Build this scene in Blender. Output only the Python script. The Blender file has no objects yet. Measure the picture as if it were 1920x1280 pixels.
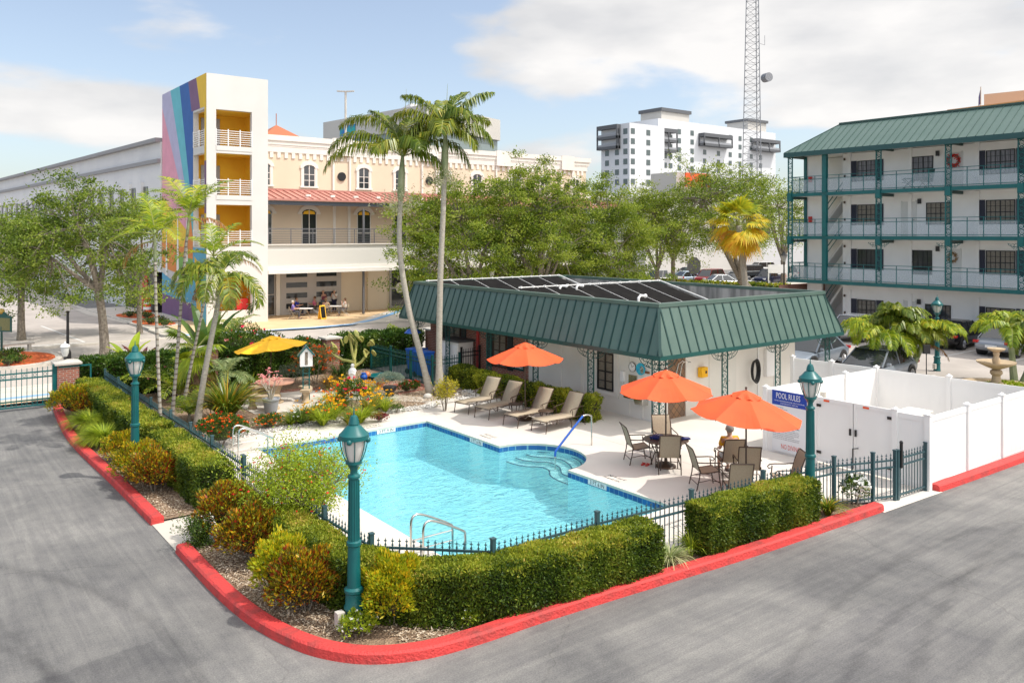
import bpy, bmesh, math, random
import numpy as np
from mathutils import Vector, Matrix
SC = bpy.context.scene
COL = SC.collection
PI = math.pi
R = math.radians
# ---------------------------------------------------------------- camera
H = 6.2                      # eye height, metres
FPX, HY, YAW = 1520.0, 437.0, R(37.6)
SN, CS = math.sin(YAW), math.cos(YAW)
cam = bpy.data.objects.new('camera', bpy.data.cameras.new('camera'))
COL.objects.link(cam)
cam.location = (0, 0, H)
cam.rotation_euler = (PI/2, 0, -YAW)
cam.data.sensor_width = 36
cam.data.lens = FPX/1920*36
cam.data.shift_y = -(640-HY)/1920
cam.data.clip_end = 3000
SC.camera = cam
# ---------------------------------------------------------------- sun and sky
SUN_DIR = Vector((0.60, -0.72, 0)).normalized()      # horizontal direction towards the sun
SUN_EL = R(58)
sun = bpy.data.objects.new('sun', bpy.data.lights.new('sun', 'SUN'))
COL.objects.link(sun)
sun.data.energy = 2.9
sun.data.angle = R(0.6)
sun.data.color = (1.0, 0.955, 0.88)
to_sun = Vector((SUN_DIR.x*math.cos(SUN_EL), SUN_DIR.y*math.cos(SUN_EL), math.sin(SUN_EL)))
sun.rotation_euler = to_sun.to_track_quat('Z', 'Y').to_euler()
W = bpy.data.worlds.new("World"); SC.world = W; W.use_nodes = True
nt = W.node_tree; nt.nodes.clear()
def nn(t, ty, **kw):
    n = t.nodes.new(ty)
    for k, v in kw.items(): setattr(n, k, v)
    return n
out = nn(nt, 'ShaderNodeOutputWorld')
sky = nn(nt, 'ShaderNodeTexSky', sky_type='NISHITA', sun_disc=False)
sky.sun_elevation = SUN_EL
sky.sun_rotation = math.atan2(SUN_DIR.x, SUN_DIR.y)
sky.air_density = 1.0; sky.dust_density = 1.5; sky.ozone_density = 1.2
bg1 = nn(nt, 'ShaderNodeBackground'); bg1.inputs[1].default_value = 0.15
hsv = nn(nt, 'ShaderNodeHueSaturation'); hsv.inputs['Saturation'].default_value = 0.78
nt.links.new(sky.outputs[0], hsv.inputs['Color']); nt.links.new(hsv.outputs[0], bg1.inputs[0])
tc = nn(nt, 'ShaderNodeTexCoord')
mp = nn(nt, 'ShaderNodeMapping'); mp.inputs['Scale'].default_value = (1, 1, 3.0); mp.inputs['Location'].default_value = (1.35, 0.4, 0.2)
nt.links.new(tc.outputs['Generated'], mp.inputs[0])
n1 = nn(nt, 'ShaderNodeTexNoise'); n1.inputs['Scale'].default_value = 2.7; n1.inputs['Detail'].default_value = 9; n1.inputs['Roughness'].default_value = 0.5; n1.inputs['Distortion'].default_value = 0.15
nt.links.new(mp.outputs[0], n1.inputs['Vector'])
dot = nn(nt, 'ShaderNodeVectorMath', operation='DOT_PRODUCT'); dot.inputs[1].default_value = (0.17, -0.13, 0.10)
nt.links.new(tc.outputs['Generated'], dot.inputs[0])
add = nn(nt, 'ShaderNodeMath', operation='ADD')
nt.links.new(n1.outputs[0], add.inputs[0]); nt.links.new(dot.outputs['Value'], add.inputs[1])
rmp = nn(nt, 'ShaderNodeValToRGB'); rmp.color_ramp.elements[0].position = 0.47; rmp.color_ramp.elements[1].position = 0.575
rmp.color_ramp.interpolation = 'EASE'
nt.links.new(add.outputs[0], rmp.inputs[0])
n2 = nn(nt, 'ShaderNodeTexNoise'); n2.inputs['Scale'].default_value = 4.5; n2.inputs['Detail'].default_value = 8
nt.links.new(mp.outputs[0], n2.inputs['Vector'])
r2 = nn(nt, 'ShaderNodeValToRGB')
r2.color_ramp.elements[0].position = 0.38; r2.color_ramp.elements[0].color = (0.74, 0.735, 0.74, 1)
r2.color_ramp.elements[1].position = 0.62; r2.color_ramp.elements[1].color = (1.0, 0.97, 0.94, 1)
nt.links.new(n2.outputs[0], r2.inputs[0])
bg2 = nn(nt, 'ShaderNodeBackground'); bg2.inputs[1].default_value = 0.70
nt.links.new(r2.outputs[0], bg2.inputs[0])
# added fill: unseen clouds behind, left of and above the viewer made brighter
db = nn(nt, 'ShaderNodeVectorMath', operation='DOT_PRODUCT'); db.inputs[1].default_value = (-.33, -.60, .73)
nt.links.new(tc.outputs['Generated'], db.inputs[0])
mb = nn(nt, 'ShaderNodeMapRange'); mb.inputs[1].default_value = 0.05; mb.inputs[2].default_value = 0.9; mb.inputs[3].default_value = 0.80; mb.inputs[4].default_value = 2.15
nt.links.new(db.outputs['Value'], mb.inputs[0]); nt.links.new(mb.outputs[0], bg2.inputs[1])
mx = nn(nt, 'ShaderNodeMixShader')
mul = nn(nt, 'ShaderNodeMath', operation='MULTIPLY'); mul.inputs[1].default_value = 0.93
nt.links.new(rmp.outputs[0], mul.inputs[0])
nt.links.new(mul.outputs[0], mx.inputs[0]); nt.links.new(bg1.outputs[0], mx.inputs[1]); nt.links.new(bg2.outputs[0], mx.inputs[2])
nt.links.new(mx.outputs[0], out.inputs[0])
SC.view_settings.view_transform = 'Standard'; SC.view_settings.look = 'None'
SC.view_settings.exposure = 0.36; SC.view_settings.gamma = 1
SC.render.engine = 'CYCLES'
SC.cycles.max_bounces = 6; SC.cycles.transparent_max_bounces = 12
# ---------------------------------------------------------------- placing helpers
def G(px, py, z=0.0):
    "world x, y of the point at height z seen at photo pixel px, py"
    D = FPX*(H-z)/(py-HY); X = (px-960)*D/FPX
    return (X*CS+D*SN, -X*SN+D*CS)
def GD(px, D):
    X = (px-960)*D/FPX
    return (X*CS+D*SN, -X*SN+D*CS)
def yAt(px, x):
    r = (px-960)/FPX
    return x*(CS-SN*r)/(SN+CS*r)
def xAt(px, y):
    r = (px-960)/FPX
    return y*(SN+CS*r)/(CS-SN*r)
def zAt(py, x, y):
    return H-(py-HY)*(x*SN+y*CS)/FPX
# ---------------------------------------------------------------- mesh builder
class MB:
    def __init__(s): s.v = []; s.f = []; s.m = []
    def add(s, vs, fs, mi=0):
        o = len(s.v); s.v += [tuple(p) for p in vs]
        for f in fs: s.f.append(tuple(i+o for i in f)); s.m.append(mi)
        return s
    def box(s, x0, x1, y0, y1, z0, z1, mi=0):
        return s.add([(x0,y0,z0),(x1,y0,z0),(x1,y1,z0),(x0,y1,z0),(x0,y0,z1),(x1,y0,z1),(x1,y1,z1),(x0,y1,z1)],
                     [(3,2,1,0),(4,5,6,7),(0,1,5,4),(1,2,6,5),(2,3,7,6),(3,0,4,7)], mi)
    def bar(s, p, q, w, h, up=(0,0,1), mi=0):
        p = Vector(p); q = Vector(q); d = (q-p).normalized(); u = Vector(up)
        if abs(d.dot(u)) > .99: u = Vector((1,0,0))
        a = d.cross(u).normalized(); b = a.cross(d).normalized()
        vs = []
        for c in (p, q):
            for i, j in ((-1,-1),(1,-1),(1,1),(-1,1)): vs.append(c+a*(i*w/2)+b*(j*h/2))
        return s.add(vs, [(0,1,2,3),(7,6,5,4),(0,4,5,1),(1,5,6,2),(2,6,7,3),(3,7,4,0)], mi)
    def tube(s, pts, r, n=8, mi=0, cap=True):
        pts = [Vector(p) for p in pts]; k = len(pts)
        rs = r if isinstance(r, (list, tuple)) else [r]*k
        vs = []; fs = []; prev = None
        for i, p in enumerate(pts):
            d = (pts[min(i+1, k-1)]-pts[max(i-1, 0)])
            d = d.normalized() if d.length > 1e-9 else Vector((0,0,1))
            if prev is None:
                prev = Vector((1,0,0)) if abs(d.x) < .9 else Vector((0,1,0))
            a = (prev-d*prev.dot(d)).normalized(); prev = a; b = d.cross(a)
            for j in range(n):
                t = 2*PI*j/n; vs.append(p+(a*math.cos(t)+b*math.sin(t))*rs[i])
        for i in range(k-1):
            for j in range(n):
                fs.append((i*n+j, i*n+(j+1)%n, (i+1)*n+(j+1)%n, (i+1)*n+j))
        if cap: fs.append(tuple(range(n-1,-1,-1))); fs.append(tuple((k-1)*n+j for j in range(n)))
        return s.add(vs, fs, mi)
    def lathe(s, prof, c=(0,0,0), n=16, mi=0, sx=1, sy=1, cap=True):
        vs = []; fs = []
        for r, z in prof:
            for j in range(n):
                t = 2*PI*j/n; vs.append((c[0]+r*sx*math.cos(t), c[1]+r*sy*math.sin(t), c[2]+z))
        for i in range(len(prof)-1):
            for j in range(n):
                fs.append((i*n+j, i*n+(j+1)%n, (i+1)*n+(j+1)%n, (i+1)*n+j))
        if cap: fs.append(tuple(range(n-1,-1,-1))); fs.append(tuple((len(prof)-1)*n+j for j in range(n)))
        return s.add(vs, fs, mi)
    def ball(s, c, r, n=10, mi=0, sz=1):
        k = max(4, n//2+1)
        return s.lathe([(max(.001, r*math.sin(PI*i/k)), -r*sz*math.cos(PI*i/k)) for i in range(k+1)], c, n, mi)
    def prism(s, poly, z0, z1, mi=0):
        n = len(poly)
        a = sum(poly[i][0]*poly[(i+1)%n][1]-poly[(i+1)%n][0]*poly[i][1] for i in range(n))
        if a < 0: poly = poly[::-1]
        vs = [(x,y,z0) for x,y in poly]+[(x,y,z1) for x,y in poly]
        fs = [tuple(range(n-1,-1,-1)), tuple(range(n,2*n))]+[(i,(i+1)%n,n+(i+1)%n,n+i) for i in range(n)]
        return s.add(vs, fs, mi)
    def quad(s, *p, mi=0): return s.add(p, [tuple(range(len(p)))], mi)
    def build(s, name, mats, parent=None, world=False, smooth=False, bevel=0, loc=None):
        me = bpy.data.meshes.new(name)
        off = Vector((0,0,0))
        if world and parent is not None:
            q = parent
            while q is not None: off += q.location; q = q.parent
        if loc is not None: off = Vector(loc)
        me.from_pydata([(x-off.x, y-off.y, z-off.z) for x,y,z in s.v] if off.length else s.v, [], s.f)
        if not isinstance(mats, (list, tuple)): mats = [mats]
        for m in mats: me.materials.append(m)
        if len(mats) > 1: me.polygons.foreach_set('material_index', s.m)
        if smooth:
            me.polygons.foreach_set('use_smooth', [True]*len(me.polygons))
        me.update()
        o = bpy.data.objects.new(name, me); COL.objects.link(o)
        if parent is not None: o.parent = parent
        if loc is not None: o.location = loc
        if smooth and smooth != 'full':
            try: me.set_sharp_from_angle(angle=R(38))
            except Exception: pass
        if bevel:
            b = o.modifiers.new('bevel', 'BEVEL'); b.width = bevel; b.segments = 2; b.limit_method = 'ANGLE'
        return o
def tag(o, label=None, cat=None, group=None, kind=None):
    if label: o['label'] = label
    if cat: o['category'] = cat
    if group: o['group'] = group
    if kind: o['kind'] = kind
    return o
def thing(name, label, cat, loc=(0,0,0), rz=0, group=None):
    o = bpy.data.objects.new(name, None); COL.objects.link(o)
    o.empty_display_size = 0.3
    o.location = loc if len(loc) == 3 else (loc[0], loc[1], 0)
    o.rotation_euler = (0, 0, rz)
    return tag(o, label, cat, group)
def struct(o): return tag(o, None, None, None, 'structure')
KIDS = {}
def dup(root, loc, rz=None, label=None, group=None, sc=None):
    def cp(o, par):
        c = o.copy(); COL.objects.link(c); c.parent = par
        for ch in [x for x in bpy.data.objects if x.parent == o]: cp(ch, c)
        return c
    r = cp(root, None)
    r.location = loc if len(loc) == 3 else (loc[0], loc[1], 0)
    if rz is not None: r.rotation_euler = (0, 0, rz)
    if sc: r.scale = sc if isinstance(sc, (tuple, list)) else (sc, sc, sc)
    if label: r['label'] = label
    if group: r['group'] = group
    return r
def text_mesh(body, size, mat, name, parent=None, loc=(0,0,0), rot=(0,0,0), ext=0.002, align='CENTER', sx=1):
    cu = bpy.data.curves.new(name, 'FONT'); cu.body = body; cu.size = size; cu.extrude = ext
    cu.align_x = align; cu.align_y = 'CENTER'; cu.resolution_u = 2
    t = bpy.data.objects.new(name, cu); COL.objects.link(t)
    dg = bpy.context.evaluated_depsgraph_get()
    me = bpy.data.meshes.new_from_object(t.evaluated_get(dg))
    bpy.data.objects.remove(t)
    me.materials.clear(); me.materials.append(mat)
    o = bpy.data.objects.new(name, me); COL.objects.link(o)
    if parent is not None: o.parent = parent
    o.location = loc; o.rotation_euler = rot; o.scale = (sx, 1, 1)
    return o
# ---------------------------------------------------------------- materials
def newmat(name):
    m = bpy.data.materials.new(name); m.use_nodes = True
    t = m.node_tree
    return m, t, t.nodes['Principled BSDF']
def pmat(name, c1, c2=None, scale=4, rough=0.6, bump=0, bscale=None, metal=0, spec=0.5, detail=5, coord='Object', pos=(0.35,0.65), stretch=None):
    m, t, b = newmat(name)
    b.inputs['Base Color'].default_value = (*c1, 1); b.inputs['Roughness'].default_value = rough
    b.inputs['Metallic'].default_value = metal
    b.inputs['Specular IOR Level'].default_value = spec
    if c2 is not None or bump:
        tcn = nn(t, 'ShaderNodeTexCoord')
        src = tcn.outputs[coord]
        if stretch:
            mp = nn(t, 'ShaderNodeMapping'); mp.inputs['Scale'].default_value = stretch
            t.links.new(src, mp.inputs[0]); src = mp.outputs[0]
    if c2 is not None:
        n = nn(t, 'ShaderNodeTexNoise'); n.inputs['Scale'].default_value = scale; n.inputs['Detail'].default_value = detail
        r = nn(t, 'ShaderNodeValToRGB'); e = r.color_ramp.elements
        e[0].position, e[1].position = pos; e[0].color = (*c1, 1); e[1].color = (*c2, 1)
        t.links.new(src, n.inputs['Vector']); t.links.new(n.outputs[0], r.inputs[0]); t.links.new(r.outputs[0], b.inputs['Base Color'])
    if bump:
        n = nn(t, 'ShaderNodeTexNoise'); n.inputs['Scale'].default_value = bscale or scale*4; n.inputs['Detail'].default_value = 4
        bp = nn(t, 'ShaderNodeBump'); bp.inputs['Strength'].default_value = bump; bp.inputs['Distance'].default_value = 0.05
        t.links.new(src, n.inputs['Vector']); t.links.new(n.outputs[0], bp.inputs['Height']); t.links.new(bp.outputs[0], b.inputs['Normal'])
    return m
def leafmat(name, cols, trans=0.35, rough=0.5):
    "per-leaf random colour out of a ramp, part of the light goes through the leaf"
    m, t, b = newmat(name)
    at = nn(t, 'ShaderNodeAttribute', attribute_name='rnd')
    r = nn(t, 'ShaderNodeValToRGB'); e = r.color_ramp.elements
    while len(e) < len(cols): e.new(0.5)
    for i, c in enumerate(cols):
        e[i].position = i/(len(cols)-1) if len(cols) > 1 else 0; e[i].color = (*c, 1)
    t.links.new(at.outputs['Fac'], r.inputs[0]); t.links.new(r.outputs[0], b.inputs['Base Color'])
    b.inputs['Roughness'].default_value = rough; b.inputs['Specular IOR Level'].default_value = 0.35
    tr = nn(t, 'ShaderNodeBsdfTranslucent'); t.links.new(r.outputs[0], tr.inputs[0])
    mx = nn(t, 'ShaderNodeMixShader'); mx.inputs[0].default_value = trans
    o = t.nodes['Material Output']
    t.links.new(b.outputs[0], mx.inputs[1]); t.links.new(tr.outputs[0], mx.inputs[2]); t.links.new(mx.outputs[0], o.inputs[0])
    return m
def glassmat(name, col=(0.03,0.035,0.04), rough=0.06):
    return pmat(name, col, rough=rough, spec=0.8)
M = {}
M['white'] = pmat('white_paint', (0.88,0.87,0.855), (0.84,0.83,0.815), 1.2, 0.55, 0.04, 40)
M['vinyl'] = pmat('vinyl', (0.84,0.83,0.81), (0.80,0.79,0.77), 0.8, 0.35)
M['creamwall'] = pmat('cream_wall', (0.80,0.77,0.71), (0.75,0.71,0.645), 0.9, 0.6, 0.05, 30)
M['teal'] = pmat('teal_paint', (0.004,0.115,0.115), (0.004,0.095,0.10), 3, 0.35)
M['dkgreen'] = pmat('dark_green_iron', (0.006,0.075,0.065), (0.005,0.06,0.055), 3, 0.4)
M['fence'] = pmat('fence_steel', (0.035,0.085,0.095), (0.03,0.072,0.085), 3, 0.4)
M['black'] = pmat('black_paint', (0.012,0.012,0.013), rough=0.4)
M['steel'] = pmat('stainless', (0.62,0.60,0.56), rough=0.22, metal=1)
M['blue'] = pmat('blue_vinyl', (0.01,0.10,0.46), rough=0.4)
M['bronze'] = pmat('bronze_frame', (0.075,0.045,0.028), (0.06,0.035,0.022), 6, 0.45)
M['sling'] = pmat('beige_sling', (0.42,0.35,0.25), (0.38,0.31,0.22), 30, 0.8, 0.1, 200)
M['orange'] = pmat('orange_canvas', (0.84,0.105,0.022), (0.76,0.09,0.02), 2, 0.75, 0.08, 60)
M['yellow'] = pmat('yellow_canvas', (0.95,0.52,0.014), (0.92,0.48,0.012), 2, 0.75, 0.08, 60)
M['glass'] = glassmat('dark_glass')
M['bark'] = pmat('oak_bark', (0.16,0.13,0.10), (0.28,0.24,0.19), 9, 0.9, 0.5, 20)
M['palmbark'] = pmat('pale_palm_bark', (0.46,0.42,0.35), (0.36,0.32,0.26), 8, 0.85, 0.3, 30, stretch=(1,1,3))
M['trunkpatch'] = pmat('brown_palm_bark', (0.13,0.075,0.045), (0.24,0.15,0.10), 9, 0.95, 0.6, 18)
M['concrete'] = pmat('pale_concrete', (0.56,0.52,0.46), (0.48,0.45,0.40), 1.3, 0.8, 0.08, 40)
M['stone'] = pmat('cast_stone', (0.50,0.38,0.24), (0.42,0.32,0.21), 6, 0.8, 0.15, 40)
M['pinkstone'] = pmat('pink_stone', (0.48,0.25,0.17), (0.40,0.22,0.15), 8, 0.8, 0.15, 40)
M['terra'] = pmat('terracotta', (0.42,0.13,0.06), rough=0.8)
M['skin'] = pmat('skin', (0.52,0.30,0.21), rough=0.5)
M['red'] = pmat('red_paint', (0.60,0.02,0.015), rough=0.45)
M['silver'] = pmat('silver_paint', (0.42,0.43,0.46), rough=0.25, metal=0.5)
def banded(name, c1, c2, scale, rough=0.8):
    m, t, b = newmat(name)
    tcn = nn(t, 'ShaderNodeTexCoord'); w = nn(t, 'ShaderNodeTexWave', bands_direction='Z', wave_profile='SAW')
    w.inputs['Scale'].default_value = scale; w.inputs['Distortion'].default_value = 0.8; w.inputs['Detail Scale'].default_value = 1
    r = nn(t, 'ShaderNodeValToRGB'); e = r.color_ramp.elements
    e[0].position = 0.62; e[1].position = 0.8; e[0].color = (*c1,1); e[1].color = (*c2,1)
    t.links.new(tcn.outputs['Object'], w.inputs[0]); t.links.new(w.outputs[0], r.inputs[0]); t.links.new(r.outputs[0], b.inputs['Base Color'])
    b.inputs['Roughness'].default_value = rough
    return m
M['ringbark'] = banded('ringed_palm_bark', (0.34,0.31,0.26), (0.15,0.12,0.09), 1.9)
def brickmat(name, c1, c2, mortar, scale=1.0, axis='x', bw=0.22, bh=0.075):
    m, t, b = newmat(name)
    g = nn(t, 'ShaderNodeNewGeometry'); sp = nn(t, 'ShaderNodeSeparateXYZ'); cb = nn(t, 'ShaderNodeCombineXYZ')
    t.links.new(g.outputs['Position'], sp.inputs[0])
    if axis == 'xy':
        ad = nn(t, 'ShaderNodeMath', operation='ADD'); t.links.new(sp.outputs[0], ad.inputs[0]); t.links.new(sp.outputs[1], ad.inputs[1]); t.links.new(ad.outputs[0], cb.inputs[0])
    else: t.links.new(sp.outputs[0 if axis == 'x' else 1], cb.inputs[0])
    t.links.new(sp.outputs[2], cb.inputs[1])
    br = nn(t, 'ShaderNodeTexBrick'); br.inputs['Scale'].default_value = 1/scale
    br.inputs['Brick Width'].default_value = bw; br.inputs['Row Height'].default_value = bh; br.inputs['Mortar Size'].default_value = 0.012*bw/0.22
    br.inputs['Color1'].default_value = (*c1,1); br.inputs['Color2'].default_value = (*c2,1); br.inputs['Mortar'].default_value = (*mortar,1)
    t.links.new(cb.outputs[0], br.inputs[0]); t.links.new(br.outputs[0], b.inputs['Base Color'])
    bp = nn(t, 'ShaderNodeBump'); bp.inputs['Strength'].default_value = 0.4; bp.inputs['Distance'].default_value = 0.01; bp.invert = True
    t.links.new(br.outputs['Fac'], bp.inputs['Height']); t.links.new(bp.outputs[0], b.inputs['Normal'])
    b.inputs['Roughness'].default_value = 0.85
    return m
M['brick'] = brickmat('red_brick', (0.36,0.10,0.055), (0.22,0.055,0.035), (0.36,0.29,0.24), axis='xy')
M['tileband'] = brickmat('blue_pool_tile', (0.01,0.16,0.42), (0.012,0.08,0.26), (0.12,0.33,0.45), axis='xy', bw=0.155, bh=0.30)
# ================================================================ leaves and plants
def leaf_obj(name, P, D, N, L, Wd, rnd, mat, parent=None, fold=0.0, loc=None, smooth=False):
    """one mesh of many small leaves: P base points, D leaf direction, N leaf normal (n,3), L, Wd length/width (n)"""
    n = len(P)
    if loc is not None: P = P-np.array(loc)
    D = D/np.maximum(np.linalg.norm(D, axis=1, keepdims=True), 1e-6)
    S = np.cross(D, N); S /= np.maximum(np.linalg.norm(S, axis=1, keepdims=True), 1e-6)
    L = np.broadcast_to(np.asarray(L, float), (n,))[:, None]; Wd = np.broadcast_to(np.asarray(Wd, float), (n,))[:, None]
    mid = P+D*L*0.45
    V = np.stack([P, mid+S*Wd/2, P+D*L, mid-S*Wd/2], 1).reshape(-1, 3)
    me = bpy.data.meshes.new(name)
    me.vertices.add(4*n); me.vertices.foreach_set('co', V.ravel())
    me.loops.add(4*n); me.loops.foreach_set('vertex_index', np.arange(4*n, dtype=np.int32))
    me.polygons.add(n); me.polygons.foreach_set('loop_start', np.arange(0, 4*n, 4, dtype=np.int32))
    me.polygons.foreach_set('loop_total', np.full(n, 4, dtype=np.int32))
    me.update()
    a = me.attributes.new('rnd', 'FLOAT', 'POINT'); a.data.foreach_set('value', np.repeat(np.clip(rnd, 0, 1), 4))
    me.materials.append(mat); me.validate()
    o = bpy.data.objects.new(name, me); COL.objects.link(o)
    if parent is not None: o.parent = parent
    if loc is not None: o.location = loc
    return o
def unit(rs, n):
    v = rs.normal(size=(n, 3)); return v/np.linalg.norm(v, axis=1, keepdims=True)
# greens (real leaf reflectances, except the sunlit hedge tops)
OAK = leafmat('oak_leaf', [(0.045,0.085,0.010),(0.12,0.19,0.018),(0.23,0.31,0.03),(0.38,0.43,0.09)], 0.45)
OAKL = leafmat('light_oak_leaf', [(0.06,0.11,0.012),(0.17,0.25,0.02),(0.31,0.38,0.035),(0.46,0.50,0.09)], 0.45)
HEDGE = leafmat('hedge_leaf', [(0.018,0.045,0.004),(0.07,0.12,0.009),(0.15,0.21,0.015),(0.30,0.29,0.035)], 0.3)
HEDGETOP = leafmat('sun_toned_hedge_leaf', [(0.10,0.15,0.015),(0.26,0.32,0.022),(0.43,0.43,0.04),(0.55,0.38,0.09)], 0.35)  # yellower, lighter copy for hedge tops; sunlight put into the colour
HEDGEB = leafmat('glossy_hedge_leaf', [(0.02,0.06,0.008),(0.05,0.11,0.012),(0.10,0.17,0.02),(0.20,0.26,0.04)], 0.3, 0.35)
CROTON = leafmat('croton_leaf', [(0.06,0.03,0.008),(0.32,0.03,0.010),(0.15,0.20,0.014),(0.10,0.09,0.012),(0.52,0.44,0.014),(0.62,0.22,0.012)], 0.25, 0.4)
CROTONL = leafmat('lime_croton_leaf', [(0.10,0.15,0.010),(0.26,0.34,0.015),(0.46,0.50,0.016),(0.34,0.36,0.02),(0.70,0.58,0.02),(0.62,0.34,0.015)], 0.35, 0.4)
CROTONY = leafmat('yellow_croton_leaf', [(0.06,0.10,0.010),(0.18,0.26,0.015),(0.42,0.44,0.014),(0.10,0.06,0.012),(0.60,0.48,0.015),(0.52,0.20,0.012)], 0.3, 0.4)
LIME = leafmat('lime_leaf', [(0.13,0.20,0.012),(0.26,0.36,0.018),(0.40,0.50,0.03),(0.54,0.58,0.05)], 0.4)
PALM = leafmat('palm_leaf', [(0.06,0.11,0.012),(0.13,0.20,0.018),(0.26,0.29,0.03),(0.48,0.42,0.05)], 0.35, 0.35)
PALML = leafmat('light_palm_leaf', [(0.10,0.18,0.012),(0.22,0.32,0.018),(0.40,0.46,0.025),(0.62,0.50,0.03)], 0.4, 0.4)
PALMD = leafmat('dead_palm_leaf', [(0.34,0.10,0.03),(0.42,0.20,0.07),(0.30,0.20,0.14)], 0.3, 0.7)
FANY = leafmat('yellow_fan_leaf', [(0.20,0.30,0.03),(0.48,0.50,0.03),(0.78,0.60,0.03),(0.80,0.40,0.03)], 0.4)
STRAP = leafmat('strap_leaf', [(0.05,0.10,0.012),(0.13,0.20,0.015),(0.26,0.31,0.02),(0.52,0.28,0.03)], 0.3, 0.35)
GREY = leafmat('grey_leaf', [(0.16,0.22,0.16),(0.28,0.34,0.26)], 0.2)
STRIPE = leafmat('striped_leaf', [(0.20,0.28,0.08),(0.42,0.46,0.20),(0.55,0.56,0.32)], 0.35)
DRY = leafmat('dry_leaf', [(0.30,0.18,0.06),(0.44,0.26,0.09)], 0.3)
def petal(name, *c): return leafmat(name, list(c), 0.25, 0.6)
PRED = petal('red_petal', (0.70,0.02,0.02), (0.80,0.05,0.03)); PORA = petal('orange_petal', (0.80,0.10,0.01), (0.86,0.20,0.02))
PYEL = petal('yellow_petal', (0.85,0.38,0.01), (0.90,0.55,0.02)); PWHI = petal('white_petal', (0.85,0.85,0.82), (0.9,0.9,0.88))
PPIN = petal('pink_petal', (0.80,0.25,0.25), (0.85,0.45,0.42)); PROS = petal('rose_petal', (0.75,0.01,0.05), (0.85,0.04,0.14))
PCRE = petal('cream_petal', (0.50,0.48,0.28), (0.62,0.60,0.38))
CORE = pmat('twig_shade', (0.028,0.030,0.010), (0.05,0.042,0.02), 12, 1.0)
def flowers(name, P, size, mat, parent, rs, per=5, loc=None, spread=1.0):
    "small heads of a few petals each"
    n = len(P); Q = np.repeat(P, per, 0); D = unit(rs, n*per); D[:, 2] = np.abs(D[:, 2])*0.6+0.15
    return leaf_obj(name, Q, D, unit(rs, n*per), size*rs.uniform(.8, 1.2, n*per), size*0.9, rs.uniform(0, 1, n*per), mat, parent, loc=loc)
def shell(rs, n, rx, ry, h, z0=0.0, lump=0.18, seed=1, low=0.25, power=0.5):
    "points through an uneven dome"
    d = unit(rs, n); d[:, 2] = np.where(d[:, 2] < -low, -d[:, 2], d[:, 2])
    f = 1+lump*(np.sin(d[:, 0]*5+seed)*np.cos(d[:, 1]*6+seed*2)+0.6*np.sin(d[:, 2]*9+d[:, 0]*7+seed*3))
    r = f*rs.uniform(0, 1, n)**power*0+f*(1-0.45*rs.uniform(0, 1, n)**2.2)
    P = d*r[:, None]*np.array([rx, ry, h*0.55])+np.array([0, 0, z0+h*0.47])
    P[:, 2] = np.maximum(P[:, 2], 0.03)
    return P, d
def bush(name, label, cat, loc, rx, ry, h, mat, n, L, Wd, seed=1, flw=None, group=None, lump=.18, up=.5, core=True, z0=0, stems=True):
    rs = np.random.RandomState(seed)
    t = thing(name, label, cat, loc, 0, group)
    P, d = shell(rs, n, rx, ry, h, z0, lump, seed)
    D = d+rs.normal(0, .55, (n, 3)); D[:, 2] += up
    leaf_obj('foliage', P, D, unit(rs, n)+d*.8, L*rs.uniform(.6, 1.25, n), Wd*rs.uniform(.7, 1.2, n),
             (rs.uniform(0, 1, n)**(1.25-.5*np.clip(P[:, 2]/h, 0, 1)) if mat in (CROTON, CROTONY, CROTONL) else np.clip(rs.normal(.45, .25, n), 0, 1)), mat, t)
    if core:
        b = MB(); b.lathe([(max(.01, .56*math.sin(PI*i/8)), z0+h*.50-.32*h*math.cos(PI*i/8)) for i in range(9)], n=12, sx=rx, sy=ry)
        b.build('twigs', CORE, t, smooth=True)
    if stems:
        b = MB()
        for i in range(5):
            a = rs.uniform(0, 2*PI); b.tube([(0.05*math.cos(a), 0.05*math.sin(a), 0), (rx*.4*math.cos(a), ry*.4*math.sin(a), h*.6)], [.015, .008], 5)
        b.build('stem', M['bark'], t)
    if flw:
        for fm, k, size in flw:
            P, d = shell(rs, k*3, rx*1.04, ry*1.04, h*1.04, z0, lump, seed)
            P = P[P[:, 2] > h*.25][:k]
            flowers('blossoms', P, size, fm, t, rs)
    return t
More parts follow.
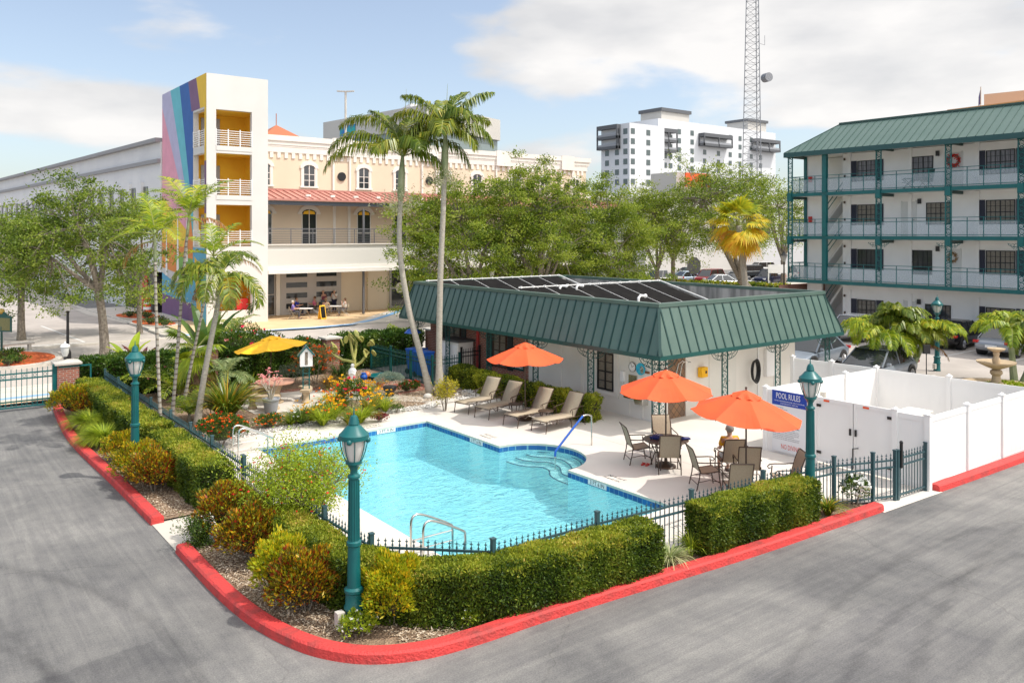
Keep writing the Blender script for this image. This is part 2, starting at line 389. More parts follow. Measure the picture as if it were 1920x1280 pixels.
def hedge(name, label, path, w, h, seed, dens=2600, mat=HEDGE, top=HEDGETOP, L=.055, group=None, gappy=0, under=0.0, cat='hedge', wob=.04):
    rs = np.random.RandomState(seed)
    path = [Vector((p[0], p[1], 0)) for p in path]
    segs = []; tot = 0
    for a, b in zip(path[:-1], path[1:]):
        segs.append((a, b, (b-a).length)); tot += (b-a).length
    loc = sum(path, Vector())/len(path)
    t = thing(name, label, cat, tuple(loc), 0, group)
    def sample(s):
        s = s*tot; i = np.zeros(len(s), int); base = 0; P = np.zeros((len(s), 3)); Nn = np.zeros((len(s), 3)); T = np.zeros((len(s), 3))
        nrm = []
        for a, b, l in segs:
            d = (b-a).normalized(); nrm.append((d, Vector((-d.y, d.x, 0))))
        for k, (a, b, l) in enumerate(segs):
            sel = (s >= base-1e-6) & (s <= base+l+1e-6)
            u = np.clip((s[sel]-base)/l, 0, 1)
            P[sel] = np.outer(1-u, a)+np.outer(u, b)
            d0, q0 = nrm[k]
            qa = ((nrm[k-1][1]+q0).normalized() if k > 0 else q0); qb = ((nrm[k+1][1]+q0).normalized() if k < len(segs)-1 else q0)
            N_ = np.outer(1-u, qa)+np.outer(u, qb); Nn[sel] = N_/np.linalg.norm(N_, axis=1, keepdims=True)
            T[sel] = np.array(d0); base += l
        return P, Nn, T
    ntop = int(dens*tot*w*1.25); nside = int(dens*tot*h*2); nend = int(dens*w*h*2)
    def lay(n, kind):
        s = rs.uniform(0, 1, n)
        if kind == 'end': s = np.where(rs.uniform(size=n) < .5, 0, 1).astype(float)
        P, Nn, T = sample(s)
        dep = rs.uniform(0, 1, n)**2*.14
        if kind == 'top':
            u = rs.uniform(-.5, .5, n); z = h-dep-.05*np.abs(2*u)**4
            P = P+Nn*(u*w)[:, None]; O = np.tile([0, 0, 1.], (n, 1)); P[:, 2] = z
        elif kind == 'side':
            sg = np.where(rs.uniform(size=n) < .5, -1, 1); z = rs.uniform(under, 1, n)*h
            ww = w/2-.10*np.maximum(0, .45-z/h)-.05*np.maximum(0, z/h-.93)/.07
            P = P+Nn*(sg*(ww-dep))[:, None]; O = Nn*sg[:, None]; P[:, 2] = z
        else:
            u = rs.uniform(-.5, .5, n); sg = np.where(s > .5, 1, -1); z = rs.uniform(under, 1, n)*h
            P = P+Nn*(u*w)[:, None]-T*(sg*dep)[:, None]; O = T*sg[:, None]; P[:, 2] = z
        wv = wob*(np.sin(P[:, 0]*5.1+P[:, 2]*4+seed)+np.sin(P[:, 1]*4.3+P[:, 2]*7)+np.sin(P[:, 0]*11+P[:, 1]*13))*.5
        P = P+O*wv[:, None]
        D = O*.6+rs.normal(0, .6, (n, 3)); D[:, 2] += .25
        return P, D, O+unit(rs, n)*.9
    def emit(parts, m, nm):
        P = np.concatenate([p[0] for p in parts]); D = np.concatenate([p[1] for p in parts]); N_ = np.concatenate([p[2] for p in parts])
        n = len(P)
        patch = .16*np.sin(P[:, 0]*2.3+P[:, 1]*1.9+seed)+.13*np.sin(P[:, 0]*6.1-P[:, 1]*4.7)
        rnd = rs.normal(.42, .20, n)+patch
        leaf_obj(nm, P-np.array(loc), D, N_, L*rs.uniform(.6, 1.3, n), L*.5*rs.uniform(.7, 1.2, n), rnd, m, t)
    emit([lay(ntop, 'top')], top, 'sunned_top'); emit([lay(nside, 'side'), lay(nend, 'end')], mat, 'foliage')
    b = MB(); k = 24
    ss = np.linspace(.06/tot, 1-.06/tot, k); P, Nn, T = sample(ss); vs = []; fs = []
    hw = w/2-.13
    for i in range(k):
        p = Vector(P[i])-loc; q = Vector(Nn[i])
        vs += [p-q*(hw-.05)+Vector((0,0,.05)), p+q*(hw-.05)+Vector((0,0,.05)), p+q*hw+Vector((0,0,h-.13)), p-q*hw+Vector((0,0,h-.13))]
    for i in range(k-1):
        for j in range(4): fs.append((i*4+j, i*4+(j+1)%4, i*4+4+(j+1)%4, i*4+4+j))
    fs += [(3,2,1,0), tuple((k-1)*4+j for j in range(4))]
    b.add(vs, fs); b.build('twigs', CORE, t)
    return t
def tuft(name, label, cat, loc, r, h, mat, n, seed, Wd=.05, droop=.5, group=None, flw=None, seg=4, erect=.9):
    "clump of long arching strap leaves"
    rs = np.random.RandomState(seed); t = thing(name, label, cat, loc, 0, group)
    vs = []; fs = []; rv = []
    for i in range(n):
        a = rs.uniform(0, 2*PI); lean = rs.uniform(.05, 1)**.7; ln = h*rs.uniform(.7, 1.15)*(1+.3*lean)
        p = np.array([math.cos(a)*r*.12*rs.uniform(), math.sin(a)*r*.12*rs.uniform(), 0.])
        ang = lean*.9; sd = np.array([-math.sin(a), math.cos(a), 0]); c = rs.uniform(0, 1); o = len(vs); w = Wd*rs.uniform(.7, 1.2)
        for k in range(seg+1):
            u = k/seg; ww = w*(1-u**2)*.5+.001
            vs += [tuple(p-sd*ww), tuple(p+sd*ww)]; rv += [c, c]
            th = ang*(1-erect*.3)+droop*u*(1+lean)
            p = p+np.array([math.cos(a)*math.sin(th)*r/h*1.15, math.sin(a)*math.sin(th)*r/h*1.15, math.cos(th)])*ln/seg
            p[2] = max(p[2], .02)
            if k < seg: fs.append((o+2*k, o+2*k+1, o+2*k+3, o+2*k+2))
    me = bpy.data.meshes.new('foliage'); me.from_pydata(vs, [], fs); at = me.attributes.new('rnd', 'FLOAT', 'POINT'); at.data.foreach_set('value', rv)
    me.materials.append(mat); o = bpy.data.objects.new('foliage', me); COL.objects.link(o); o.parent = t
    if flw:
        for fm, k, size in flw:
            a = rs.uniform(0, 2*PI, k); q = rs.uniform(.1, 1, k)*r
            P = np.stack([np.cos(a)*q, np.sin(a)*q, h*rs.uniform(.7, 1.1, k)], 1); flowers('blossoms', P, size, fm, t, rs)
    return t
# ---------------------------------------------------------------- trees
def bez(p, q, r, k=6):
    return [(1-u)**2*p+2*u*(1-u)*q+u*u*r for u in [i/k for i in range(k+1)]]
def tree(name, label, loc, height, rx, ry, trunk_h, tr, mat, seed, tips=60, per=260, leaf=.16, cz=.45, lean=(0,0), group=None, clump=.75, limbs=6, shift=(0,0), hang=0, cat='tree', inner=.5):
    rs = np.random.RandomState(seed); rd = random.Random(seed)
    t = thing(name, label, cat, loc, 0, group)
    fork = Vector((lean[0], lean[1], trunk_h)); b = MB()
    mid = Vector((lean[0]*.3+rd.uniform(-.1, .1), lean[1]*.3+rd.uniform(-.1, .1), trunk_h*.5))
    b.tube(bez(Vector((0,0,-.05)), mid, fork), [tr*1.35, tr*1.1, tr, tr*.95, tr*.9, tr*.9, tr*.95], 9)
    cc = Vector((fork.x+shift[0], fork.y+shift[1], trunk_h+(height-trunk_h)*cz)); hz = (height-trunk_h)*(1-cz)/1.22; hd = (height-trunk_h)*cz*1.5
    nodes = []
    for i in range(limbs):
        a = 2*PI*i/limbs+rd.uniform(-.4, .4)
        q = cc+Vector((math.cos(a)*rx*rd.uniform(.35, .55), math.sin(a)*ry*rd.uniform(.35, .55), rd.uniform(-.25, .35)*hz))
        b.tube(bez(fork, fork.lerp(q, .5)+Vector((math.cos(a)*.3, math.sin(a)*.3, rd.uniform(-.3, .5))), q, 7), [tr*(.62-.06*k) for k in range(8)], 7)
        nodes.append(q)
    q = cc+Vector((0, 0, hz*.35)); b.tube(bez(fork, fork.lerp(q, .5)+Vector((.3, .2, 0)), q, 5), [tr*(.6-.06*k) for k in range(6)], 7); nodes.append(q)
    C = []
    for i in range(tips):
        a = rd.uniform(0, 2*PI); e = math.asin(rd.uniform(-.55, 1)); f = rd.uniform(inner, 1.0)**.6*(1+.14*math.sin(3*a+seed)+.10*math.sin(5*e+2*a))
        c = cc+Vector((math.cos(a)*math.cos(e)*rx*f, math.sin(a)*math.cos(e)*ry*f, math.sin(e)*(hz if e > 0 else hd)*f))
        if hang and rd.random() < hang: c.z -= rd.uniform(.5, 2.0)
        nd = min(nodes, key=lambda m_: (m_-c).length)
        m_ = nd.lerp(c, .5)+Vector((rd.uniform(-.4, .4), rd.uniform(-.4, .4), rd.uniform(-.1, .5)))
        b.tube(bez(nd, m_, c, 5), [tr*(.22-.034*k) for k in range(6)], 5)
        C.append(c)
        for j in range(3):
            c2 = c+Vector((rd.gauss(0, .8), rd.gauss(0, .8), rd.gauss(0, .5)))*clump*1.4
            b.tube([m_.lerp(c, .6), m_.lerp(c2, .7)+Vector((0,0,.1)), c2], [tr*.07, tr*.04, tr*.02], 4); C.append(c2)
    b.build('trunk', M['bark'], t, smooth=True)
    C = np.array([tuple(c) for c in C]); n = len(C)*per//4
    idx = rs.randint(0, len(C), n); cl = rs.uniform(.45, 1.35, len(C))*clump
    off = rs.normal(0, .36, (n, 3))*cl[idx][:, None]*np.array([1.2, 1.2, .62])
    P = C[idx]+off; D = off+rs.normal(0, .5, (n, 3)); tone = rs.uniform(-.26, .26, len(C))
    leaf_obj('crown', P, D, unit(rs, n), leaf*rs.uniform(.6, 1.3, n), leaf*.55*rs.uniform(.7, 1.2, n), rs.normal(.45, .2, n)+tone[idx], mat, t)
    return t
# ---------------------------------------------------------------- palms
def fronds(specs, mat, name, parent, base, rs, nleaf=34, leaf=.55, Wd=.045, curl=.5, vshape=.5, tint=None):
    """specs: (azimuth, elevation, length, droop) ; feather leaves with two-piece drooping leaflets"""
    vs = []; fs = []; rv = []
    ribs = MB()
    for (az, el, ln, dr) in specs:
        p = np.array(base, float); K = 14; pts = [p.copy()]; dirs = []
        th = el
        for k in range(K):
            u = k/K; th = el-dr*(u**1.3)
            d = np.array([math.cos(az)*math.cos(th), math.sin(az)*math.cos(th), math.sin(th)]); dirs.append(d); p = p+d*ln/K; pts.append(p.copy())
        dirs.append(dirs[-1]); ribs.tube([tuple(q) for q in pts], [.022*(1-i/(K+1))+.004 for i in range(K+1)], 4)
        side = np.array([-math.sin(az), math.cos(az), 0.]); c0 = rs.uniform(-.15, .15)
        for i in range(nleaf):
            u = .14+.86*(i+.5)/nleaf; x = u*K; k = min(int(x), K-1); q = pts[k]*(1-(x-k))+pts[k+1]*(x-k); d = dirs[k]
            upv = np.cross(side, d)*-1; upv = upv if upv[2] > 0 else -upv
            ll = leaf*(math.sin(PI*min(1, .18+.80*u))**.6)*rs.uniform(.85, 1.1)
            for sg in (-1, 1):
                ld = side*sg*1.0+d*(.35+.5*u)+upv*(vshape*(1-.4*u))+rs.normal(0, .10, 3); ld /= np.linalg.norm(ld)
                m_ = q+ld*ll*.45; ld2 = ld+np.array([0, 0, -curl*rs.uniform(.8, 1.5)]); ld2 /= np.linalg.norm(ld2); e = m_+ld2*ll*.55
                wv = np.cross(ld, upv); wv /= max(1e-6, np.linalg.norm(wv)); o = len(vs); w = Wd*.5
                vs += [tuple(q-wv*w*.4), tuple(q+wv*w*.4), tuple(m_+wv*w), tuple(m_-wv*w), tuple(e+wv*w*.15), tuple(e-wv*w*.15)]
                c = float(np.clip(rs.normal(.45, .2)+c0+(tint or 0), 0, 1)); rv += [c]*6
                fs += [(o, o+1, o+2, o+3), (o+3, o+2, o+4, o+5)]
    me = bpy.data.meshes.new(name); me.from_pydata(vs, [], fs); at = me.attributes.new('rnd', 'FLOAT', 'POINT'); at.data.foreach_set('value', rv)
    me.materials.append(mat); o = bpy.data.objects.new(name, me); COL.objects.link(o); o.parent = parent
    ribs.build('rib', STEMG, o)
    return o
STEMG = pmat('green_stem', (0.22,0.26,0.07), (0.30,0.30,0.08), 6, 0.5)
SHAFT = pmat('crownshaft', (0.22,0.27,0.12), (0.34,0.36,0.20), 3, 0.45)
def palm(name, label, loc, path, tr, specs, seed, mat=PALM, bark='palmbark', shaft=1.0, leaf=.55, nleaf=34, dead=None, berries=0, group=None, curl=.5, vshape=.5, Wd=.045, spear=0, shaftr=1.15):
    """path: trunk points relative to loc; specs: frond list"""
    rs = np.random.RandomState(seed); t = thing(name, label, 'palm tree', loc, 0, group)
    pts = [Vector(p) for p in path]; k = len(pts)
    fine = []
    for i in range(k-1):
        for j in range(5): fine.append(pts[i].lerp(pts[i+1], j/5))
    fine.append(pts[-1]); n = len(fine)
    for _ in range(3): fine = [fine[0]]+[(fine[i-1]+fine[i]*2+fine[i+1])/4 for i in range(1, n-1)]+[fine[-1]]
    b = MB(); b.tube(fine, [tr*(1.45-.45*min(1, i/3))*(1-.28*i/n) for i in range(n)], 12); b.build('trunk', M[bark], t, smooth='full')
    top = pts[-1]; d = (pts[-1]-pts[-2]).normalized(); crown = top+d*shaft
    if shaft > 0:
        b = MB(); b.tube([top-d*.05, top+d*shaft*.15, top+d*shaft*.6, crown, crown+d*.15], [tr*.8, tr*shaftr, tr*shaftr*.9, tr*.5, tr*.3], 12); b.build('crownshaft', SHAFT, t, smooth='full')
    fronds(specs, mat, 'fronds', t, tuple(crown), rs, nleaf, leaf, Wd, curl, vshape)
    if dead: fronds(dead, PALMD, 'dead_fronds', t, tuple(crown-d*.2), rs, int(nleaf*.8), leaf*.8, Wd*.8, 1.4, 0)
    if spear:
        b = MB(); b.tube([crown, crown+d*spear+Vector((.05, .03, 0))], [.025, .004], 5); b.build('spear_leaf', STEMG, t)
    if berries:
        n = 600; P = rs.normal(0, 1, (n, 3))*np.array([.42, .42, .24])*berries+np.array(tuple(top+Vector((0,0,-.1))))
        leaf_obj('flower_cluster', P, unit(rs, n), unit(rs, n), .14*berries, .035, rs.uniform(0, 1, n), PCRE, t)
    return t
def ring_specs(n, seed, el=(.2, 1.1), ln=(1.5, 2.0), dr=(1.2, 1.8), a0=0):
    rd = random.Random(seed); out_ = []
    for i in range(n):
        e = el[0]+(el[1]-el[0])*((i*.618) % 1)
        out_.append((a0+2.399*i+rd.uniform(-.2, .2), e, rd.uniform(*ln), rd.uniform(*dr)))
    return out_
def fan_palm(name, label, loc, h, tr, nfan, rad, mat, seed, petiole=.9, bark='palmbark', lean=(0,0), lo=-.9, hi=1.3, cat='palm tree', group=None, fr=None):
    rs = np.random.RandomState(seed); rd = random.Random(seed); t = thing(name, label, cat, loc, 0, group)
    b = MB(); b.tube([(lean[0]*u**1.5, lean[1]*u**1.5, h*u) for u in [0,.15,.4,.7,1]], [tr*1.3, tr*1.05, tr, tr*.95, tr], 12); b.build('trunk', M[bark], t, smooth='full')
    vs = []; fs = []; rv = []; st = MB(); top = np.array([lean[0], lean[1], h])
    for i in range(nfan):
        az = 2.399*i+rd.uniform(-.2, .2); el = lo+(hi-lo)*((i*.754) % 1); pl = petiole*rd.uniform(.8, 1.15)
        d = np.array([math.cos(az)*math.cos(el), math.sin(az)*math.cos(el), math.sin(el)]); c = top+d*pl; st.tube([tuple(top), tuple(c)], [.02, .012], 4)
        side = np.array([-math.sin(az), math.cos(az), 0]); d2 = d+np.array([0,0,-.35]); d2 /= np.linalg.norm(d2); tone = rd.uniform(-.25, .3)-.25*el
        for s in range(23):
            a = (s-11)/11*1.6; r_ = rad*(1-.3*abs(s-11)/11)*rd.uniform(.8, 1.15); v = d2*math.cos(a)+side*math.sin(a); nrm = np.cross(side, d2); v = v+nrm*.18*abs(math.sin(a))
            w = rad*.046; q = np.cross(v, nrm); q /= max(1e-6, np.linalg.norm(q)); o = len(vs)
            m_ = c+v*r_*.62; e = m_+(v+np.array([0,0,-.55]))*r_*.38
            vs += [tuple(c), tuple(m_+q*w), tuple(e), tuple(m_-q*w)]; rv += [float(np.clip(.5+tone+rs.normal(0, .1), 0, 1))]*4; fs.append((o, o+1, o+2, o+3))
    me = bpy.data.meshes.new('fronds'); me.from_pydata(vs, [], fs); at = me.attributes.new('rnd', 'FLOAT', 'POINT'); at.data.foreach_set('value', rv)
    me.materials.append(mat); o = bpy.data.objects.new('fronds', me); COL.objects.link(o); o.parent = t; st.build('stems', STEMG, t)
    return t
def shrub_tree(name, label, cat, loc, h, spread, mat, seed, stems=7, per=90, leaf=.06, flw=None, tw=.02, bare=.35, group=None):
    "several thin stems from the ground, open leafy top"
    rs = np.random.RandomState(seed); rd = random.Random(seed); t = thing(name, label, cat, loc, 0, group); b = MB(); C = []
    for i in range(stems):
        a = 2*PI*i/stems+rd.uniform(-.4, .4); f = rd.uniform(.25, 1)
        top = Vector((math.cos(a)*spread*f, math.sin(a)*spread*f, h*rd.uniform(.75, 1)*(1-.15*f)))
        m_ = Vector((top.x*.35, top.y*.35, top.z*.5)); pts = bez(Vector((math.cos(a)*.05, math.sin(a)*.05, 0)), m_, top, 6); b.tube(pts, [tw*(1-.12*k) for k in range(7)], 5)
        for j in range(9):
            u = rd.uniform(bare, 1); p = pts[min(6, int(u*6))]; e = p+Vector((rd.gauss(0, 1), rd.gauss(0, 1), rd.gauss(.5, .5)))*spread*.32
            b.tube([p, p.lerp(e, .5)+Vector((0,0,.03)), e], [tw*.4, tw*.3, tw*.15], 4); C += [tuple(e), tuple(p.lerp(e, .5))]
    b.build('stem', M['bark'], t); C = np.array(C); n = len(C)*per//2; idx = rs.randint(0, len(C), n)
    P = C[idx]+rs.normal(0, spread*.13, (n, 3)); P[:, 2] = np.maximum(P[:, 2], .05)
    leaf_obj('foliage', P, unit(rs, n)+np.array([0,0,.3]), unit(rs, n), leaf*rs.uniform(.6, 1.3, n), leaf*.4, rs.normal(.5, .22, n), mat, t)
    if flw:
        for fm, k, size in flw:
            idx = rs.randint(0, len(C), k); P = C[idx]+rs.normal(0, spread*.14, (k, 3)); P = P[P[:, 2] > h*.4]; flowers('blossoms', P, size, fm, t, rs)
    return t
# ================================================================ ground
def asphaltmat():
    m, t, b = newmat('old_asphalt')
    g = nn(t, 'ShaderNodeNewGeometry')
    def noise(sc, det=6, stretch=None, rot=0, rough=.55, dist=0):
        src = g.outputs['Position']
        if stretch:
            mp_ = nn(t, 'ShaderNodeMapping'); mp_.inputs['Scale'].default_value = stretch; mp_.inputs['Rotation'].default_value = (0,0,rot); t.links.new(src, mp_.inputs[0]); src = mp_.outputs[0]
        n = nn(t, 'ShaderNodeTexNoise'); n.inputs['Scale'].default_value = sc; n.inputs['Detail'].default_value = det; n.inputs['Roughness'].default_value = rough; n.inputs['Distortion'].default_value = dist
        t.links.new(src, n.inputs['Vector']); return n.outputs[0]
    def ramp(src, a, b_, c1, c2):
        r = nn(t, 'ShaderNodeValToRGB'); e = r.color_ramp.elements; e[0].position = a; e[1].position = b_; e[0].color = (*c1,1); e[1].color = (*c2,1); t.links.new(src, r.inputs[0]); return r.outputs[0]
    def mix(kind, f, a, b_):
        x = nn(t, 'ShaderNodeMix', data_type='RGBA', blend_type=kind); x.inputs[0].default_value = f
        t.links.new(a, x.inputs[6]); t.links.new(b_, x.inputs[7]); return x.outputs[2]
    base = ramp(noise(.30, 9, dist=.4, rough=.62), .36, .64, (.140,.139,.138), (.235,.229,.218))
    blot = ramp(noise(1.7, 9, rough=.72), .36, .62, (.84,.84,.86), (1.08,1.075,1.06))
    fine = ramp(noise(38, 5, rough=.85), .34, .68, (.62,.62,.62), (1.38,1.37,1.35)); pit = ramp(noise(16, 6, rough=.8), .36, .42, (.72,.72,.72), (1.03,1.03,1.03))
    stA = ramp(noise(1.1, 8, (5, .22, 1), .10, .66, 1.0), .40, .60, (.70,.70,.73), (1.10,1.095,1.08))
    stB = ramp(noise(1.1, 8, (.20, 5, 1), .04, .66, 1.0), .40, .60, (.70,.70,.73), (1.10,1.095,1.08))
    scA = ramp(noise(1.4, 5, (24, .30, 1), .10, .6, .2), .62, .70, (1,1,1), (1.30,1.29,1.27)); scB = ramp(noise(1.4, 5, (.25, 24, 1), .04, .6, .2), .62, .70, (1,1,1), (1.30,1.29,1.27))
    sp_ = nn(t, 'ShaderNodeSeparateXYZ'); t.links.new(g.outputs['Position'], sp_.inputs[0])
    sm = nn(t, 'ShaderNodeMath', operation='SUBTRACT'); t.links.new(sp_.outputs[0], sm.inputs[0]); t.links.new(sp_.outputs[1], sm.inputs[1])
    mr = nn(t, 'ShaderNodeMapRange'); mr.inputs[1].default_value = -9; mr.inputs[2].default_value = -3; t.links.new(sm.outputs[0], mr.inputs[0])
    def lanes(p, q):
        l_ = nn(t, 'ShaderNodeMix', data_type='RGBA'); t.links.new(mr.outputs[0], l_.inputs[0]); t.links.new(p, l_.inputs[6]); t.links.new(q, l_.inputs[7]); return l_.outputs[2]
    msk = nn(t, 'ShaderNodeMapRange'); msk.inputs[1].default_value = .47; msk.inputs[2].default_value = .60; t.links.new(noise(.22, 3), msk.inputs[0])
    def masked(a_, b_):
        x = nn(t, 'ShaderNodeMix', data_type='RGBA', blend_type='MULTIPLY'); t.links.new(msk.outputs[0], x.inputs[0]); t.links.new(a_, x.inputs[6]); t.links.new(b_, x.inputs[7]); return x.outputs[2]
    c = mix('MULTIPLY', .9, base, blot); c = mix('MULTIPLY', .50, c, lanes(stA, stB)); c = masked(c, lanes(scA, scB)); c = mix('MULTIPLY', .9, c, fine); c = mix('MULTIPLY', .8, c, pit)
    # tar patches, straight sided, from old repairs
    for (x0, x1, y0, y1, rz_, f) in ((.9, 3.6, 10.6, 13.2, .12, .80), (-3.5, -1.2, 12.4, 14.6, -.06, .84), (9.5, 13.5, 5.4, 7.2, .03, .90), (18, 24, 4.6, 6.4, .02, .90)):
        mp2 = nn(t, 'ShaderNodeMapping'); mp2.vector_type = 'TEXTURE'; mp2.inputs['Location'].default_value = ((x0+x1)/2, (y0+y1)/2, 0); mp2.inputs['Rotation'].default_value = (0,0,rz_); mp2.inputs['Scale'].default_value = ((x1-x0)/2, (y1-y0)/2, 1)
        wv = nn(t, 'ShaderNodeVectorMath', operation='MULTIPLY_ADD'); wn = nn(t, 'ShaderNodeTexNoise'); wn.inputs['Scale'].default_value = 1.6; wn.inputs['Detail'].default_value = 6; t.links.new(g.outputs['Position'], wn.inputs['Vector']); wv.inputs[1].default_value = (.45,.45,0); t.links.new(wn.outputs['Color'], wv.inputs[0]); t.links.new(g.outputs['Position'], wv.inputs[2]); t.links.new(wv.outputs[0], mp2.inputs[0])
        ab_ = nn(t, 'ShaderNodeVectorMath', operation='ABSOLUTE'); t.links.new(mp2.outputs[0], ab_.inputs[0]); sx_ = nn(t, 'ShaderNodeSeparateXYZ'); t.links.new(ab_.outputs[0], sx_.inputs[0]); mxx = nn(t, 'ShaderNodeMath', operation='MAXIMUM'); t.links.new(sx_.outputs[0], mxx.inputs[0]); t.links.new(sx_.outputs[1], mxx.inputs[1])
        c = mix('MULTIPLY', 1.0, c, ramp(mxx.outputs[0], .97, 1.03, (f,f,f*1.02), (1,1,1)))
    # dark rubber arcs: rings around turning points of the lane
    for cx, cy, r0, wd, f in ((-6.5, 12.5, 8.3, .030, .34), (-6.3, 12.1, 9.75, .04, .34), (-9, 15, 9.2, .03, .30), (-14, 8, 16.6, .03, .3), (14.5, -6.5, 13.2, .03, .3), (15.5, -7.5, 15.2, .03, .3), (20, -20, 27.0, .04, .3)):
        v = nn(t, 'ShaderNodeVectorMath', operation='DISTANCE'); v.inputs[1].default_value = (cx, cy, 0); t.links.new(g.outputs['Position'], v.inputs[0])
        s_ = nn(t, 'ShaderNodeMath', operation='SUBTRACT'); s_.inputs[1].default_value = r0; t.links.new(v.outputs['Value'], s_.inputs[0])
        ab = nn(t, 'ShaderNodeMath', operation='ABSOLUTE'); t.links.new(s_.outputs[0], ab.inputs[0])
        wob = nn(t, 'ShaderNodeMath', operation='MULTIPLY_ADD'); wob.inputs[1].default_value = .35; t.links.new(noise(2.2, 4), wob.inputs[0]); t.links.new(ab.outputs[0], wob.inputs[2])
        c = mix('MULTIPLY', f*1.6, c, ramp(wob.outputs[0], .17, .17+wd*5, (.55,.55,.57), (1,1,1)))
    vo = nn(t, 'ShaderNodeTexVoronoi', feature='DISTANCE_TO_EDGE'); vo.inputs['Scale'].default_value = .16
    mpv = nn(t, 'ShaderNodeVectorMath', operation='MULTIPLY_ADD'); mpv.inputs[1].default_value = (.8,.8,0)
    nz = nn(t, 'ShaderNodeTexNoise'); nz.inputs['Scale'].default_value = 1.2; nz.inputs['Detail'].default_value = 5; t.links.new(g.outputs['Position'], nz.inputs['Vector'])
    t.links.new(nz.outputs['Color'], mpv.inputs[0]); t.links.new(g.outputs['Position'], mpv.inputs[2]); t.links.new(mpv.outputs[0], vo.inputs['Vector'])
    c = mix('MULTIPLY', .28, c, ramp(vo.outputs[0], .0004, .0016, (.35,.34,.33), (1,1,1)))
    t.links.new(c, b.inputs['Base Color']); b.inputs['Roughness'].default_value = .85; b.inputs['Specular IOR Level'].default_value = .3
    bp = nn(t, 'ShaderNodeBump'); bp.inputs['Strength'].default_value = .8; bp.inputs['Distance'].default_value = .012; t.links.new(noise(70, 4, rough=.75), bp.inputs['Height']); t.links.new(bp.outputs[0], b.inputs['Normal'])
    return m
M['asphalt'] = asphaltmat()
M['street'] = pmat('street_asphalt', (0.38,0.34,0.305), (0.47,0.42,0.375), .5, .9, .1, 60, coord='Object')
M['walk'] = pmat('sidewalk', (0.52,0.48,0.42), (0.60,0.55,0.48), .8, .85, .06, 30)
M['tanwalk'] = pmat('tan_paving', (0.62,0.43,0.24), (0.68,0.49,0.29), .7, .8, .05, 30)
M['bluepave'] = pmat('blue_paving', (0.17,0.36,0.62), (0.24,0.44,0.68), 1.0, .8)
M['deck'] = pmat('pool_deck', (0.68,0.625,0.56), (0.60,0.55,0.49), .9, .75, .12, 70, pos=(.3,.7))
M['paint'] = pmat('road_paint', (0.72,0.71,0.68), (0.55,0.53,0.50), 6, .7)
M['redmulch'] = pmat('red_mulch', (0.46,0.07,0.012), (0.62,0.14,0.03), 12, .95, .6, 40)
def mulchmat():
    m, t, b = newmat('bark_mulch')
    g = nn(t, 'ShaderNodeNewGeometry'); v = nn(t, 'ShaderNodeTexVoronoi'); v.inputs['Scale'].default_value = 26
    n = nn(t, 'ShaderNodeTexNoise'); n.inputs['Scale'].default_value = 7; n.inputs['Detail'].default_value = 6
    t.links.new(g.outputs['Position'], v.inputs['Vector']); t.links.new(g.outputs['Position'], n.inputs['Vector'])
    r = nn(t, 'ShaderNodeValToRGB'); e = r.color_ramp.elements
    e[0].color = (.10,.06,.035,1); e[0].position = .1; e[1].color = (.44,.32,.21,1); e[1].position = .9; x = e.new(.5); x.color = (.27,.18,.115,1)
    a = nn(t, 'ShaderNodeMix', data_type='RGBA'); a.inputs[0].default_value = .5
    t.links.new(v.outputs['Color'], a.inputs[6]); t.links.new(n.outputs[0], a.inputs[7]); t.links.new(a.outputs[2], r.inputs[0]); t.links.new(r.outputs[0], b.inputs['Base Color'])
    bp = nn(t, 'ShaderNodeBump'); bp.inputs['Strength'].default_value = .9; bp.inputs['Distance'].default_value = .03; t.links.new(v.outputs['Distance'], bp.inputs['Height']); t.links.new(bp.outputs[0], b.inputs['Normal'])
    b.inputs['Roughness'].default_value = .95
    return m
M['mulch'] = mulchmat()
CHIP = leafmat('wood_chip', [(.12,.07,.04),(.34,.24,.15),(.55,.44,.31),(.66,.57,.45)], 0.0, .9)
def redcurbmat():
    m = pmat('red_curb_paint', (0.62,0.05,0.045), (0.30,0.05,0.045), 3.2, .7, .6, 25, pos=(.46,.74), detail=10)
    return m
M['redcurb'] = redcurbmat()
def sheet(name, poly, z, mat, holes=(), kind='structure'):
    bm = bmesh.new()
    es = []
    for lp in [poly]+list(holes):
        vs = [bm.verts.new((p[0], p[1], z)) for p in lp]
        for i in range(len(vs)): es.append(bm.edges.new((vs[i], vs[(i+1) % len(vs)])))
    bmesh.ops.triangle_fill(bm, use_beauty=True, use_dissolve=False, edges=es)
    for f in bm.faces:
        f.normal_update()
        if f.normal.z < 0: f.normal_flip()
    me = bpy.data.meshes.new(name); bm.to_mesh(me); bm.free(); me.materials.append(mat)
    o = bpy.data.objects.new(name, me); COL.objects.link(o); o['kind'] = kind
    return o
def rect(x0, x1, y0, y1): return [(x0,y0),(x1,y0),(x1,y1),(x0,y1)]
# pool outline, counter-clockwise
arc = [(14.05+1.5*math.cos(a), 17.35+1.5*math.sin(a)) for a in [R(-90+180*i/20) for i in range(21)]]
POOL = [(8.4,12.3),(14.05,12.3)]+arc+[(14.05,22.85),(8.4,22.85)]
sheet('ground', rect(-1400,1400,-1400,1400), 0.0, M['asphalt'], [rect(7.9,16.2,11.9,23.4)])
